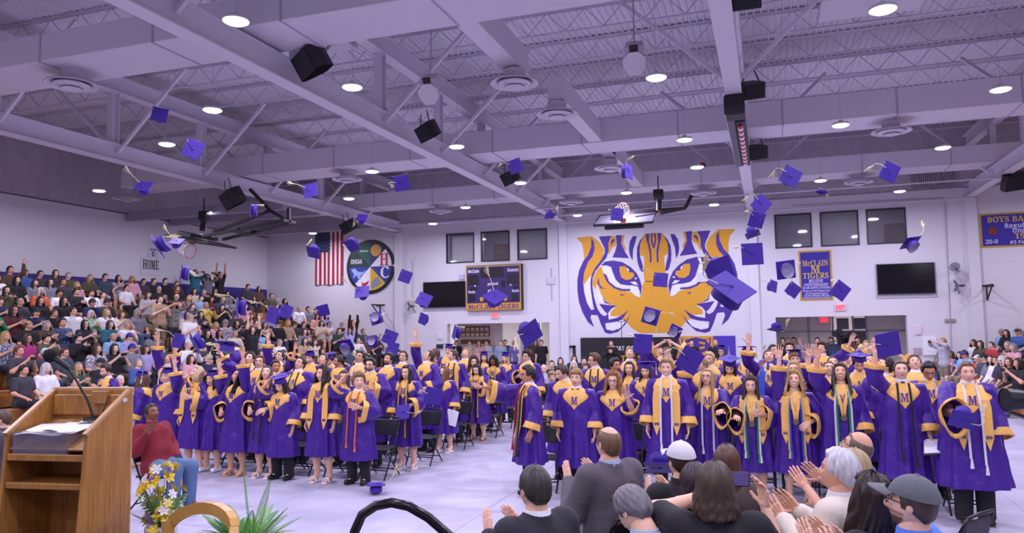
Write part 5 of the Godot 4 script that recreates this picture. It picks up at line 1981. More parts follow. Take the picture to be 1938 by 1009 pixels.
func wear_head(t: Node3D, ht: Transform3D, q: Dictionary, fine: bool) -> void:
	var hs: String = q.get("hair", "short")
	if hs != "none":
		var hr := obj("hair", kit[("hair_" if fine else "hairfar_") + hs], t)
		hr.transform = ht
		hr.material_override = hair_mat(q.get("hc", "2a1d16"))
	if q.get("glasses", false):
		if not kit.has("glasses"):
			var m := MB.new()
			for s in [-1.0, 1.0]:
				var ring: Array = []
				for k in 14: ring.append(Vector3(s * 0.033 + cos(TAU * k / 14) * 0.026, 0.002 + sin(TAU * k / 14) * 0.019, 0.096))
				m.tube(ring, 0.0026, 5, false, true)
				m.tube([Vector3(s * 0.058, 0.008, 0.094), Vector3(s * 0.078, 0.008, 0.02), Vector3(s * 0.08, 0.0, -0.02)], 0.0025, 5)
			m.tube([Vector3(-0.008, 0.006, 0.099), Vector3(0.008, 0.006, 0.099)], 0.0026, 5)
			kit.glasses = m.mesh(mat("1a1a20", 0.3))
		obj("glasses", kit.glasses, t).transform = ht
	if q.get("cap", false):
		var c := Node3D.new()
		c.name = "mortarboard"
		t.add_child(c, true)
		c.transform = ht * Transform3D(Basis(Vector3.RIGHT, -0.12) * Basis(UPV, PI / 4 + 0.15), Vector3(0, 0.138, -0.012))
		cap_parts(c, 0)
	if q.has("ballcap"): ball_cap(t, ht, q.ballcap, q.get("back", false))
	if q.get("band", false):
		var m := MB.new()
		var ring: Array = []
		for k in 15:
			var a := PI * k / 14.0
			ring.append(Vector3(cos(a) * 0.088, sin(a) * 0.122, 0.03))
		m.tube(ring, 0.009, 6)
		obj("headband", m.mesh(mat("e6d8b0", 0.5)), t).transform = ht

func ball_cap(t: Node3D, ht: Transform3D, c: String, back: bool) -> void:
	if not kit.has("ballcap"):
		var m := MB.new()
		var rows: Array = []
		for j in 9:
			var row := PackedVector3Array()
			var la := lerpf(PI / 2, 0.16, j / 8.0)
			for i in 28:
				var a := TAU * i / 28
				row.append(Vector3(sin(a) * cos(la) * 0.092, 0.02 + sin(la) * 0.113, cos(a) * cos(la) * 0.112 - 0.004))
			rows.append(row)
		m.grid(rows, true)
		m.lathe([Vector2(0.012, 0.13), Vector2(0.01, 0.137), Vector2(0.0, 0.139)], 8)
		kit.ballcap = m
		m = MB.new()
		rows = []
		for j in 5:
			var row := PackedVector3Array()
			for i in 13:
				var a := lerpf(-1.15, 1.15, i / 12.0)
				var r := 0.1 + 0.075 * j / 4.0 * cos(a * 0.9)
				row.append(Vector3(sin(a) * (0.086 + 0.006 * j / 4.0), 0.042 - 0.018 * j / 4.0 + 0.01 * cos(a * 1.3), cos(a) * 0.02 + r * cos(a * 0.8)))
			rows.append(row)
		m.grid(rows, false)
		var top := m.v.size()
		for j in 5:
			for i in 13: rows[j][i] -= Vector3(0, 0.005, 0)
		m.grid(rows, false, true)
		kit.brim = m
	var key := "ballcap_" + c
	if not kit.has(key):
		kit[key] = (kit.ballcap as MB).mesh(cloth(c))
		kit["brim_" + c] = (kit.brim as MB).mesh(cloth(c))
	var bt := ht * Transform3D(Basis(UPV, PI), Vector3.ZERO) if back else ht
	var o := obj("baseball_cap", kit[key], t)
	o.transform = bt
	obj("brim", kit["brim_" + c], o)

func held_thing(q: Dictionary, t: Node3D, j: Dictionary) -> void: # papers, phones and caps in a hand: things of their own
	var a: Dictionary = j.arms[1 if q.get("hold_side", 1) > 0 else 0]
	var world := t.transform * Transform3D(Basis.IDENTITY, a.w + a.dir * 0.1)
	var o: Node3D
	var m := MB.new()
	if q.holds == "paper":
		m.cbox(Vector3(0, -0.06, 0.02), Vector3(0.22, 0.28, 0.006), 0.002)
		o = obj("paper", m.mesh(mat("f0eff6", 0.7)), self)
		o.transform = world * Transform3D(Basis(Vector3.FORWARD, 0.25), Vector3(0, 0, 0.04))
		tag(o, "white folded paper held by the " + q.who, "paper", "papers held by graduates")
	elif q.holds == "booklet":
		m.cbox(Vector3(0, -0.04, 0.0), Vector3(0.2, 0.27, 0.014), 0.003)
		o = obj("booklet", m.mesh(mat("26242e", 0.5)), self)
		o.transform = world * Transform3D(Basis(Vector3(1, 0.3, 0).normalized(), -1.0), Vector3(0, 0, 0.05))
		m = MB.new()
		m.cbox(Vector3(0, -0.04, 0.009), Vector3(0.17, 0.23, 0.006), 0.002)
		obj("page", m.mesh(mat("e8e6f0", 0.7)), o)
		tag(o, "dark folder with white pages held by the " + q.who, "booklet", "folders held by graduates")
	elif q.holds == "cap":
		o = Node3D.new()
		o.name = numbered("mortarboard")
		add_child(o)
		cap_parts(o, 2)
		var hc: Array = q.get("hold_rot", [1.2, 0.4, 0.2])
		o.transform = world * Transform3D(Basis.from_euler(Vector3(hc[0], hc[1], hc[2])), Vector3(0, -0.06, 0.06))
		tag(o, "purple mortarboard held by the " + q.who, "graduation cap", "mortarboards held in a hand")


# ---------- bleachers ----------
func make_bleachers() -> void:
	var wood := rough_mat("b9783c", 0.45, 1.2, 0.1, 0.22)
	var grey := rough_mat("8f8d99", 0.6, 1.0, 0.1, 0.1)
	var black := mat("17161b", 0.35, 0.2)
	for side in [-1.0, 1.0]:
		var x0 := -13.6 if side < 0 else 5.5
		var blocks := [[-1.0, -9.4, "nearest the stage"], [-10.6, -17.4, "before the middle stairs"], [-18.6, -24.6, "past the middle stairs"], [-25.8, -28.75, "in the far corner"]]
		for b in blocks:
			if side > 0 and b[1] > -17.0: continue
			var t := thing("bleacher_block", "%s bleacher block %s, orange wood benches" % ["left" if side < 0 else "right", b[2]], "bleachers", Vector3(x0, 0, (b[0] + b[1]) / 2), 0.0, "bleacher blocks")
			var l: float = b[0] - b[1]
			for r: int in range(10):
				var m := MB.new()
				var x: float = side * 0.82 * r
				var h: float = 0.45 + 0.32 * r
				m.cbox(Vector3(x, h - 0.025, 0), Vector3(0.3, 0.05, l), 0.012)
				obj("seat_plank", m.mesh(wood), t)
				m = MB.new()
				m.cbox(Vector3(x - side * 0.13, h - 0.2, 0), Vector3(0.03, 0.29, l - 0.02), 0.006)
				obj("riser_board", m.mesh(wood), t)
				m = MB.new()
				m.box(Vector3(x + side * 0.41, h - 0.12, 0), Vector3(0.54, 0.03, l))
				m.box(Vector3(x + side * 0.15, h - 0.3, 0), Vector3(0.02, 0.35, l))
				obj("foot_board", m.mesh(grey), t)
		for z in [-10.0, -18.0, -25.2]:
			if side > 0 and z > -17.0: continue
			var t := thing("stairs", "grey bleacher stairs %s the %s bleachers" % [{-10.0: "nearest the stage in", -18.0: "in the middle of", -25.2: "near the far corner of"}[z], "left" if side < 0 else "right"], "stairs", Vector3(x0, 0, z), 0.0, "bleacher stairs")
			for r: int in range(10):
				var m := MB.new()
				m.cbox(Vector3(side * (0.82 * r - 0.1), 0.08 + 0.32 * r, 0), Vector3(0.42, 0.16, 1.16), 0.01)
				m.cbox(Vector3(side * (0.82 * r + 0.31), 0.16 + 0.32 * r, 0), Vector3(0.42, 0.32, 1.16), 0.01)
				obj("step", m.mesh(grey), t)
			for r in [1, 4, 7]:
				var x: float = x0 + side * 0.82 * r
				var h: float = 0.32 * r + 0.1
				var m := MB.new()
				m.tube([Vector3(x, h - 0.1, z), Vector3(x, h + 0.8, z), Vector3(x + side * 0.06, h + 0.93, z), Vector3(x + side * 0.2, h + 0.98, z), Vector3(x + side * 0.9, h + 1.22, z), Vector3(x + side * 1.02, h + 1.2, z), Vector3(x + side * 1.05, h + 1.08, z), Vector3(x + side * 1.03, h + 0.2, z)], 0.024, 8)
				m.tube([Vector3(x, h + 0.42, z), Vector3(x + side * 1.03, h + 0.7, z)], 0.02, 8)
				tag(obj("hand_rail", m.mesh(black)), "black tube hand rail on the %s bleacher stairs %s, %s" % ["left" if side < 0 else "right", {-10.0: "nearest the stage", -18.0: "in the middle", -25.2: "near the far corner"}[z], {1: "lowest", 4: "middle", 7: "highest"}[r]], "hand rail", "hand rails on bleacher stairs")

var chair_kit := []
func folding_chair(at: Vector3, turn: float, label: String, group: String) -> Node3D: # faces +z
	if chair_kit.is_empty():
		var fr := mat("1c1b22", 0.35, 0.3)
		var pad := mat("1f1e26", 0.5)
		var a := MB.new()
		a.cbox(Vector3(0, 0.44, 0.02), Vector3(0.4, 0.03, 0.4), 0.012)
		var b := MB.new()
		b.cbox(Vector3(0, 0.72, -0.235), Vector3(0.4, 0.24, 0.022), 0.01, Basis(Vector3.RIGHT, -0.2))
		var legs := []
		for s in [-1.0, 1.0]:
			var m := MB.new()
			m.tube([Vector3(s * 0.22, 0.0, 0.25), Vector3(s * 0.22, 0.42, -0.05), Vector3(s * 0.22, 0.8, -0.25), Vector3(s * 0.19, 0.87, -0.28), Vector3(0, 0.88, -0.285)], 0.0125, 7)
			legs.append(m.mesh(fr))
			m = MB.new()
			m.tube([Vector3(s * 0.2, 0.0, -0.28), Vector3(s * 0.2, 0.43, 0.17)], 0.0115, 7)
			legs.append(m.mesh(fr))
		var c := MB.new()
		c.tube([Vector3(-0.22, 0.13, 0.16), Vector3(0.22, 0.13, 0.16)], 0.009, 6)
		var c2 := MB.new()
		c2.tube([Vector3(-0.2, 0.1, -0.18), Vector3(0.2, 0.1, -0.18)], 0.009, 6)
		chair_kit = [a.mesh(pad), b.mesh(pad), legs, [c.mesh(fr), c2.mesh(fr)]]
	var t := thing("folding_chair", label, "chair", at, turn, group)
	obj("seat", chair_kit[0], t)
	obj("backrest", chair_kit[1], t)
	for l in chair_kit[2]: obj("leg", l, t)
	for l in chair_kit[3]: obj("stretcher", l, t)
	return t

# ---------- stage, lectern, plants, camera ----------
func make_stage_things() -> void:
	var m := MB.new()
	m.box(Vector3(-5.5, 0.3, 1.0), Vector3(7.4, 0.6, 11.9))
	m.box(Vector3(0.7, 0.3, 2.75), Vector3(5.0, 0.6, 8.4))
	struct("floor_stage", m.mesh(rough_mat("4a4752", 0.7, 0.6, 0.1)), "low dark stage platform under the lectern", "stage")
	var oak := rough_mat("be8442", 0.42, 1.4, 0.05, 0.22)
	oak.uv1_scale = Vector3(6, 0.7, 6)
	var oak_light := rough_mat("d0a06c", 0.4, 1.6, 0.06, 0.2)
	var dark := rough_mat("6a4224", 0.6, 1.2, 0.1, 0.2)
	# lectern: the speaker's side, open, towards +z
	var t := thing("lectern", "oak lectern with sloping sides and open shelves at the left of the stage", "lectern", Vector3(-5.11, 0.6, -4.42), 0.14)
	for s in [-1.0, 1.0]:
		m = MB.new()
		var p := PackedVector2Array([Vector2(-0.26, 0.0), Vector2(0.27, 0.0), Vector2(0.2, 0.9), Vector2(-0.26, 1.2)])
		for k in p.size(): p[k] = Vector2(-p[k].x, p[k].y)
		m.prism(p, 0.028, Transform3D(Basis(UPV, PI / 2), Vector3(0.352 - 0.028 if s > 0 else -0.352, 0, 0)))
		obj("side_panel", m.mesh(oak), t)
		m = MB.new()
		m.bar(Vector3(s * 0.338, 0.905, 0.215), Vector3(s * 0.338, 1.208, -0.265), 0.036, 0.022)
		m.cbox(Vector3(s * 0.338, 0.6, -0.268), Vector3(0.036, 1.2, 0.022), 0.004)
		obj("edge_strip", m.mesh(oak_light), t)
	m = MB.new()
	m.cbox(Vector3(0, 0.6, -0.25), Vector3(0.66, 1.2, 0.025), 0.004)
	obj("front_panel", m.mesh(oak), t)
	m = MB.new()
	m.cbox(Vector3(0, 1.2, -0.262), Vector3(0.72, 0.03, 0.05), 0.006)
	obj("top_rail", m.mesh(oak_light), t)
	m = MB.new()
	m.cbox(Vector3(0, 1.08, -0.225), Vector3(0.64, 0.16, 0.03), 0.006)
	m.cbox(Vector3(0.12, 1.14, -0.2), Vector3(0.14, 0.1, 0.03), 0.004)
	obj("back_ledge", m.mesh(oak), t)
	m = MB.new()
	m.cbox(Vector3(0, 0.875, -0.03), Vector3(0.64, 0.02, 0.46), 0.005, Basis(Vector3.RIGHT, 0.38))
	obj("reading_board", m.mesh(oak_light), t)
	var y := 0.78
	m = MB.new()
	m.cbox(Vector3(0, 0.735, 0.0), Vector3(0.64, 0.025, 0.42), 0.005)
	m.cbox(Vector3(0, 0.735, 0.2), Vector3(0.64, 0.05, 0.022), 0.005)
	obj("shelf", m.mesh(oak), t)
	m = MB.new()
	m.cbox(Vector3(0, 0.53, 0.0), Vector3(0.64, 0.025, 0.4), 0.005)
	m.cbox(Vector3(0, 0.53, 0.205), Vector3(0.64, 0.045, 0.022), 0.005)
	obj("shelf", m.mesh(oak), t)
	m = MB.new()
	m.cbox(Vector3(0, 0.03, 0.0), Vector3(0.64, 0.04, 0.46), 0.005)
	obj("plinth", m.mesh(dark), t)
	m = MB.new()
	m.cbox(Vector3(0.356, 1.12, -0.18), Vector3(0.004, 0.03, 0.05), 0.001)
	obj("name_tag", m.mesh(mat("d0ccd6", 0.4)), t)
	var lt := t.transform
	# clear box and papers on the lectern
	m = MB.new()
	for q in [[0, 0.08, 0.13, 0.46, 0.16, 0.006], [0, 0.08, -0.13, 0.46, 0.16, 0.006], [0.23, 0.08, 0, 0.006, 0.16, 0.26], [-0.23, 0.08, 0, 0.006, 0.16, 0.26], [0, 0.16, 0, 0.47, 0.006, 0.27]]:
		m.box(Vector3(q[0], q[1], q[2]), Vector3(q[3], q[4], q[5]))
	var gl := StandardMaterial3D.new()
	gl.transparency = BaseMaterial3D.TRANSPARENCY_ALPHA
	gl.albedo_color = Color(0.55, 0.52, 0.6, 0.3)
	gl.roughness = 0.05
	var o := obj("clear_box", m.mesh(gl), self)
	o.transform = lt * Transform3D(Basis.IDENTITY, Vector3(-0.06, 0.755, 0.06))
	tag(o, "clear plastic riser box standing on the lectern shelf under the papers", "box")
	for q in [[-0.1, 0.925, 0.05, 0.1, 0.36, 0.3, "white sheets of paper lying on the clear box on the lectern"], [0.05, 0.935, 0.02, -0.15, 0.3, 0.24, "white curled page on top of the papers on the lectern"], [0.12, 0.965, -0.14, 0.3, 0.2, 0.14, "small white card behind the papers inside the lectern"]]:
		m = MB.new()
		var rows: Array = []
		for a in 5:
			var row := PackedVector3Array()
			for b in 7: row.append(Vector3((b / 6.0 - 0.5) * q[4], 0.012 * sin(b * 0.9) * a / 4.0, (a / 4.0 - 0.5) * q[5]))
			rows.append(row)
		m.grid(rows, false, true)
		o = obj("paper", m.mesh(mat("f2f1f8", 0.6)), self)
		o.transform = lt * Transform3D(Basis(Vector3.RIGHT, 0.15) * Basis(UPV, q[3]), Vector3(q[0], q[1], q[2]))
		tag(o, q[6], "paper")
	# gooseneck microphone with its coiled cable
	t = thing("microphone", "black gooseneck microphone with foam ball rising from the lectern", "microphone", Vector3.ZERO)
	t.transform = lt
	m = MB.new()
	m.tube([Vector3(0.1, 0.97, -0.16), Vector3(0.04, 1.12, -0.16), Vector3(-0.06, 1.28, -0.15), Vector3(-0.15, 1.42, -0.12)], 0.009, 8)
	m.lathe([Vector2(0.0, 0.0), Vector2(0.05, 0.0), Vector2(0.045, 0.02), Vector2(0.015, 0.035), Vector2(0.0, 0.035)], 14, Vector3(0.1, 0.94, -0.16))
	obj("gooseneck", m.mesh(mat("141318", 0.4)), t)
	m = MB.new()
	m.tube([Vector3(-0.11, 1.37, -0.13), Vector3(-0.22, 1.455, -0.1)], [0.02, 0.026], 10)
	obj("body", m.mesh(mat("1b1a20", 0.4)), t)
	m = MB.new()
	m.lathe([Vector2(0.0, -0.055), Vector2(0.035, -0.044), Vector2(0.055, 0.0), Vector2(0.04, 0.042), Vector2(0.0, 0.055)], 18, Vector3(-0.25, 1.475, -0.09))
	obj("foam_ball", m.mesh(rough_mat("17161c", 0.95, 30.0, 0.8)), t)
	m = MB.new()
	var ring: Array = []
	for k in 50: ring.append(Vector3(0.13 + cos(k * TAU / 16) * (0.085 + 0.006 * sin(k)), 0.965 + 0.002 * k * 0.3, -0.13 + sin(k * TAU / 16) * 0.055))
	ring.append(Vector3(0.2, 1.15, -0.19))
	m.tube(ring, 0.0045, 6)
	obj("cable", m.mesh(mat("141318", 0.5)), t)

	# golden wooden armchair, only its curved top rail in the frame
	t = thing("armchair", "honey coloured wooden armchair with curved crest rail beside the lectern", "armchair", Vector3(-2.42, 0.52, -2.5), -0.35)
	var honey := rough_mat("d0a050", 0.35, 1.5, 0.06, 0.15)
	m = MB.new()
	var pts: Array = []
	for k in 13:
		var a := PI * k / 12.0
		pts.append(Vector3(-cos(a) * 0.26, 0.85 + 0.1 * sin(a), -0.2 - 0.08 * sin(a)))
	for k in 12: m.bar(pts[k], pts[k + 1] + (pts[k + 1] - pts[k]) * 0.06, 0.035, 0.05)
	obj("crest_rail", m.mesh(honey), t)
	m = MB.new()
	for k in 12: m.bar(pts[k] - Vector3(0, 0.12 + 0.02 * sin(PI * k / 12.0), 0), pts[k + 1] - Vector3(0, 0.12 + 0.02 * sin(PI * (k + 1) / 12.0), 0), 0.025, 0.03)
	obj("back_rail", m.mesh(honey), t)
	for s in [-1.0, 1.0]:
		m = MB.new()
		m.tube([Vector3(s * 0.26, 0.88, -0.2), Vector3(s * 0.25, 0.7, -0.21), Vector3(s * 0.27, 0.45, -0.22), Vector3(s * 0.25, 0.0, -0.24)], [0.026, 0.032, 0.024, 0.02], 10)
		obj("leg", m.mesh(honey), t)
		m = MB.new()
		m.tube([Vector3(s * 0.27, 0.0, 0.24), Vector3(s * 0.27, 0.66, 0.22)], [0.02, 0.026], 10)
		obj("leg", m.mesh(honey), t)
		m = MB.new()
		m.tube([Vector3(s * 0.26, 0.72, -0.2), Vector3(s * 0.29, 0.67, 0.05), Vector3(s * 0.28, 0.665, 0.26)], 0.028, 10)
		obj("arm_rest", m.mesh(honey), t)
	m = MB.new()
	m.cbox(Vector3(0, 0.45, 0), Vector3(0.54, 0.05, 0.5), 0.015)
	obj("seat", m.mesh(honey), t)

	fern(Vector3(-3.36, 0.6, -4.3))
	flowers(Vector3(-4.45, 0.6, -4.7))
	# stair rail
	m = MB.new()
	pts = []
	for q in [Vector3(-1.72, 0.0, -2.9), Vector3(-1.72, 1.3, -2.9), Vector3(-1.71, 1.38, -2.9), Vector3(-1.68, 1.45, -2.91), Vector3(-1.62, 1.49, -2.92), Vector3(-1.55, 1.505, -2.93), Vector3(-1.48, 1.49, -2.95), Vector3(-1.4, 1.44, -2.98), Vector3(-0.95, 1.02, -3.14), Vector3(-0.5, 0.6, -3.3), Vector3(-0.45, 0.5, -3.3), Vector3(-0.45, 0.0, -3.3)]: pts.append(q)
	m.tube(pts, 0.021, 12)
	tag(obj("hand_rail", m.mesh(mat("17171d", 0.22, 0.1))), "black bent tube hand rail of the stage steps at the bottom of the picture", "hand rail")

	tv_camera("black broadcast camera on a tripod in front of the right graduates", Vector3(2.3, 0.14, -7.05), -1.25, 1.0)
	tv_camera("distant dark broadcast camera on a stand in the right opening", Vector3(2.35, 0.35, -28.3), 0.4, 1.0)

func tv_camera(label: String, at: Vector3, turn: float, s: float) -> void:
	var t := thing("video_camera", label, "video camera", at, turn)
	var black := mat("15141a", 0.4)
	var grip := mat("232229", 0.6)
	for k in 3:
		var a := TAU * k / 3 + 0.5
		var m := MB.new()
		for e: float in [-0.03, 0.03]:
			var d := Vector3(cos(a), 0, sin(a))
			var n := Vector3(-sin(a), 0, cos(a)) * e
			m.bar(Vector3(0, 1.08, 0) + d * 0.07 + n, Vector3(0, 0.55, 0) + d * 0.34 + n, 0.03, 0.03)
		m.bar(Vector3(0, 0.6, 0) + Vector3(cos(a), 0, sin(a)) * 0.31, Vector3(0, 0.02, 0) + Vector3(cos(a), 0, sin(a)) * 0.6, 0.028, 0.03)
		m.bar(Vector3(0, 0.3, 0), Vector3(0, 0.35, 0) + Vector3(cos(a), 0, sin(a)) * 0.43, 0.016, 0.016)
		obj("leg", m.mesh(black), t)
	var m := MB.new()
	m.tube([Vector3(0, 0.3, 0), Vector3(0, 1.1, 0)], 0.035, 12)
	m.tube([Vector3(0, 1.06, 0), Vector3(0, 1.13, 0)], 0.1, 14)
	obj("centre_column", m.mesh(grip), t)
	m = MB.new()
	m.cbox(Vector3(0, 1.22, 0), Vector3(0.16, 0.2, 0.2), 0.03)
	m.tube([Vector3(-0.11, 1.25, 0), Vector3(0.11, 1.25, 0)], 0.085, 16)
	m.cbox(Vector3(0, 1.35, 0.0), Vector3(0.12, 0.05, 0.42), 0.01)
	obj("tripod_head", m.mesh(black), t)
	m = MB.new()
	m.tube([Vector3(-0.08, 1.28, -0.05), Vector3(-0.14, 1.2, -0.5), Vector3(-0.15, 1.17, -0.75)], [0.014, 0.014, 0.02], 8)
	obj("pan_handle", m.mesh(black), t)
	m = MB.new()
	m.cbox(Vector3(0, 1.5, -0.12), Vector3(0.16, 0.22, 0.42), 0.025)
	m.cbox(Vector3(0, 1.64, -0.1), Vector3(0.05, 0.05, 0.36), 0.012)
	m.cbox(Vector3(-0.1, 1.5, -0.1), Vector3(0.05, 0.16, 0.3), 0.012)
	m.cbox(Vector3(0, 1.5, -0.42), Vector3(0.12, 0.16, 0.2), 0.015)
	obj("camera_body", m.mesh(black), t)
	m = MB.new()
	m.tube([Vector3(0, 1.48, 0.08), Vector3(0, 1.48, 0.16), Vector3(0, 1.48, 0.17), Vector3(0, 1.48, 0.34), Vector3(0, 1.48, 0.36), Vector3(0, 1.48, 0.46)], [0.062, 0.062, 0.072, 0.072, 0.064, 0.068], 20)
	var l := obj("lens", m.mesh(grip), t)
	m = MB.new()
	m.tube([Vector3(0, 1.48, 0.45), Vector3(0, 1.48, 0.6)], [0.072, 0.092], 20, false)
	m.tube([Vector3(0, 1.48, 0.595), Vector3(0, 1.48, 0.45)], [0.086, 0.066], 20, true)
	obj("lens_hood", m.mesh(black), l)
	m = MB.new()
	m.cbox(Vector3(0.14, 1.28, 0.1), Vector3(0.02, 0.2, 0.28), 0.006)
	m.bar(Vector3(0.0, 1.33, 0.1), Vector3(0.14, 1.33, 0.1), 0.02, 0.02)
	obj("monitor_plate", m.mesh(black), t)
	m = MB.new()
	m.tube([Vector3(-0.05, 1.4, -0.2), Vector3(-0.2, 1.1, -0.1), Vector3(-0.24, 0.8, 0.05), Vector3(-0.1, 0.62, 0.12), Vector3(0.1, 0.58, 0.0)], 0.008, 6)
	m.tube([Vector3(0.1, 0.58, 0.0), Vector3(-0.15, 0.45, 0.1), Vector3(-0.2, 0.33, 0.12), Vector3(0.02, 0.3, 0.05)], 0.006, 6)
	obj("cable", m.mesh(black), t)

func frond(m: MB, stem: MB, base: Vector3, dir: Vector3, l: float, droop: float, w: float, n: int) -> void:
	var pts: Array = []
	for k in 9:
		var q := k / 8.0
		pts.append(base + dir * l * q + Vector3(0, -droop * q * q, 0))
	stem.tube(pts, [0.003, 0.003, 0.0026, 0.0024, 0.002, 0.002, 0.0016, 0.0012, 0.0008], 4)
	for k in n:
		var q := 0.12 + 0.88 * k / n
		var p := base + dir * l * q + Vector3(0, -droop * q * q, 0)
		var tan := (dir * l + Vector3(0, -2.0 * droop * q, 0)).normalized()
		var side := tan.cross(UPV).normalized()
		if side == Vector3.ZERO: side = Vector3.RIGHT
		var lw := w * sin(PI * (0.12 + 0.86 * q)) + 0.004
		for s in [-1.0, 1.0]:
			var tip: Vector3 = p + side * s * lw + tan * lw * 0.35 - Vector3(0, lw * 0.25, 0)
			var mid: Vector3 = (p + tip) * 0.5 + tan * l / n * 0.42
			var mid2: Vector3 = (p + tip) * 0.5 - tan * l / n * 0.3
			m.tri(p, mid2, tip)
			m.tri(p, tip, mid)

func leaf_mat(h: String) -> StandardMaterial3D:
	var m := mat(h, 0.55)
	m.backlight_enabled = true
	m.backlight = Color(0.2, 0.3, 0.08)
	return m

func fern(at: Vector3) -> void:
	var t := thing("potted_fern", "bushy green potted fern at the bottom of the picture beside the stage", "fern", at)
	var m := MB.new()
	m.lathe([Vector2(0.0, 0.0), Vector2(0.12, 0.0), Vector2(0.15, 0.22), Vector2(0.16, 0.24), Vector2(0.15, 0.24), Vector2(0.13, 0.2), Vector2(0.0, 0.2)], 18)
	obj("pot", m.mesh(mat("3b4a3a", 0.6)), t)
	var rng := RandomNumberGenerator.new()
	rng.seed = 21
	var greens := ["5c9a44", "7ab456", "4c8540", "93c66c"]
	for k in 72:
		m = MB.new()
		var st := MB.new()
		var a := rng.randf() * TAU
		var e := rng.randf_range(0.25, 1.2)
		var dir := Vector3(cos(a) * cos(e), sin(e), sin(a) * cos(e))
		var l := rng.randf_range(0.3, 0.46)
		if k == 0:
			dir = Vector3(-0.1, 1, 0.05).normalized()
			l = 0.62
		elif k == 1:
			dir = Vector3(0.4, 1, 0.1).normalized()
			l = 0.5
		frond(m, st, Vector3(cos(a) * 0.04, 0.2, sin(a) * 0.04), dir, l, 0.0 if k < 2 else rng.randf_range(0.06, 0.22), 0.045, 34)
		var o := obj("frond", m.mesh(leaf_mat(greens[k % 4])), t)
		obj("stem", st.mesh(mat("6b8a4a", 0.6)), o)

func flowers(at: Vector3) -> void:
	var t := thing("flower_arrangement", "yellow and purple flower arrangement standing right of the lectern", "flowers", at)
	var m := MB.new()
	m.lathe([Vector2(0.0, 0.0), Vector2(0.1, 0.0), Vector2(0.12, 0.16), Vector2(0.11, 0.18), Vector2(0.0, 0.17)], 16)
	obj("vase", m.mesh(mat("e0dfe6", 0.4)), t)
	var rng := RandomNumberGenerator.new()
	rng.seed = 33
	for k in 16:
		m = MB.new()
		var st := MB.new()
		var a := rng.randf() * TAU
		var e := rng.randf_range(0.3, 1.3)
		frond(m, st, Vector3(0, 0.17, 0), Vector3(cos(a) * cos(e), sin(e), sin(a) * cos(e)), rng.randf_range(0.2, 0.42), 0.05, 0.05, 9)
		obj("leaf_sprig", m.mesh(leaf_mat(["5b8c46", "7da65c"][k % 2])), t)
	for k in 56:
		var a := rng.randf() * TAU
		var y := rng.randf_range(0.16, 0.62)
		var r := rng.randf_range(0.06, 0.19) * (1.0 - 0.4 * absf(y - 0.36) / 0.3)
		var kind := k % 5
		var size := [0.062, 0.042, 0.05, 0.03, 0.045][kind] as float
		m = MB.new()
		var c := Vector3(cos(a) * r, y, sin(a) * r)
		var n := Vector3(cos(a), 0.5, sin(a)).normalized()
		var u := n.cross(UPV).normalized()
		var v := n.cross(u)
		var pet := 6 if kind != 3 else 5
		for q in pet * 2:
			var b := TAU * q / pet + (0.3 if q >= pet else 0.0)
			var s := size * (1.0 if q < pet else 0.6)
			var d := u * cos(b) + v * sin(b)
			var d1 := u * cos(b - 0.42) + v * sin(b - 0.42)
			var d2 := u * cos(b + 0.42) + v * sin(b + 0.42)
			m.tri(c, c + d1 * s * 0.7 + n * s * 0.2, c + d * s + n * s * (0.25 if q < pet else 0.6))
			m.tri(c, c + d * s + n * s * (0.25 if q < pet else 0.6), c + d2 * s * 0.7 + n * s * 0.2)
		m.tube([c + n * 0.002, c + n * size * 0.35], size * 0.16, 6)
		var o := obj("blossom", m.mesh(mat(["f0d030", "f4e690", "f2d848", "7a5ab0", "eeeaf0"][kind], 0.6)), t)
		m = MB.new()
		m.tube([Vector3(0, 0.15, 0), c], 0.003, 4)
		obj("stalk", m.mesh(mat("5b7c46", 0.6)), o)


# ---------- spectators ----------
func crowd_kit(pose: String) -> Dictionary:
	var key := "crowd_" + pose
	if kit.has(key): return kit[key]
	var j: Dictionary
	match pose:
		"clap": j = sit_joints("clap", "clap", 0.0, 0.08)
		"lap": j = sit_joints("lap", "lap", 0.1, 0.0)
		"phone": j = sit_joints("phone", "phone", 0.0, 0.05)
		"cheer": j = sit_joints("lap", "up", 0.1, 0.15)
		"stand_clap": j = stand_joints(1.74, "clap", "clap", 0.0, 0.1)
		"stand_photo": j = stand_joints(1.7, "photo", "photo", 0.0, 0.08)
		"stand_cheer": j = stand_joints(1.72, "high", "high", 0.0, 0.15)
		_: j = stand_joints(1.74, "down", "down", 0.0, 0.03)
	var d := {"j": j}
	d.body = body_mesh(j, 0.027, "far", "far")
	d.beard = d.body
	d.shirt = shirt_mesh(j, false, 0.028, 0.016)
	d.long = shirt_mesh(j, true, 0.028, 0.016)
	d.trousers = trouser_mesh(j, false, 0.028)
	d.shorts = trouser_mesh(j, true, 0.028)
	d.shoes = [shoe_mesh(j.legs[0], 0.024), shoe_mesh(j.legs[1], 0.024)]
	kit[key] = d
	return d

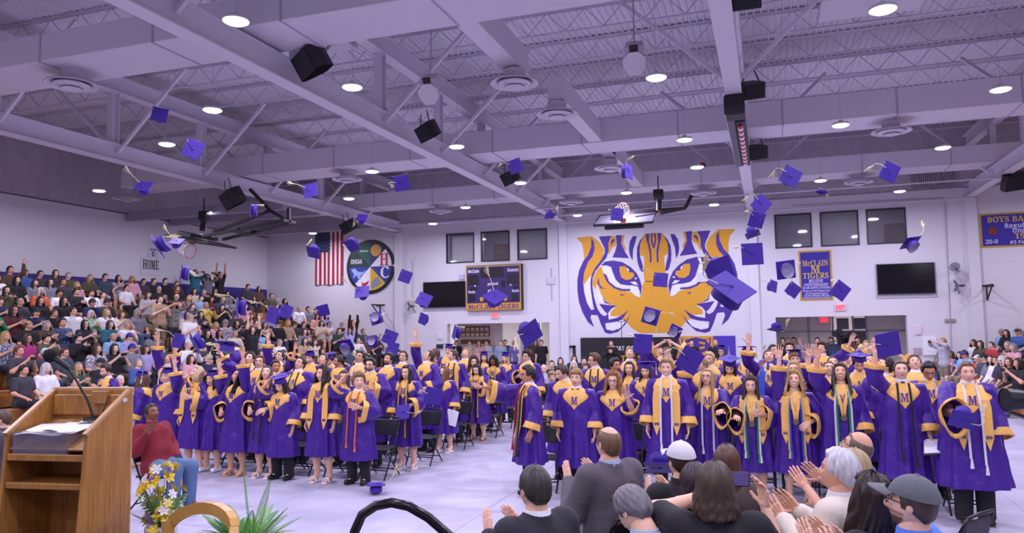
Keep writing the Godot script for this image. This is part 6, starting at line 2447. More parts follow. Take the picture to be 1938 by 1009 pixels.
func spectator(pose: String, at: Vector3, turn: float, label: String, group: String, q: Dictionary) -> Node3D:
	var d := crowd_kit(pose)
	var t := thing("person", label, "person", at, turn, group)
	var b := obj("body", d.body, t)
	b.set_surface_override_material(0, skin(q.get("skin", 0)))
	obj("shirt", d.long if q.get("sleeves", false) else d.shirt, t).material_override = cloth(q.shirt, q.get("pattern", false))
	obj("shorts" if q.get("shorts", false) else "trousers", d.shorts if q.get("shorts", false) else d.trousers, t).material_override = cloth(q.get("legs", "2b2c3a"))
	for sm in d.shoes: obj("shoe", sm, t).material_override = mat(q.get("shoe", "3a3840"), 0.6)
	wear_head(t, d.j.head, q, false)
	if pose in ["phone", "stand_photo"]:
		var a: Dictionary = d.j.arms[0]
		var c: Dictionary = d.j.arms[1]
		var mid: Vector3 = (a.w + c.w) * 0.5 + (a.dir + c.dir) * 0.035 + Vector3(0, 0.02, 0.05)
		if not kit.has("phone"):
			var m := MB.new()
			m.cbox(Vector3.ZERO, Vector3(0.15, 0.075, 0.009), 0.003)
			kit.phone = m.mesh(mat("1a1a22", 0.3))
			m = MB.new()
			m.cbox(Vector3(0, 0, -0.005), Vector3(0.138, 0.066, 0.003), 0.001)
			kit.phone_screen = m.mesh(mat("a9a6c4", 0.15))
		var o := obj("phone", kit.phone, self)
		o.transform = t.transform * Transform3D(Basis.IDENTITY, mid)
		tag(o, "phone of " + label.replace(" holding up a phone", "").replace(" filming on foot", ""), "phone", "phones held up by spectators")
		obj("screen", kit.phone_screen, o)
	return t

func make_audience() -> void:
	var legs := ["2b2c3a", "3a4a6c", "1f1e26", "5a5248", "46587c", "8a7c68"]
	var k := 0
	var said := {}
	for line in AUDIENCE.split("\n"):
		var a := line.strip_edges().split(" ")
		var side := float(a[0])
		var r := int(a[1])
		var z := float(a[2])
		var pose: Array = POSES[a[7]]
		var standing: bool = (pose[0] as String).begins_with("stand")
		var x := (-13.6 if side < 0 else 5.5) + side * 0.82 * r
		var at := Vector3(x - side * 0.02, 0.45 + 0.32 * r, z)
		if standing: at = Vector3(x - side * 0.34, 0.0 if r == 0 else 0.34 + 0.32 * (r - 1), z)
		k += 1
		# everyone looks at the graduates in the middle of the floor
		var to := Vector3(-3.0 if side < 0 else -3.5, 0, -12.0) - Vector3(at.x, 0, at.z)
		var turn := atan2(to.x, to.z) * 0.55 + (PI / 2 if side < 0 else -PI / 2) * 0.45 + 0.12 * sin(k * 2.7)
		var q := {"shirt": SHIRTS[a[4]], "pattern": a[4] in PATTERNS, "hair": a[5], "hc": HAIR_COLOURS[a[6]][0], "skin": int(a[3]), "legs": legs[k % 6], "sleeves": k % 4 == 1, "shorts": k % 5 == 2}
		var head: String = HAIR_TEXT[a[5]] % HAIR_COLOURS[a[6]][1] if a[5] != "none" else HAIR_TEXT.none
		var child := false
		for e in a.slice(8):
			if CAP_KINDS.has(e):
				q.ballcap = CAP_KINDS[e][0]
				head = CAP_KINDS[e][1]
			elif e == "child": child = true
		if k % 7 == 3: q.glasses = true
		var where := "%s %s bleacher row" % [ROW_NAMES[r], "left" if side < 0 else "right"]
		var label := "person in %s with %s %s, %s" % [SHIRT_NAMES.get(a[4], a[4]), head, pose[1], where]
		if said.has(label): label += ", farther back" if z < said[label] else ", nearer stage"
		said[label] = z
		var t := spectator(pose[0], at, turn, label, "spectators on the bleachers", q)
		t.scale = Vector3.ONE * (0.72 if child else 1.0 + 0.05 * sin(k * 1.9))
		if not standing: t.position.y += 0.0
	for s in STANDERS: # in the openings and on the choir steps
		spectator(s[3], Vector3(s[0], s[1], s[2]), s[4], s[5], s[6], {"shirt": s[7], "hair": s[8], "hc": s[9], "skin": s[10], "sleeves": s[11], "legs": s[12]})


func make_graduates() -> void:
	for q in GRADUATES: graduate(q)
	# a folding chair behind every graduate of the front rows
	var k := 0
	for q in GRADUATES:
		if q.z < -16.5 or q.x < -9.3: continue
		k += 1
		folding_chair(Vector3(q.x + 0.04, 0, q.z - 0.55), q.get("yaw", 0.0) * 0.0, "black folding chair behind the " + short_of(q.label), "graduates' folding chairs")

func short_of(l: String) -> String:
	var w := l.split(" ")
	return " ".join(w.slice(0, mini(11, w.size()))).trim_suffix(",").trim_suffix(" and").trim_suffix(" with").trim_suffix(" the").trim_suffix(" in").trim_suffix(" of").trim_suffix(" right")

# ---------- guests seated in front, seen from behind ----------
func guest(q: Dictionary) -> Node3D:
	var at: Vector3 = q.at
	var t := thing("person", q.label, "person", at, q.yaw, q.get("group", "guests in the front rows"))
	var j := sit_joints(q.get("al", "clap"), q.get("ar", "clap"), q.get("hy", 0.0), q.get("pitch", 0.0), q.get("fat", 1.0), q.get("sw", 0.175), q.get("lean", 0.0))
	if q.has("apart"): # hands opened before a clap
		for a in j.arms:
			a.w += Vector3(a.s * q.apart, 0.02, 0.02)
			a.dir = (a.w - a.e).normalized()
			a.point = Vector3(-a.s * 0.1, 0.75, 0.65)
	t.scale = Vector3.ONE * q.get("size", 1.0)
	if q.get("filming", false): # one arm bent up beside the head, the other across it
		var w0: Dictionary = j.arms[0]
		w0.e = w0.sh + Vector3(-0.14, -0.2, 0.1)
		w0.w = w0.sh + Vector3(-0.09, 0.06, 0.2)
		w0.dir = Vector3(0.1, 1, 0.1).normalized()
		w0.palm = Vector3(0.8, 0, -0.4)
		var w1: Dictionary = j.arms[1]
		w1.e = w1.sh + Vector3(0.1, 0.02, 0.22)
		w1.w = w1.sh + Vector3(-0.19, 0.1, 0.3)
		w1.dir = Vector3(-0.5, 1, 0.1).normalized()
		w1.palm = Vector3(-0.6, 0, -0.6)
	var b := obj("body", body_mesh(j, 0.018, "near", q.get("head", "plain")), t)
	b.set_surface_override_material(0, skin(q.get("skin", 0)))
	var sh := obj("jacket" if q.get("suit", false) else "shirt", shirt_mesh(j, q.get("sleeves", false), 0.016, 0.024 if q.get("suit", false) else 0.016), t)
	sh.material_override = cloth(q.shirt, q.get("pattern", false))
	var m := MB.new()
	m.lathe([Vector2(0.086, -0.03), Vector2(0.079, 0.005), Vector2(0.071, 0.045), Vector2(0.062, 0.047)], 24)
	var cl := obj("collar", m.mesh(cloth(q.get("collar", q.shirt))), t, j.neck + Vector3(0, -0.015, 0))
	obj("trousers", trouser_mesh(j, false, 0.024), t).material_override = cloth(q.get("legs", "2b2c3a"))
	for l in j.legs: obj("shoe", shoe_mesh(l, 0.018), t).material_override = mat(q.get("shoe", "2a2028"), 0.4)
	wear_head(t, j.head, q, true)
	q.j = j
	return t

func make_front_row() -> void:
	for q in [
		{"at": Vector3(-1.34, 0.44, -4.33), "size": 1.12, "yaw": -2.2, "label": "person in dark suit with thinning dark hair and beard clapping in front", "shirt": "26262f", "suit": true, "sleeves": true, "collar": "e6e4ee", "hair": "crew", "hc": "3a3432", "head": "beard", "apart": 0.05, "hy": -0.1, "pitch": 0.05},
		{"at": Vector3(-1.19, 0.50, -5.74), "size": 1.12, "yaw": -2.25, "label": "balding person in grey suit clapping behind the row of black chairs", "shirt": "5c565e", "suit": true, "sleeves": true, "collar": "9fb4d8", "hair": "thin", "hc": "7a5a44", "apart": 0.07, "pitch": 0.15, "fat": 1.12, "legs": "5c565e"},
		{"at": Vector3(-0.49, 0.43, -4.24), "size": 1.12, "yaw": -2.2, "label": "grey haired person in pale blue shirt bending forward at the bottom edge", "shirt": "a9bccc", "sleeves": true, "hair": "short", "hc": "77747a", "lean": 0.5, "pitch": -0.6, "al": "lap", "ar": "lap", "fat": 1.1},
		{"at": Vector3(-0.62, 0.47, -5.47), "size": 1.08, "yaw": -2.5, "label": "person in black shirt and white mesh cap seen from behind", "shirt": "1b1a20", "hair": "crew", "hc": "3a2a20", "ballcap": "d4d3da", "pitch": 0.1, "apart": 0.03},
		{"at": Vector3(-0.32, 0.48, -4.46), "size": 1.12, "yaw": -2.95, "filming": true, "label": "person in black shirt with streaked brown hair holding up a phone, from behind", "shirt": "19181e", "hair": "bob", "hc": "4a382c", "al": "photo", "ar": "photo", "fat": 1.25, "pitch": 0.1, "skin": 0},
		{"at": Vector3(-0.32, 0.43, -5.69), "size": 1.08, "yaw": -3.0, "label": "person with long straight auburn hair seen from behind the raised phone", "shirt": "4a3a3c", "hair": "longest", "hc": "5a3824", "al": "lap", "ar": "lap", "pitch": 0.1},
		{"at": Vector3(-0.50, 0.40, -5.20), "size": 1.05, "yaw": -3.0, "label": "person with dark plum hair just left of the raised phone arm", "shirt": "2a262e", "hair": "bob", "hc": "2e1c26", "al": "lap", "ar": "lap"},
		{"at": Vector3(0.38, 0.46, -5.21), "size": 1.12, "yaw": -1.95, "label": "white haired person in cream jacket clapping at the lower right", "shirt": "d6ccbe", "suit": true, "sleeves": true, "collar": "d8dce8", "hair": "short", "hc": "d9d8de", "skin": 1, "apart": 0.06, "pitch": 0.15, "legs": "8c8478", "fat": 1.1},
		{"at": Vector3(0.57, 0.46, -6.35), "size": 1.1, "yaw": -2.0, "label": "bald person in glasses and blue plaid shirt clapping behind the white haired one", "shirt": "6f96d8", "pattern": true, "hair": "fringe_only", "hc": "6a5a50", "glasses": true, "apart": 0.09, "pitch": 0.45, "legs": "2c3a58", "skin": 1},
		{"at": Vector3(0.54, 0.44, -5.80), "size": 1.05, "yaw": -2.2, "label": "person with straight blond hair tucked behind the white haired one", "shirt": "b0a8b4", "hair": "long", "hc": "b8a078", "al": "lap", "ar": "lap"},
		{"at": Vector3(0.50, 0.44, -4.62), "size": 1.1, "yaw": -2.2, "label": "person in black with dark brown wavy hair clapping beside the grey cap", "shirt": "1b1a20", "sleeves": true, "hair": "wavy", "hc": "2c1a16", "apart": 0.03, "pitch": 0.1},
		{"at": Vector3(0.64, 0.48, -4.3), "size": 1.12, "yaw": -1.95, "label": "person in grey cap, glasses and bright blue polo shirt clapping, lower right", "shirt": "5f84e0", "hair": "crew", "hc": "4a3a30", "ballcap": "5f6268", "glasses": true, "head": "beard", "apart": 0.02, "pitch": 0.2, "fat": 1.15, "skin": 0},
	]:
		var t := guest(q)
		folding_chair(Vector3(q.at.x, maxf(q.at.y - 0.47, 0.0) * 0.0, q.at.z) - Vector3(sin(q.yaw), 0, cos(q.yaw)) * 0.03, q.yaw, "black folding chair under the " + short_of(q.label), "guests' folding chairs")
		if q.get("al", "") == "photo":
			var m := MB.new()
			m.cbox(Vector3.ZERO, Vector3(0.155, 0.078, 0.009), 0.003)
			var o := obj("phone", m.mesh(mat("17161c", 0.3)), self)
			var a: Dictionary = q.j.arms[0]
			var c: Dictionary = q.j.arms[1]
			o.transform = t.transform * Transform3D(Basis.IDENTITY, (a.w + c.w) * 0.5 + Vector3(0, 0.1, 0.05))
			tag(o, "large phone held sideways by the guest in black with streaked hair", "phone")
			m = MB.new()
			m.cbox(Vector3(0, 0, -0.005), Vector3(0.142, 0.068, 0.003), 0.001)
			obj("screen", m.mesh(mat("6d62a0", 0.15)), o)
	guest({"at": Vector3(-9.05, 0.44, -6.93), "yaw": -1.0, "label": "person with cropped brown hair at the left edge, below the lectern top", "shirt": "4a4650", "hair": "crew", "hc": "5a4030", "al": "lap", "ar": "lap"})
	folding_chair(Vector3(-9.05, 0, -6.93), -1.0, "black folding chair under the person at the left edge", "guests' folding chairs")
	for c in [[-0.8, -4.95, -2.4, "nearest the grey suit"], [-1.05, -5.3, -2.3, "behind the grey suit"], [-0.85, -3.95, -2.3, "beside the bending guest"], [1.15, -6.4, -2.2, "empty at the right end of the second row"]]:
		folding_chair(Vector3(c[0], 0, c[1]), c[2], "empty black folding chair, " + c[3], "guests' folding chairs")
	# the man on a chair beside the lectern
	var q := {"at": Vector3(-7.4, 0.47, -7.75), "yaw": 1.45, "label": "person in dark red shirt and jeans seated on a chair right of the lectern", "group": "", "shirt": "7e1828", "sleeves": true, "hair": "crew", "hc": "2a2426", "skin": 4, "fat": 1.22, "al": "wave", "ar": "lap", "legs": "587299", "shoe": "4a2620", "pitch": 0.3, "hy": -0.1, "lean": -0.25}
	var t := guest(q)
	t.remove_meta("group")
	folding_chair(Vector3(-7.42, 0, -7.77), 1.45, "black folding chair under the person in the dark red shirt", "guests' folding chairs")
	var m := MB.new()
	m.cbox(Vector3.ZERO, Vector3(0.075, 0.15, 0.01), 0.003)
	var o := obj("phone", m.mesh(mat("1c2030", 0.3)), self)
	var a: Dictionary = q.j.arms[1]
	o.transform = t.transform * Transform3D(Basis(Vector3.RIGHT, -0.9), a.w + a.dir * 0.1 + Vector3(0, 0.03, 0.0))
	tag(o, "dark phone in the hand of the person in the dark red shirt", "phone")
	m = MB.new()
	m.cbox(Vector3(0, 0, 0.006), Vector3(0.066, 0.138, 0.002), 0.0006)
	obj("screen", m.mesh(mat("2a3050", 0.15)), o)
	for s in STANDERS:
		if s[3] == "lap": folding_chair(Vector3(s[0], 0, s[2] - 0.02), s[4], "black folding chair under the " + short_of(s[5]), "chairs behind the right block")
	for p in [[-2.35, 0.03, -9.0, "white programme sheet on the floor beside the grey suit"], [-2.5, 0.46, -10.4, "white programme on an empty graduate chair by the aisle"], [0.05, 0.62, -5.9, "white programme on the knees of the white haired guest"]]:
		m = MB.new()
		m.cbox(Vector3.ZERO, Vector3(0.22, 0.004, 0.3), 0.001)
		o = obj("paper", m.mesh(mat("efeef4", 0.7)), self, Vector3(p[0], p[1], p[2]))
		o.rotation.y = p[0] * 3.0
		tag(o, p[3], "paper")

func make_caps() -> void:
	for c in CAPS:
		var t := thing("mortarboard", c[0], "graduation cap", Vector3(c[1], c[2], c[3]), 0.0, "mortarboards in the air")
		t.quaternion = Quaternion(c[4], c[5], c[6], c[7]).normalized()
		cap_parts(t, c[8])
	var t := thing("mortarboard", "purple mortarboard lying on the floor with its tassel, left of the stage rail", "graduation cap", Vector3(-5.17, 0.125, -9.33), 0.5)
	cap_parts(t, 1)

# ---------- where things stand ----------
var MURAL := {
	"gold": [
		PackedVector2Array([Vector2(-3.04, 5.77), Vector2(-2.41, 5.80), Vector2(-2.14, 5.58), Vector2(-1.94, 5.25), Vector2(-2.02, 4.84), Vector2(-2.21, 4.53), Vector2(-2.45, 4.31), Vector2(-2.62, 4.09), Vector2(-2.78, 3.89), Vector2(-2.82, 4.10), Vector2(-2.79, 4.37), Vector2(-2.75, 4.83), Vector2(-2.77, 5.24), Vector2(-2.82, 5.52)]),
		PackedVector2Array([Vector2(0.00, 5.80), Vector2(-0.34, 5.77), Vector2(-0.49, 5.54), Vector2(-0.58, 5.29), Vector2(-0.52, 4.95), Vector2(-0.39, 4.90), Vector2(-0.38, 4.72), Vector2(-0.42, 4.28), Vector2(-0.40, 3.97), Vector2(-0.33, 3.92), Vector2(0.00, 3.91)]),
		PackedVector2Array([Vector2(-2.38, 4.22), Vector2(-2.19, 4.53), Vector2(-2.03, 4.57), Vector2(-1.99, 4.29), Vector2(-1.66, 3.74), Vector2(-1.12, 3.59), Vector2(-0.90, 3.52), Vector2(-0.70, 3.36), Vector2(-0.57, 3.33), Vector2(-0.50, 3.57), Vector2(-0.47, 3.84), Vector2(-0.38, 3.95), Vector2(0.00, 3.93), Vector2(-0.01, 1.95), Vector2(-0.63, 1.96), Vector2(-0.94, 2.16), Vector2(-1.15, 2.40), Vector2(-1.37, 2.53), Vector2(-1.76, 2.62), Vector2(-1.78, 2.76), Vector2(-1.52, 2.98), Vector2(-1.74, 3.06), Vector2(-1.97, 3.28), Vector2(-2.11, 3.53), Vector2(-2.21, 3.80), Vector2(-2.26, 3.90), Vector2(-2.34, 3.67), Vector2(-2.43, 3.90)]),
		PackedVector2Array([Vector2(-1.11, 5.78), Vector2(-1.22, 5.78), Vector2(-1.23, 5.44), Vector2(-1.12, 5.12), Vector2(-1.08, 5.25), Vector2(-1.18, 5.48)]),
		PackedVector2Array([Vector2(-1.75, 5.65), Vector2(-1.61, 5.77), Vector2(-1.48, 5.73), Vector2(-1.44, 5.49), Vector2(-1.50, 5.34), Vector2(-1.59, 5.34), Vector2(-1.67, 5.19), Vector2(-1.76, 5.01), Vector2(-1.79, 5.24)]),
	],
	"purple": [
		PackedVector2Array([Vector2(-2.44, 5.74), Vector2(-2.33, 5.56), Vector2(-2.32, 5.26), Vector2(-2.41, 4.99), Vector2(-2.60, 4.77), Vector2(-2.76, 4.37), Vector2(-2.81, 4.01), Vector2(-2.78, 3.59), Vector2(-2.68, 3.18), Vector2(-2.53, 2.90), Vector2(-2.23, 2.88), Vector2(-2.13, 2.72), Vector2(-1.98, 2.63), Vector2(-1.86, 2.71), Vector2(-2.00, 2.85), Vector2(-2.19, 3.12), Vector2(-1.75, 3.05), Vector2(-1.49, 3.03), Vector2(-1.72, 2.91), Vector2(-1.84, 2.76), Vector2(-1.83, 2.49), Vector2(-1.51, 2.55), Vector2(-1.24, 2.70), Vector2(-1.04, 2.85), Vector2(-1.31, 2.48), Vector2(-1.60, 2.40), Vector2(-1.97, 2.36), Vector2(-1.94, 2.13), Vector2(-1.75, 2.08), Vector2(-1.43, 2.13), Vector2(-1.18, 2.39), Vector2(-0.96, 2.70), Vector2(-1.16, 2.32), Vector2(-1.48, 2.01), Vector2(-1.80, 1.94), Vector2(-1.98, 1.99), Vector2(-2.13, 2.31), Vector2(-2.26, 2.67), Vector2(-2.51, 2.70), Vector2(-2.55, 2.59), Vector2(-2.41, 2.21), Vector2(-2.65, 2.41), Vector2(-2.85, 2.78), Vector2(-2.99, 3.19), Vector2(-3.05, 3.65), Vector2(-3.04, 4.10), Vector2(-2.96, 4.47), Vector2(-2.78, 4.83), Vector2(-2.59, 5.05), Vector2(-2.45, 5.39)]),
		PackedVector2Array([Vector2(-2.13, 5.77), Vector2(-1.64, 5.77), Vector2(-1.76, 5.51), Vector2(-1.76, 5.19), Vector2(-1.85, 4.92), Vector2(-2.08, 4.67), Vector2(-2.30, 4.42), Vector2(-2.42, 4.17), Vector2(-2.44, 3.81), Vector2(-2.39, 3.40), Vector2(-2.28, 2.99), Vector2(-2.23, 2.86), Vector2(-2.39, 2.88), Vector2(-2.45, 3.22), Vector2(-2.51, 3.63), Vector2(-2.51, 4.00), Vector2(-2.46, 4.27), Vector2(-2.32, 4.53), Vector2(-2.08, 4.82), Vector2(-1.92, 5.11), Vector2(-1.91, 5.27), Vector2(-2.03, 5.52)]),
		PackedVector2Array([Vector2(-1.47, 5.79), Vector2(-1.22, 5.78), Vector2(-1.25, 5.44), Vector2(-1.12, 5.12), Vector2(-0.96, 4.86), Vector2(-1.27, 4.89), Vector2(-1.62, 4.92), Vector2(-1.51, 5.13), Vector2(-1.43, 5.38), Vector2(-1.44, 5.58)]),
		PackedVector2Array([Vector2(-1.66, 5.35), Vector2(-1.67, 5.53), Vector2(-1.60, 5.63), Vector2(-1.50, 5.64), Vector2(-1.53, 5.54), Vector2(-1.60, 5.49)]),
		PackedVector2Array([Vector2(-0.64, 5.71), Vector2(-0.79, 5.71), Vector2(-0.92, 5.51), Vector2(-0.96, 5.20), Vector2(-0.93, 4.97), Vector2(-0.83, 4.77), Vector2(-0.80, 5.19), Vector2(-0.71, 5.46)]),
		PackedVector2Array([Vector2(-0.38, 5.69), Vector2(-0.53, 5.52), Vector2(-0.64, 5.27), Vector2(-0.66, 4.96), Vector2(-0.64, 4.69), Vector2(-0.56, 4.42), Vector2(-0.49, 4.31), Vector2(-0.41, 4.33), Vector2(-0.45, 4.59), Vector2(-0.53, 4.87), Vector2(-0.55, 5.14), Vector2(-0.52, 5.40), Vector2(-0.42, 5.60)]),
		PackedVector2Array([Vector2(-0.30, 5.78), Vector2(-0.15, 5.78), Vector2(-0.18, 5.47), Vector2(-0.10, 5.11), Vector2(-0.10, 4.67), Vector2(-0.17, 4.64), Vector2(-0.16, 4.98), Vector2(-0.22, 5.34), Vector2(-0.28, 5.57)]),
		PackedVector2Array([Vector2(-0.09, 5.78), Vector2(-0.02, 5.78), Vector2(-0.05, 5.56), Vector2(0.00, 5.29), Vector2(0.00, 5.20), Vector2(-0.03, 5.22), Vector2(-0.10, 5.47)]),
		PackedVector2Array([Vector2(0.00, 5.78), Vector2(0.00, 5.78), Vector2(0.00, 5.59), Vector2(0.00, 5.68)]),
		PackedVector2Array([Vector2(-2.08, 4.62), Vector2(-1.91, 4.77), Vector2(-1.59, 4.80), Vector2(-1.23, 4.72), Vector2(-0.92, 4.52), Vector2(-0.70, 4.29), Vector2(-0.57, 4.02), Vector2(-0.50, 3.75), Vector2(-0.56, 3.39), Vector2(-0.59, 3.57), Vector2(-0.65, 3.75), Vector2(-0.82, 3.80), Vector2(-1.07, 3.81), Vector2(-1.34, 3.87), Vector2(-1.51, 4.05), Vector2(-1.61, 4.33), Vector2(-1.68, 4.55), Vector2(-1.86, 4.62)]),
		PackedVector2Array([Vector2(-2.01, 4.32), Vector2(-1.87, 4.24), Vector2(-1.77, 3.97), Vector2(-1.52, 3.76), Vector2(-1.25, 3.67), Vector2(-0.96, 3.66), Vector2(-0.94, 3.59), Vector2(-1.30, 3.60), Vector2(-1.61, 3.72), Vector2(-1.86, 3.97)]),
		PackedVector2Array([Vector2(-2.18, 4.17), Vector2(-2.16, 3.89), Vector2(-2.04, 3.75), Vector2(-1.88, 3.70), Vector2(-2.11, 3.72), Vector2(-2.24, 3.93)]),
		PackedVector2Array([Vector2(-1.37, 3.49), Vector2(-1.16, 3.44), Vector2(-1.30, 3.41)]),
		PackedVector2Array([Vector2(-2.05, 3.46), Vector2(-1.95, 3.23), Vector2(-1.72, 3.06), Vector2(-1.97, 3.16)]),
	],
	"white": [
		PackedVector2Array([Vector2(-2.77, 3.82), Vector2(-2.62, 4.09), Vector2(-2.51, 4.22), Vector2(-2.54, 3.91), Vector2(-2.48, 3.45), Vector2(-2.50, 2.93), Vector2(-2.64, 3.11), Vector2(-2.73, 3.46)]),
		PackedVector2Array([Vector2(-2.19, 3.62), Vector2(-2.11, 3.44), Vector2(-2.01, 3.21), Vector2(-2.12, 3.15), Vector2(-2.20, 3.22), Vector2(-2.27, 3.44)]),
		PackedVector2Array([Vector2(-2.04, 4.52), Vector2(-1.91, 4.57), Vector2(-1.71, 4.51), Vector2(-1.64, 4.28), Vector2(-1.51, 3.98), Vector2(-1.30, 3.81), Vector2(-0.85, 3.76), Vector2(-0.67, 3.71), Vector2(-0.59, 3.53), Vector2(-0.59, 3.35), Vector2(-0.77, 3.40), Vector2(-0.92, 3.56), Vector2(-0.96, 3.70), Vector2(-1.25, 3.71), Vector2(-1.50, 3.80), Vector2(-1.72, 4.01), Vector2(-1.83, 4.27), Vector2(-1.99, 4.34)]),
		PackedVector2Array([Vector2(-0.95, 3.93), Vector2(-0.75, 3.95), Vector2(-0.63, 3.80), Vector2(-0.82, 3.84)]),
		PackedVector2Array([Vector2(-0.77, 4.08), Vector2(-0.68, 4.10), Vector2(-0.69, 4.04), Vector2(-0.76, 4.03)]),
		PackedVector2Array([Vector2(-1.92, 2.27), Vector2(-1.76, 2.33), Vector2(-1.42, 2.35), Vector2(-1.16, 2.42), Vector2(-1.34, 2.19), Vector2(-1.66, 2.06), Vector2(-1.91, 2.11)]),
		PackedVector2Array([Vector2(-1.82, 2.73), Vector2(-1.73, 2.84), Vector2(-1.76, 2.64), Vector2(-1.51, 2.61), Vector2(-1.33, 2.64), Vector2(-1.55, 2.55), Vector2(-1.80, 2.53)]),
	],
	"iris": [
		PackedVector2Array([Vector2(-1.34, 4.56), Vector2(-1.10, 4.55), Vector2(-1.05, 4.39), Vector2(-0.96, 4.32), Vector2(-0.80, 4.29), Vector2(-0.78, 4.16), Vector2(-0.93, 4.03), Vector2(-1.13, 4.02), Vector2(-1.29, 4.13), Vector2(-1.35, 4.36)]),
	],
	"glint": [
		PackedVector2Array([Vector2(-1.06, 4.50), Vector2(-0.99, 4.44), Vector2(-0.98, 4.34), Vector2(-1.05, 4.39)]),
	],
}
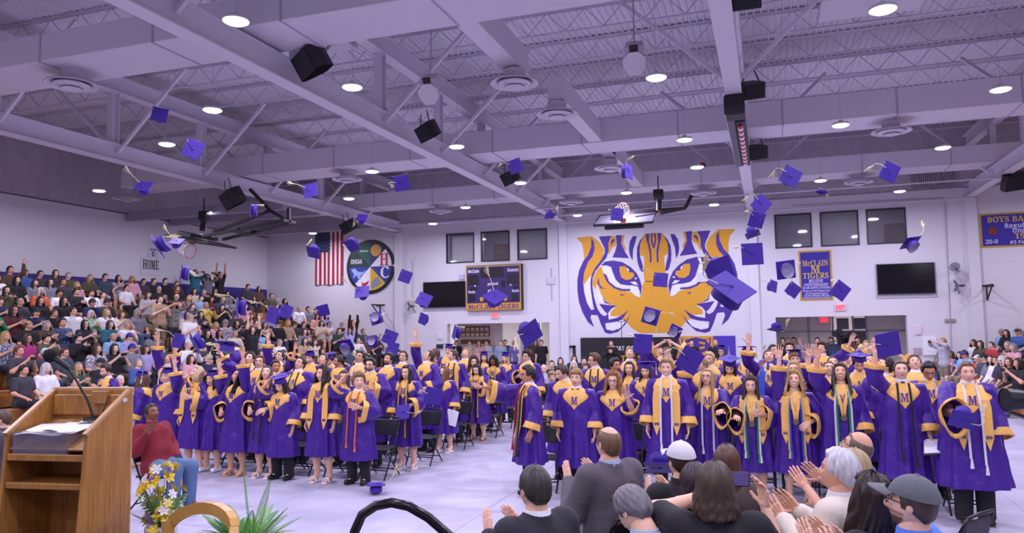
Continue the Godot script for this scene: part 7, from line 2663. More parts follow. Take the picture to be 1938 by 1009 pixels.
const GRADUATES := [
	{"label": "bearded person in gown with wide gold collar and black tie just above the lectern", "x": -11.32, "z": -10.6, "h": 1.71, "head": "beard", "hair": "quiff", "hc": "1d1512", "tie": "tie", "low": "pants", "yaw": -0.2, "pitch": -0.15},
	{"label": "person in gown and cap with wavy brown hair turned left, right of the lectern", "x": -10.12, "z": -10.2, "h": 1.58, "yaw": -1.1, "hair": "wavy", "hc": "6a4a30", "cap": true, "f": true, "low": "bare_nude"},
	{"label": "person in gown throwing both arms up behind the capped pair beside the lectern", "x": -11.01, "z": -11.72, "h": 1.9, "al": "high", "ar": "up", "pitch": 0.5, "hair": "short", "hc": "1d1512", "skin": 1, "cords": ["e8e6ee"]},
	{"label": "short haired person in gown and cap smiling, one arm raised, near the lectern", "x": -9.54, "z": -10.15, "h": 1.64, "ar": "up", "hair": "short", "cap": true, "head": "smile", "low": "pants"},
	{"label": "pale haired person in gown with gold stole looking up, hand on chest", "x": -8.89, "z": -10.05, "h": 1.7, "ar": "chest", "hair": "bob", "hc": "c9b48c", "f": true, "stole": "gold", "pitch": 0.45, "hy": -0.4, "low": "bare_nude", "skin": 0},
	{"label": "smiling person in gown, cap and white sneakers, both hands up to the cap", "x": -8.6, "z": -10.12, "h": 1.6, "al": "head", "ar": "up", "hair": "long", "hc": "1c1412", "f": true, "cap": true, "head": "smile", "low": "bare_sneaker"},
	{"label": "person in gown with long black hair waving one arm, nude sandals", "x": -7.99, "z": -9.96, "h": 1.66, "ar": "high", "al": "belly", "hair": "long", "hc": "14100e", "f": true, "pitch": 0.4, "hy": -0.4, "low": "bare_nude", "skin": 1},
	{"label": "person in gown with long brown hair looking up, hands low, white heels", "x": -7.42, "z": -9.92, "h": 1.72, "hair": "long", "hc": "4a3020", "f": true, "pitch": 0.45, "hy": 0.4, "ar": "belly", "al": "belly", "low": "bare_white", "cords": ["20202a"]},
	{"label": "person in gown hiding face under cap brim, dark boots, pale tassel in front", "x": -7.07, "z": -9.87, "h": 1.55, "al": "head", "hair": "long", "hc": "2a1c14", "f": true, "cap": true, "pitch": -0.4, "low": "pants"},
	{"label": "dark haired person in gown looking up behind the waving front row, arm out", "x": -9.12, "z": -11.7, "h": 1.9, "al": "out", "hair": "short", "pitch": 0.4, "skin": 0},
	{"label": "brown haired person in gown and glasses behind the person in white heels", "x": -8.6, "z": -11.3, "h": 1.84, "hair": "short", "hc": "5a3c26", "glasses": true, "pitch": 0.3, "hy": 0.4},
	{"label": "black haired person in gown turned right behind the dark booted one", "x": -8.2, "z": -11.2, "h": 1.77, "hair": "crew", "hc": "15100e", "hy": 1.0, "skin": 3},
	{"label": "person in gown and glasses flinging both arms up with gold cuffs, left block back", "x": -9.15, "z": -12.62, "h": 1.9, "al": "high", "ar": "out", "hair": "short", "glasses": true, "pitch": 0.5},
	{"label": "person in gown with hands joined over dark hair, left block third row", "x": -10.29, "z": -12.5, "h": 1.88, "al": "over", "ar": "over", "hair": "short", "hc": "19120f", "yaw": 2.6},
	{"label": "stocky person in gown and glasses gazing up, left block second row", "x": -7.71, "z": -11.2, "h": 1.82, "hair": "short", "glasses": true, "pitch": 0.5, "fat": 1.3, "cords": ["20202a"]},
	{"label": "person in gown and cap with lowered face, left block third row", "x": -8.33, "z": -12.5, "h": 1.88, "hair": "short", "hc": "3a2618", "cap": true, "pitch": -0.1, "m": false},
	{"label": "bare headed brown haired person in gown looking straight up, left block third row", "x": -8.16, "z": -12.6, "h": 1.83, "hair": "quiff", "hc": "5a3c26", "pitch": 0.6},
	{"label": "person in gown with long dark wavy hair, gold stole and white sandals, front row", "x": -6.35, "z": -9.85, "h": 1.73, "hair": "wavy", "hc": "2a1a14", "f": true, "stole": "gold", "low": "bare_white", "hy": -0.35, "pitch": 0.1},
	{"label": "person in gown and cap, face hidden, behind the left block middle", "x": -8.72, "z": -13.8, "h": 1.78, "hair": "short", "hc": "15100e", "cap": true, "pitch": -0.3, "m": false},
	{"label": "person in gown with dark hair in a bun glancing left, left block", "x": -7.75, "z": -12.59, "h": 1.8, "hair": "bun", "hc": "1a1210", "f": true, "hy": -0.8, "skin": 3},
	{"label": "smiling person in gown with long light brown hair behind the curly haired one", "x": -6.75, "z": -11.1, "h": 1.57, "hair": "long", "hc": "6a4a30", "f": true, "head": "smile", "hy": 0.3},
	{"label": "curly haired person in gown, arms raised across the face, black trousers, aisle end", "x": -5.75, "z": -9.85, "h": 1.59, "hair": "curly", "hc": "8a6a44", "al": "head", "ar": "chest", "hy": 0.7, "pitch": 0.2, "low": "pants", "cords": ["d86a2c"]},
	{"label": "bearded person in gown, glasses and gold stole, second row by the aisle", "x": -6.27, "z": -11.15, "h": 1.81, "hair": "short", "hc": "19120f", "head": "beard", "glasses": true, "stole": "gold", "ar": "chest", "skin": 0},
	{"label": "person in gown and dark glasses frames looking up, third row by the aisle", "x": -7.28, "z": -12.5, "h": 1.88, "hair": "short", "hc": "19120f", "glasses": true, "pitch": 0.4, "skin": 1, "cords": ["e8e6ee"]},
	{"label": "dark bearded person in gown with quiff looking up left, third row aisle side", "x": -6.62, "z": -12.4, "h": 1.84, "hair": "quiff", "hc": "19120f", "head": "beard", "pitch": 0.3, "hy": -0.3, "skin": 1},
	{"label": "smiling person in gown with long black hair, gold cords, white heels, holding a cap", "x": -5.58, "z": -11.09, "h": 1.67, "hair": "longest", "hc": "120e0e", "f": true, "head": "smile", "cords": ["d8a83c", "20202a"], "ar": "belly", "low": "bare_white", "holds": "cap", "hold_rot": [1.1, 0.3, 0.4], "who": "smiling graduate with long black hair"},
	{"label": "person in gown and glasses laughing upward behind the smiling black haired one", "x": -7.04, "z": -13.8, "h": 1.83, "hair": "short", "hc": "3a2618", "glasses": true, "pitch": 0.4, "head": "smile"},
	{"label": "tall person in gown reaching one arm far overhead in the middle aisle", "x": -6.01, "z": -12.75, "h": 1.9, "al": "high", "ar": "belly", "hair": "crew", "hc": "4a3424", "pitch": 0.6, "hy": -0.6, "yaw": -0.3, "low": "pants"},
	{"label": "person in gown with long brown hair in profile behind the tall reaching one", "x": -7.52, "z": -16.5, "h": 1.8, "hair": "long", "hc": "5a3c26", "f": true, "hy": -1.1},
	{"label": "short person in gown with brown hair, white sandals, holding a white paper", "x": -5.67, "z": -12.76, "h": 1.54, "hair": "long", "hc": "7a5434", "f": true, "hy": -0.7, "pitch": 0.25, "low": "bare_white", "holds": "paper", "who": "short graduate in white sandals"},
	{"label": "close cropped person in gown and gold stole facing left, aisle side of left block", "x": -5.97, "z": -13.9, "h": 1.85, "hair": "crew", "hc": "4a3424", "stole": "gold", "hy": -0.9, "pitch": 0.2, "cords": ["20202a"]},
	{"label": "blond person in gown and cap, hands at the face, far end of left block", "x": -7.06, "z": -16.2, "h": 1.9, "hair": "crew", "hc": "b8935c", "cap": true, "ar": "wave", "al": "wave", "m": false},
	{"label": "short blond person in gown looking up, far end of left block", "x": -6.25, "z": -15.2, "h": 1.84, "hair": "short", "hc": "a88454", "pitch": 0.5},
	{"label": "person in gown with curly brown hair behind the black haired one with folded hands", "x": -5.94, "z": -14.9, "h": 1.65, "hair": "curls", "hc": "4a3020", "f": true, "hy": 0.5},
	{"label": "person in gown with long black hair looking down at joined hands, tan heels", "x": -5.61, "z": -14.3, "h": 1.53, "hair": "longest", "hc": "120e0e", "f": true, "pitch": -0.35, "al": "chest", "ar": "chest", "low": "bare_tan", "cords": ["d8a83c"], "skin": 2},
	{"label": "dark skinned person in gown with long dark hair looking down, white heels", "x": -5.76, "z": -15.7, "h": 1.66, "hair": "wavy", "hc": "1a1210", "f": true, "pitch": -0.4, "low": "bare_white", "cords": ["c8a850"], "skin": 4},
	{"label": "smiling person in gown and cap with pale hair at the far centre aisle", "x": -6.02, "z": -17.2, "h": 1.63, "hair": "long", "hc": "c9a870", "f": true, "cap": true, "head": "smile"},
	{"label": "person in gown and cap with dark hair, pale tassel, far end of left block", "x": -6.58, "z": -17.2, "h": 1.65, "hair": "long", "hc": "2a1a14", "f": true, "cap": true, "hy": 0.4},
	{"label": "person in gown with curly dark hair and glasses, arm across, right block aisle end", "x": -4.63, "z": -14.6, "h": 1.81, "hair": "curly", "hc": "2a1a14", "glasses": true, "al": "chest", "hy": -0.5, "head": "smile"},
	{"label": "person in gown with tan stole and many cords pointing left across the aisle", "x": -3.06, "z": -9.69, "h": 1.75, "hair": "short", "hc": "120e0e", "glasses": true, "yaw": -1.0, "al": "point", "ar": "down", "stole": "c89038", "cords": ["c8283c", "2a7a4a", "20202a"], "low": "pants", "skin": 3, "hem": 0.45},
	{"label": "person in gown with short brown hair bending forward looking left, right block", "x": -2.91, "z": -11.0, "h": 1.7, "hair": "short", "hc": "4a3424", "pitch": -0.3, "hy": -0.8},
	{"label": "fair bowl haired person in gown and black bow tie, front of right block", "x": -2.49, "z": -10.0, "h": 1.67, "hair": "mop", "hc": "a07c50", "tie": "bow", "pitch": 0.1},
	{"label": "tall person in gown and glasses turned left, dark cord, right block second row", "x": -2.71, "z": -12.2, "h": 1.84, "hair": "short", "hc": "5a3c26", "glasses": true, "hy": -1.0, "cords": ["20202a"]},
	{"label": "smiling person in gown with curly red blond hair, glasses and headband, hand raised", "x": -2.02, "z": -10.2, "h": 1.62, "hair": "curls", "hc": "a8703c", "f": true, "glasses": true, "head": "smile", "band": true, "ar": "wave", "low": "bare_nude", "fat": 1.1},
	{"label": "person in gown with long dark hair behind the curly red blond one", "x": -2.17, "z": -12.3, "h": 1.67, "hair": "long", "hc": "241814", "f": true, "pitch": 0.1},
	{"label": "black haired person in gown turned right, right block second row", "x": -2.45, "z": -12.4, "h": 1.73, "hair": "short", "hc": "120e0e", "hy": 1.0, "skin": 3},
	{"label": "person in gown and cap with long brown hair, half closed eyes, behind front row", "x": -1.81, "z": -11.7, "h": 1.68, "hair": "long", "hc": "4a3020", "f": true, "cap": true, "pitch": -0.1},
	{"label": "tall smiling blond person in gown, gold stole lettered MHS 2025, white cords", "x": -1.27, "z": -9.95, "h": 1.85, "hair": "quiff", "hc": "a8845a", "head": "smile", "stole": "gold", "cords": ["e4e2ea"], "low": "pants", "hem": 0.42},
	{"label": "person in gown with very long blond hair and glasses looking up, front of right block", "x": -0.79, "z": -10.3, "h": 1.67, "hair": "longest", "hc": "b08c5c", "f": true, "glasses": true, "pitch": 0.25, "hy": -0.2, "al": "up", "ar": "give", "cords": ["d8d6e0"], "low": "bare_nude"},
	{"label": "brown haired person in gown gazing up before the HOME OF THE pad", "x": -2.28, "z": -15.44, "h": 1.9, "hair": "short", "hc": "4a3020", "pitch": 0.4},
	{"label": "dark haired person in gown tilted back before the HOME OF THE pad", "x": -2.11, "z": -15.4, "h": 1.88, "hair": "mop", "hc": "241814", "pitch": 0.3, "hy": 0.6},
	{"label": "person in gown with both hands joined above the head, right block", "x": -1.69, "z": -13.48, "h": 1.9, "al": "over", "ar": "over", "hair": "short", "hc": "241814", "pitch": -0.2, "m": false},
	{"label": "short haired blond person in gown grinning left, right block second row", "x": -1.0, "z": -12.2, "h": 1.76, "hair": "short", "hc": "a8845a", "head": "smile", "hy": -0.7, "al": "out"},
	{"label": "flaxen haired person in gown looking left, right block third row", "x": -0.98, "z": -13.6, "h": 1.79, "hair": "short", "hc": "d0b27c", "hy": -0.4},
	{"label": "person in gown, cap and dark glasses with long dark hair, right block back", "x": -0.98, "z": -16.93, "h": 1.8, "hair": "long", "hc": "120e0e", "f": true, "cap": true, "glasses": true},
	{"label": "person in gown and cap with long dark hair looking down, hand raised", "x": -0.57, "z": -11.8, "h": 1.77, "hair": "longest", "hc": "2a1a14", "f": true, "cap": true, "pitch": -0.45, "al": "wave"},
	{"label": "fair haired person in gown looking straight up, one arm raised, right block", "x": -2.46, "z": -14.0, "h": 1.88, "hair": "short", "hc": "a07c50", "pitch": 0.6, "ar": "up"},
	{"label": "person in gown with brown hair, medal, stole and cords, hand at the neck", "x": -0.25, "z": -10.4, "h": 1.55, "hair": "wavy", "hc": "4a3020", "f": true, "m": false, "medal": true, "stole": "gold", "cords": ["2c8a50", "e4e2ea"], "ar": "chest", "al": "give", "low": "bare_white"},
	{"label": "person in gown with curly blond hair, medal and stole, arm stretched up", "x": 0.28, "z": -10.3, "h": 1.63, "hair": "curls", "hc": "b8945c", "f": true, "m": false, "medal": true, "stole": "gold", "cords": ["3c50c0", "d8c060"], "al": "high", "ar": "belly", "pitch": 0.4, "head": "smile", "low": "bare_nude"},
	{"label": "person in gown with long dark hair, medal and green cord, laughing upward, arm raised", "x": 0.82, "z": -10.2, "h": 1.75, "hair": "wavy", "hc": "1a1210", "f": true, "medal": true, "cords": ["2c8a50", "e4e2ea"], "al": "up", "pitch": 0.5, "head": "smile", "low": "bare_nude", "skin": 1, "fat": 1.1},
	{"label": "person in gown with blue stole leaning back, throwing arm raised, right block", "x": -0.01, "z": -12.4, "h": 1.88, "hair": "short", "hc": "5a3c26", "al": "up", "pitch": 0.6, "stole": "3c5ad0"},
	{"label": "fair haired person in gown and cap facing forward, right block second row", "x": 0.37, "z": -12.4, "h": 1.85, "hair": "mop", "hc": "a8845a", "cap": true},
	{"label": "brown curly haired person in gown looking up before the right opening", "x": 0.38, "z": -16.04, "h": 1.9, "hair": "curly", "hc": "4a3020", "pitch": 0.3},
	{"label": "dark haired person in gown left of the right opening, looking up", "x": 0.07, "z": -14.6, "h": 1.9, "hair": "short", "hc": "241814", "pitch": 0.3, "hy": 0.5},
	{"label": "person in gown with mop of curly brown hair and raised arm, right opening", "x": 0.97, "z": -15.96, "h": 1.9, "hair": "curly", "hc": "3a2618", "hy": -0.4, "ar": "out", "pitch": 0.3},
	{"label": "person in gown with long brown hair face turned up, right block second row", "x": 0.89, "z": -12.2, "h": 1.77, "hair": "long", "hc": "4a3020", "f": true, "pitch": 0.6},
	{"label": "person in gown and pale glasses face turned up, arm raised, behind front row", "x": 0.78, "z": -11.35, "h": 1.73, "hair": "bun", "hc": "5a3c26", "f": true, "glasses": true, "pitch": 0.6, "al": "up"},
	{"label": "person in gown with long dark hair and hands at mouth, right opening", "x": 1.66, "z": -18.65, "h": 1.8, "hair": "long", "hc": "241814", "f": true, "al": "wave", "pitch": 0.3},
	{"label": "dark haired person in gown and cap with pale tassel looking down, right block", "x": 1.22, "z": -12.0, "h": 1.8, "hair": "short", "hc": "120e0e", "cap": true, "pitch": -0.3, "skin": 1},
	{"label": "person in gown with long blond hair half hidden behind the raised arm", "x": 0.31, "z": -11.4, "h": 1.72, "hair": "wavy", "hc": "c0a070", "f": true, "pitch": 0.2},
	{"label": "person in gown and cap covering face with one hand, right block back", "x": -0.37, "z": -14.0, "h": 1.86, "hair": "short", "hc": "241814", "cap": true, "ar": "wave"},
	{"label": "person in gown and blue tie looking up, arm raised, holding a white booklet", "x": 1.47, "z": -10.0, "h": 1.81, "hair": "crew", "hc": "4a3424", "tie": "tie", "al": "up", "pitch": 0.25, "cords": ["20202a"], "low": "pants", "holds": "booklet", "who": "graduate in the blue tie"},
	{"label": "dark haired person in gown in profile facing left, right block second row", "x": 1.44, "z": -11.2, "h": 1.8, "hair": "short", "hc": "241814", "hy": -1.3, "pitch": 0.4},
	{"label": "brown haired person in gown face up behind the one in profile", "x": 1.43, "z": -12.5, "h": 1.79, "hair": "short", "hc": "5a3c26", "pitch": 0.6},
	{"label": "person in gown with open mouth looking up near the right bleachers", "x": 1.95, "z": -12.0, "h": 1.8, "hair": "short", "hc": "5a3c26", "pitch": 0.6},
	{"label": "brown skinned person in gown, glasses, stole and striped cords looking down", "x": 1.93, "z": -11.0, "h": 1.76, "hair": "short", "hc": "120e0e", "glasses": true, "pitch": -0.35, "stole": "c89038", "cords": ["e4e2ea", "5a4aa0"], "skin": 3},
	{"label": "broad person in gown holding a cap upside down beside the tripod camera", "x": 2.09, "z": -9.71, "h": 1.82, "hair": "crew", "hc": "6a4a30", "stole": "gold", "cords": ["e4e2ea"], "al": "give", "ar": "down", "low": "pants", "fat": 1.3, "holds": "cap", "hold_side": -1, "hold_rot": [2.3, 0.2, 0.3], "who": "broad graduate by the tripod camera"},
	{"label": "person in gown with gold cuffs crossing arms over the face, right block back", "x": 1.67, "z": -13.2, "h": 1.85, "hair": "short", "hc": "3a2618", "al": "over", "ar": "head", "pitch": 0.3},
	{"label": "fair person in gown looking right behind the black haired waver", "x": -10.04, "z": -12.6, "h": 1.75, "hair": "short", "hc": "8a6a44", "hy": 0.6},
	{"label": "dark haired person in gown facing away at the back of left block", "x": -9.8, "z": -13.9, "h": 1.79, "hair": "short", "hc": "19120f", "yaw": 3.0, "m": false},
]
const STANDERS := [
	[-12.82, 0.0, -30.2, "stand_down", 0.2, "person in black with dark hair at the left edge of the left opening", "people standing in the left opening", "1c1b22", "short", "241a16", 0, false, "1c1b22"],
	[-12.12, 0.0, -30.0, "stand_down", 0.2, "person in tan shirt and dark cap in the left opening", "people standing in the left opening", "c4b8a4", "short", "241a16", 0, false, "1c1b22"],
	[-11.65, 0.0, -29.9, "stand_down", 0.2, "person in pale top with long brown hair in the left opening", "people standing in the left opening", "d0a898", "long", "7a5434", 0, false, "1c1b22"],
	[-11.39, 0.0, -30.1, "stand_down", 0.2, "person in grey shirt left of the one in the blazer", "people standing in the left opening", "c8c8d4", "short", "2a1a14", 0, true, "1c1b22"],
	[-11.33, 0.0, -30.6, "stand_down", 0.2, "person with grey hair half behind the one in the blazer", "people standing in the left opening", "8fa0b4", "crew", "9a979a", 0, true, "1c1b22"],
	[-10.49, 0.0, -29.4, "stand_down", 0.2, "person in light blue blazer and white shirt centred in the left opening", "people standing in the left opening", "8c98b0", "crew", "2a1a14", 0, true, "1c1b22"],
	[-10.79, 0.0, -30.8, "stand_down", 0.2, "person in dark clothes behind the one in the blazer", "people standing in the left opening", "2b2c3a", "short", "241a16", 0, true, "1c1b22"],
	[-9.9, 0.0, -29.3, "stand_down", 2.8, "person in purple shirt turned away in the left opening", "people standing in the left opening", "5c5a94", "crew", "9a8a7a", 0, false, "1c1b22"],
	[-9.6, 0.0, -30.5, "stand_down", 0.2, "person with long brown hair at the right of the left opening", "people standing in the left opening", "3b3a44", "long", "4a3122", 0, false, "1c1b22"],
	[-9.23, 0.0, -30.2, "stand_down", 0.2, "person in brown with wavy dark hair beside the one in the black shirt", "people standing in the left opening", "5a4336", "wavy", "241a16", 0, false, "1c1b22"],
	[-8.77, 0.0, -29.5, "stand_down", 0.2, "person in black lettered shirt at the right of the left opening", "people standing in the left opening", "17161c", "short", "14110f", 0, false, "1c1b22"],
	[0.48, 0.0, -29.6, "stand_down", -0.2, "person in black at the left edge of the right opening", "people standing in the right opening", "1c1b22", "short", "14110f", 0, true, "1c1b22"],
	[0.67, 0.0, -30.2, "stand_down", -0.2, "person in tan behind the one in black, right opening", "people standing in the right opening", "a89888", "crew", "7a5434", 0, true, "1c1b22"],
	[1.08, 0.0, -29.8, "stand_down", -0.2, "person balding, in grey pink shirt in the right opening", "people standing in the right opening", "9a8890", "fringe_only", "9a979a", 0, true, "1c1b22"],
	[0.89, 0.0, -30.4, "stand_down", -0.2, "person holding still in dark clothes in the right opening", "people standing in the right opening", "2b2c3a", "short", "14110f", 0, true, "1c1b22"],
	[1.67, 0.0, -29.7, "stand_down", -0.2, "person in pale shirt with short dark hair in the right opening", "people standing in the right opening", "c8bcb8", "short", "2a1a14", 0, true, "1c1b22"],
	[2.15, 0.0, -30.0, "stand_down", -0.2, "person in navy with dark hair, middle of the right opening", "people standing in the right opening", "3b4a6c", "short", "22232e", 0, true, "1c1b22"],
	[3.05, 0.0, -29.9, "stand_down", -0.2, "person in rust brown shirt right of the far camera", "people standing in the right opening", "7a4a3a", "short", "2a1a14", 0, true, "1c1b22"],
	[3.51, 0.0, -29.3, "stand_down", -0.2, "person bald, in blue shirt at the right of the right opening", "people standing in the right opening", "3c4c9c", "none", "241a16", 0, true, "1c1b22"],
	[2.66, 0.0, -24.0, "stand_down", -0.2, "person fair haired in grey jacket in front of the right opening", "people standing in the right opening", "8c8a86", "bob", "b8935c", 0, true, "1c1b22"],
	[-5.52, 0.0, -27.6, "stand_clap", 0.1, "person in black clapping left of the microphone stand", "singers in black before the wall pad", "17161c", "short", "14110f", 0, true, "1c1b22"],
	[-4.04, 0.0, -27.6, "stand_down", 0.1, "person in black tall, right of the microphone stand", "singers in black before the wall pad", "17161c", "short", "14110f", 0, true, "1c1b22"],
	[-3.37, 0.0, -27.6, "stand_down", 0.1, "person in black with brown bob at the middle of the black pad", "singers in black before the wall pad", "17161c", "bob", "4a3122", 0, true, "1c1b22"],
	[-2.62, 0.0, -27.6, "stand_down", 0.1, "person in black with short hair before the tiger head", "singers in black before the wall pad", "17161c", "short", "241a16", 0, true, "1c1b22"],
	[-1.8, 0.0, -27.6, "stand_down", 0.1, "person in black with long blond hair before the tiger head", "singers in black before the wall pad", "17161c", "long", "b8935c", 0, true, "1c1b22"],
	[-5.7, 0.45, -20.13, "lap", 0.15, "seated person in dark suit with beard, aisle seat, behind the right block", "people seated behind the right block", "22283a", "crew", "14110f", 0, true, "1c1b22"],
	[-5.95, 0.45, -21.98, "lap", 0.15, "seated person in black with long black hair, behind the right block", "people seated behind the right block", "17161c", "long", "14110f", 0, true, "1c1b22"],
	[-5.01, 0.45, -19.87, "lap", 0.15, "seated person with pale head scarf and grey top, behind the right block", "people seated behind the right block", "5a5660", "bob", "dddbdd", 0, true, "1c1b22"],
	[-5.23, 0.45, -21.99, "lap", 0.15, "seated person in black with short black hair, behind the right block", "people seated behind the right block", "17161c", "short", "14110f", 0, true, "1c1b22"],
	[-5.33, 0.45, -18.08, "lap", 0.15, "seated person bald, in light shirt, behind the right block", "people seated behind the right block", "b8b4c4", "none", "dddbdd", 0, true, "1c1b22"],
	[-4.26, 0.45, -15.06, "lap", 0.15, "seated person small, fair haired, in dark shirt, behind the right block", "people seated behind the right block", "22283a", "mop", "a88454", 0, true, "1c1b22"],
	[-5.98, 0.45, -23.79, "lap", 0.15, "seated person in charcoal with dark bob, behind the right block", "people seated behind the right block", "2b2c3a", "bob", "241a16", 0, true, "1c1b22"],
	[-4.34, 0.45, -18.37, "lap", 0.15, "seated person in maroon with brown bob, behind the right block", "people seated behind the right block", "5a2432", "bob", "4a3122", 0, true, "1c1b22"],
]
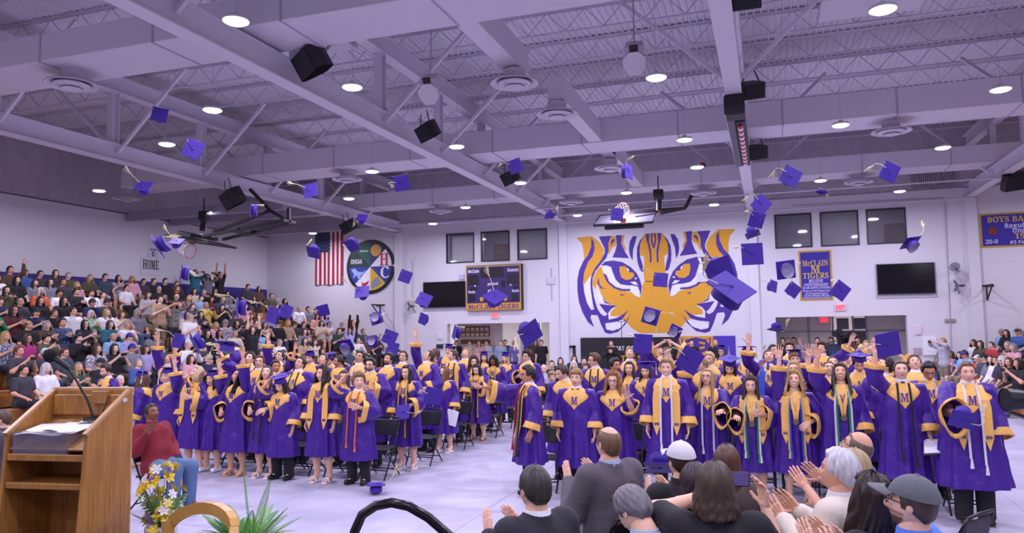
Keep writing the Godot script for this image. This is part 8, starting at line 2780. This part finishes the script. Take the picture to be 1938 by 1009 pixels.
const CAPS := [
	["purple mortarboard in the air, highest at the left, under the first roof truss", -9.40, 5.84, -9.69, 0.274, 0.722, 0.603, -0.199, 0],
	["purple mortarboard in the air, with hanging tassel under the first truss at the left", -7.12, 4.66, -7.93, -0.225, -0.750, -0.622, -0.013, 0],
	["purple mortarboard in the air, pale topped, beside the diffuser over the left bleachers", -9.37, 4.58, -9.36, 0.123, 0.903, 0.380, -0.155, 1],
	["purple mortarboard in the air, pale, in front of the folded side hoop", -10.76, 4.00, -11.59, -0.086, -0.953, -0.261, 0.124, 1],
	["purple mortarboard in the air, edge on, above the HOME sign", -6.34, 3.19, -6.56, -0.235, 0.369, 0.839, 0.322, 2],
	["purple mortarboard in the air, right of the HOME sign", -8.02, 3.10, -8.75, 0.133, -0.643, -0.646, -0.388, 2],
	["purple mortarboard in the air, with curling tassel under the first truss", -7.35, 4.64, -10.98, 0.002, -0.739, -0.661, 0.133, 1],
	["purple mortarboard in the air, edge on, above the side hoop boom", -8.03, 4.24, -10.29, -0.256, 0.616, 0.644, 0.375, 0],
	["purple mortarboard in the air, dark and square between two ceiling lights, centre left", -5.46, 4.57, -10.68, 0.066, 0.582, 0.798, -0.143, 2],
	["purple mortarboard in the air, whitish, just below the first truss end", -8.82, 4.83, -15.25, -0.115, -0.916, -0.371, 0.104, 2],
	["purple mortarboard in the air, overlapping the flag's left edge", -7.35, 3.58, -11.07, 0.068, 0.400, 0.908, 0.103, 0],
	["purple mortarboard in the air, between the flag and the round plaque", -6.72, 3.69, -11.27, 0.146, -0.388, -0.910, 0.015, 2],
	["purple mortarboard in the air, light topped, below the round plaque", -6.58, 2.89, -11.39, -0.024, -0.875, -0.463, 0.142, 1],
	["purple mortarboard in the air, right of the round plaque", -6.89, 3.30, -13.63, -0.275, -0.695, -0.664, 0.025, 1],
	["purple mortarboard in the air, before the left television's lower corner", -5.58, 2.74, -11.74, 0.229, 0.846, 0.481, -0.002, 2],
	["purple mortarboard in the air, small, below the left television", -7.21, 2.46, -15.12, 0.006, -0.684, -0.689, -0.237, 0],
	["purple mortarboard in the air, below the left wall bracket", -7.16, 2.46, -12.94, 0.768, 0.061, -0.169, -0.615, 2],
	["purple mortarboard in the air, square, over the far corner of the bleachers", -6.40, 2.10, -12.05, 0.264, 0.713, 0.649, 0.006, 2],
	["purple mortarboard in the air, in front of a loudspeaker on the second truss", -4.16, 5.11, -12.55, 0.019, 0.588, 0.769, -0.251, 1],
	["purple mortarboard in the air, thin, above the main hoop", -2.09, 4.79, -12.26, -0.420, -0.609, -0.550, 0.387, 1],
	["purple mortarboard in the air, lying flat before the scoreboard", -3.23, 2.63, -8.85, 0.187, 0.921, 0.279, 0.199, 1],
	["purple mortarboard in the air, small, at the left of the left opening", -5.51, 2.17, -12.91, 0.202, -0.646, -0.602, -0.424, 0],
	["purple mortarboard in the air, tumbling before the right part of the left opening", -2.38, 2.18, -7.59, 0.105, 0.401, 0.823, -0.389, 1],
	["purple mortarboard in the air, dark and tiny under the second truss end", -4.69, 4.81, -16.65, -0.961, -0.062, 0.216, -0.161, 2],
	["purple mortarboard in the air, in front of the main backboard", -2.68, 4.39, -14.29, -0.186, -0.686, -0.694, 0.116, 0],
	["purple mortarboard in the air, between the painted tiger eyes", -1.72, 3.02, -13.02, 0.043, 0.751, 0.659, 0.033, 1],
	["purple mortarboard in the air, showing its lining on the tiger's muzzle", -1.66, 2.38, -11.34, 0.725, -0.092, 0.123, -0.672, 1],
	["purple mortarboard in the air, above the purple tiger head pad", -1.71, 2.12, -14.82, 0.600, -0.081, 0.246, -0.757, 0],
	["purple mortarboard in the air, largest in the air, right of the tiger", -0.21, 2.47, -4.90, -0.030, -0.772, -0.367, 0.519, 1],
	["purple mortarboard in the air, dark, just behind the largest one", -0.41, 2.74, -7.20, 0.062, -0.515, -0.841, 0.150, 0],
	["purple mortarboard in the air, diamond shaped, below the third truss end", -0.03, 4.02, -11.75, 0.382, 0.684, 0.608, 0.127, 2],
	["purple mortarboard in the air, dark, under the diamond shaped one", -0.11, 3.90, -12.55, -0.221, -0.577, -0.786, 0.028, 1],
	["purple mortarboard in the air, upside down, in the column of caps right of the tiger", -0.19, 3.78, -13.48, -0.974, -0.162, -0.041, -0.150, 2],
	["purple mortarboard in the air, big and square, lowest in the column right of the tiger", -0.14, 3.03, -8.89, -0.104, -0.684, -0.711, 0.126, 0],
	["purple mortarboard in the air, diamond shaped, highest at the right", 0.36, 4.18, -10.50, -0.283, -0.711, -0.641, -0.063, 2],
	["purple mortarboard in the air, near the right ceiling lights with its crown showing", 1.65, 4.28, -11.24, -0.319, -0.639, -0.700, 0.001, 2],
	["purple mortarboard in the air, tiny with two tassel strands at the right", 1.44, 5.60, -20.71, 0.920, 0.027, -0.247, -0.303, 1],
	["purple mortarboard in the air, showing pale lining left of the long banner", 0.25, 2.95, -10.57, 0.609, -0.060, -0.121, -0.782, 0],
	["purple mortarboard in the air, small, left of the long banner", 0.13, 3.03, -16.76, -0.391, -0.656, -0.599, 0.240, 0],
	["purple mortarboard in the air, overlapping the long banner's lower left corner", 0.46, 2.86, -14.87, -0.352, -0.706, -0.606, -0.105, 1],
	["purple mortarboard in the air, overlapping the long banner's lower right corner", 1.04, 2.72, -12.22, -0.360, -0.688, -0.621, -0.103, 0],
	["purple mortarboard in the air, with tassel thrown up above the right television", 2.00, 3.38, -12.12, 0.283, -0.205, -0.136, -0.927, 1],
	["purple mortarboard in the air, large and dark in front of the right opening", 1.11, 2.02, -8.25, 0.068, 0.613, 0.766, -0.181, 2],
	["purple mortarboard in the air, upside down like a hat beside the right opening", 0.13, 2.14, -14.25, 0.955, -0.077, -0.262, 0.119, 2],
	["purple mortarboard in the air, with striped tassel over the left bleachers", -6.46, 2.55, -8.04, -0.221, 0.639, 0.661, 0.326, 1],
	["purple mortarboard in the air, large, before the stairs in the far bleachers", -7.25, 2.49, -9.83, -0.010, -0.721, -0.675, -0.156, 1],
	["purple mortarboard in the air, beside the large one over the far bleachers", -8.46, 2.60, -11.87, 0.424, 0.676, 0.552, -0.243, 1],
	["purple mortarboard in the air, over spectators in red in the far corner", -8.87, 2.66, -13.74, -0.151, -0.535, -0.787, 0.267, 2],
	["purple mortarboard in the air, with its round crown showing above the front left graduates", -6.81, 2.10, -7.68, 0.422, -0.524, -0.734, -0.090, 2],
	["purple mortarboard in the air, with white tassel, left of the one showing its crown", -9.61, 2.10, -10.43, -0.014, -0.749, -0.657, -0.085, 1],
	["purple mortarboard in the air, seen from below over the left graduates", -6.25, 2.09, -7.61, -0.004, -0.982, 0.144, 0.126, 2],
	["purple mortarboard in the air, pale, above the left block near its middle", -6.63, 1.98, -10.96, -0.425, 0.003, 0.078, 0.902, 2],
	["purple mortarboard in the air, showing its lining above the left block", -7.91, 2.00, -14.12, 0.737, -0.025, -0.141, -0.660, 0],
	["purple mortarboard in the air, light purple, above the bearded graduates", -6.89, 1.87, -13.08, 0.120, 0.749, 0.650, 0.044, 2],
	["purple mortarboard in the air, falling crown up in front of the tall blond graduate", -0.86, 1.11, -6.17, -0.016, -0.238, -0.971, 0.013, 1],
	["purple mortarboard in the air, big and dark right of the tall blond graduate's head", -0.80, 1.87, -8.15, -0.347, -0.658, -0.668, -0.034, 2],
	["purple mortarboard in the air, dark, before the HOME OF THE lettering", -1.54, 2.01, -9.75, -0.183, -0.667, -0.712, 0.118, 0],
	["purple mortarboard in the air, dark square one beside the leaning tall graduate", -4.64, 1.27, -10.05, -0.262, -0.637, -0.723, 0.051, 2],
	["purple mortarboard in the air, bluish, in front of the graduate with blue stole", 0.07, 1.61, -12.38, -0.208, -0.845, -0.491, 0.039, 1],
]
const AUDIENCE := """-1 9 -16.07 1 brown short dark u 
-1 9 -16.53 1 blue short black l 
-1 9 -17.02 0 charcoal short brown l 
-1 9 -17.54 2 charcoal long brown l 
-1 9 -18.00 2 olive crew gray l 
-1 9 -18.80 0 olive wavy blond l 
-1 9 -19.40 0 slate short dark l 
-1 8 -15.63 0 black long black l 
-1 8 -16.20 0 gray long brown l 
-1 8 -16.67 2 gray wavy brown l 
-1 8 -17.12 3 charcoal short brown l 
-1 8 -17.60 1 pink bob blond l 
-1 7 -14.72 0 olive long dark p 
-1 8 -15.07 1 white short dark c beard
-1 7 -15.72 3 orange bob white l 
-1 7 -16.32 3 white mop dark l 
-1 7 -16.89 2 black mop brown c 
-1 7 -17.40 1 white mop brown l 
-1 7 -17.83 0 lightgray crew brown c 
-1 6 -15.05 0 black long dark l 
-1 6 -15.76 1 black wavy dark l 
-1 6 -14.49 1 charcoal fringe_only gray l 
-1 5 -14.30 0 navy short dark c cap
-1 5 -13.68 1 maroon wavy dark c 
-1 5 -13.17 1 green fringe_only gray c 
-1 5 -14.80 1 black pony brown l 
-1 5 -15.37 0 white bun dark l 
-1 6 -16.70 1 navy short dark l cap
-1 5 -15.94 1 palegreen bob white c 
-1 5 -16.45 2 white long blond l 
-1 6 -17.22 0 charcoal short dark l cap
-1 5 -16.99 2 cream bob brown p 
-1 4 -15.81 2 teal bob brown c 
-1 5 -17.56 3 gray wavy gray l 
-1 4 -13.44 1 black fringe_only brown l 
-1 4 -13.93 0 brown bob gray c 
-1 4 -14.36 1 blueplaid short dark c 
-1 4 -15.02 2 darkflower long black c 
-1 4 -16.39 1 white crew gray c 
-1 9 -19.94 0 whiteflower long dark p 
-1 9 -20.52 3 pink bob blond l 
-1 9 -21.04 1 charcoal short dark l 
-1 9 -21.52 0 black bun dark l 
-1 3 -12.24 1 blueflower long blond c 
-1 3 -12.76 1 magenta wavy brown l 
-1 2 -12.54 3 charcoal crew white l 
-1 2 -11.93 1 charcoal short red p 
-1 1 -11.90 2 white bob white l 
-1 3 -14.12 2 black mop dark p 
-1 2 -13.91 1 whiteflower long brown l 
-1 2 -14.42 2 black wavy dark p 
-1 3 -15.68 2 lavender short dark c pcap
-1 2 -14.96 0 gray short dark l pcap
-1 1 -13.27 1 black crew gray l cap
-1 1 -12.70 1 darkgreen longest blond c 
-1 1 -11.40 1 charcoal short dark l 
-1 0 -11.89 0 lightgray bun dark c 
-1 0 -13.05 0 lightblue crew white c 
-1 2 -13.03 0 slate short brown l 
-1 0 -11.36 2 purple short blond l child
-1 9 -23.22 1 teal short dark sp 
-1 9 -23.90 3 gray bob dark sp 
-1 9 -24.58 3 black short dark su 
-1 9 -22.06 2 black short dark l 
-1 9 -22.63 2 brown crew brown l 
-1 8 -20.92 0 black crew gray c 
-1 8 -21.78 1 black crew brown l 
-1 8 -22.60 0 cream long brown l 
-1 8 -23.14 2 darkflower crew gray p 
-1 8 -23.72 1 black long brown l 
-1 5 -18.09 2 tan short dark k beard
-1 5 -18.63 1 camo bob brown sp 
-1 7 -20.87 0 black none dark p 
-1 6 -20.12 2 lavender long dark p 
-1 6 -20.72 2 slate short brown c 
-1 7 -22.06 2 lightblue crew dark l beard
-1 6 -21.37 3 yellow crew gray p 
-1 7 -22.58 1 maroon bob dark l 
-1 6 -22.17 2 black bob dark p 
-1 3 -17.52 0 white crew gray k 
-1 5 -20.19 0 purpleflower wavy dark c 
-1 4 -19.94 1 pink long blond l 
-1 4 -20.38 1 whiteflower short gray l gcap
-1 4 -20.93 1 charcoal long dark p 
-1 8 -24.41 0 gray bob dark l 
-1 4 -21.49 2 black short dark l 
-1 3 -16.52 0 gray long dark l 
-1 3 -15.15 1 lightblue fringe_only gray l 
-1 1 -14.36 2 blue crew gray c 
-1 3 -18.12 0 lightblue short dark l 
-1 2 -15.89 0 slate short brown l bcap
-1 2 -16.42 2 white crew gray l 
-1 2 -16.90 0 white thin gray p 
-1 3 -19.11 1 whiteflower long dark l 
-1 1 -16.77 2 navy short gray c gcap
-1 1 -16.10 0 pink bob brown c 
-1 3 -18.60 2 black bob dark l 
-1 2 -15.39 1 lavender bob brown l 
-1 2 -17.45 2 charcoal short dark c 
-1 9 -26.71 0 charcoal short dark l 
-1 9 -27.43 2 brown long dark l 
-1 8 -27.22 0 olive short dark l 
-1 7 -27.01 1 black bob dark l 
-1 6 -26.87 1 white crew gray l 
-1 6 -28.10 2 red bob brown c 
-1 6 -27.50 1 gray short dark l 
-1 4 -26.00 0 cream bob dark c 
-1 4 -26.52 1 white short dark c 
-1 4 -23.20 2 black short dark l cap
-1 4 -23.78 0 tan wavy blond l 
-1 4 -24.22 2 charcoal short dark l bcap
-1 4 -24.80 0 purpleflower short dark c 
-1 3 -23.64 2 gray bob brown c 
-1 3 -21.07 0 lightblue short dark l 
-1 4 -22.42 2 gray long brown p 
-1 2 -19.22 0 black long dark su 
-1 2 -22.43 2 tan long brown c 
-1 2 -23.04 2 cream wavy brown l 
-1 1 -22.22 1 brown wavy dark l 
-1 3 -26.00 0 darkgreen short black c 
-1 3 -26.48 2 black bob brown su 
-1 2 -24.84 1 lavender wavy brown su 
-1 3 -27.16 2 charcoal wavy brown l 
-1 3 -27.82 1 slate crew brown l 
-1 2 -26.07 0 white crew gray c 
-1 2 -26.68 0 brown bob gray l 
-1 2 -20.43 0 cream long brown l 
-1 2 -19.89 0 slate short dark l 
-1 2 -21.02 0 white short gray l 
-1 6 -23.45 0 pink bob brown l 
-1 5 -22.71 0 peach wavy brown l 
-1 5 -23.29 3 gray crew gray l 
-1 4 -21.97 2 charcoal short dark c 
-1 3 -19.85 1 cream crew gray l 
-1 2 -18.65 2 whiteflower bob dark c 
-1 5 -21.96 0 charcoal short dark l 
1 0 -26.70 0 lightgray bob blond sp 
1 0 -27.28 3 pink bob brown c 
1 0 -28.10 1 white none gray c 
1 0 -28.70 2 gray bob brown l 
1 0 -29.30 1 darkflower wavy dark c 
1 0 -26.13 2 blue bob brown c 
1 0 -25.55 1 lightblue short dark l pcap
1 1 -28.03 1 white bob brown l 
1 1 -27.27 2 olive wavy brown l 
1 0 -23.47 2 slate short dark l cap
1 0 -22.73 2 gray long brown l 
1 0 -24.11 0 orange crew gray c wcap
1 0 -22.26 1 white bob brown l 
1 0 -21.75 2 purpleflower bob white l 
1 1 -26.00 2 red crew brown l 
1 2 -28.10 1 lightblue short gray l gcap
1 3 -28.10 2 gray short black l 
1 2 -27.60 1 black long black l 
1 3 -27.50 2 navy short black l 
1 2 -26.40 1 blue short gray l cap
1 1 -24.39 0 darkflower crew gray l 
1 1 -23.90 0 pink bob gray p 
1 0 -21.16 1 black long brown l 
1 0 -20.46 1 black bob dark p 
-1 4 -12.13 1 olive long brown c 
-1 7 -14.01 2 darkflower long brown l 
-1 5 -23.94 1 lavender crew dark l 
-1 1 -19.50 0 slate long dark p 
-1 7 -21.46 0 gray wavy blond c 
-1 1 -18.97 0 black bob brown c 
-1 5 -26.92 0 peach bob dark l 
-1 8 -19.50 0 white short dark l 
-1 1 -27.59 2 darkflower short brown c 
-1 2 -10.80 1 whiteflower bob gray c 
-1 4 -27.54 2 navy mop gray c 
-1 8 -13.91 0 navy crew dark c 
-1 5 -27.60 2 lavender long dark l 
-1 7 -13.34 0 pink mop dark p 
-1 7 -9.00 0 gray mop brown l 
-1 8 -13.31 2 peach short blond c 
-1 1 -20.08 0 gray mop brown l 
-1 7 -10.85 0 charcoal wavy brown l 
-1 7 -19.60 0 lightgray bob brown c 
-1 8 -10.93 0 peach wavy blond c 
-1 5 -11.42 0 black short gray l 
-1 2 -8.96 2 pink mop gray l 
-1 4 -10.81 0 tan short brown c 
-1 3 -13.26 2 olive mop dark p 
-1 7 -23.93 2 whiteflower bob dark c 
-1 5 -12.14 0 white bob brown l 
-1 8 -8.98 2 maroon wavy dark c 
-1 2 -27.59 3 navy wavy dark c 
-1 7 -12.13 0 gray long dark c 
-1 7 -23.22 2 blue long blond c 
-1 6 -13.94 0 navy mop brown c 
-1 6 -11.41 2 charcoal long dark l 
-1 4 -18.97 3 brown long gray c 
-1 4 -9.03 0 brown short dark c 
-1 5 -19.58 2 cream wavy brown c 
-1 1 -23.90 0 slate crew brown l """
const SHIRTS := {"black": "1c1b22", "charcoal": "3b3a44", "gray": "7d7c88", "lightgray": "b5b4c0", "white": "e8e7ee", "navy": "20264a", "blue": "3c5c9c", "lightblue": "8fb0d8", "green": "2f8a5c", "palegreen": "a9c8b0", "darkgreen": "2c4638", "maroon": "5a2432", "red": "b8323c", "pink": "d9a0b0", "magenta": "a8347c", "tan": "b89a7c", "cream": "d8cbb8", "brown": "5a4336", "olive": "565440", "lavender": "a8a0d0", "purple": "4a3a9c", "teal": "2c6a7c", "yellow": "d8bc5c", "slate": "3e4a5c", "orange": "d0603c", "peach": "e0a890", "whiteflower": "e8e7ee", "blueplaid": "5c7cb0", "darkflower": "4a4658", "camo": "c0bfb0", "blueflower": "c0cce8", "purpleflower": "5c4a70"}
const SHIRT_NAMES := {"palegreen": "pale green", "darkgreen": "dark green", "lightgray": "light grey", "gray": "grey", "lightblue": "light blue", "whiteflower": "white patterned", "blueplaid": "blue plaid", "darkflower": "dark patterned", "camo": "mottled grey", "blueflower": "pale blue patterned", "purpleflower": "purple patterned"}
const PATTERNS := ["whiteflower", "blueplaid", "darkflower", "camo", "blueflower", "purpleflower"]
const HAIR_COLOURS := {"dark": ["241a16", "dark"], "black": ["14110f", "black"], "brown": ["4a3122", "brown"], "blond": ["b8935c", "blond"], "gray": ["9a979a", "grey"], "white": ["dddbdd", "white"], "red": ["7a4026", "reddish"]}
const HAIR_TEXT := {"short": "short %s hair", "crew": "cropped %s hair", "quiff": "short %s hair", "mop": "floppy %s hair", "curly": "curly %s hair", "long": "long %s hair", "wavy": "wavy %s hair", "longest": "very long %s hair", "bob": "chin length %s hair", "curls": "curled %s hair", "bun": "%s hair in a bun", "pony": "%s ponytail", "thin": "thinning %s hair", "fringe_only": "a balding %s head", "none": "a bald head"}
const POSES := {"c": ["clap", "clapping"], "l": ["lap", "sitting still"], "p": ["phone", "holding up a phone"], "u": ["cheer", "raising one arm"], "k": ["stand_clap", "standing, clapping"], "sp": ["stand_photo", "filming on foot"], "su": ["stand_cheer", "standing, arms raised"]}
const CAP_KINDS := {"cap": ["22232e", "dark cap"], "pcap": ["43309c", "purple cap"], "gcap": ["7a7c80", "grey cap"], "bcap": ["5a4634", "brown cap"], "wcap": ["dcdbe2", "white cap"]}
const ROW_NAMES := ["lowest", "second", "third", "fourth", "fifth", "sixth", "seventh", "eighth", "ninth", "top"]
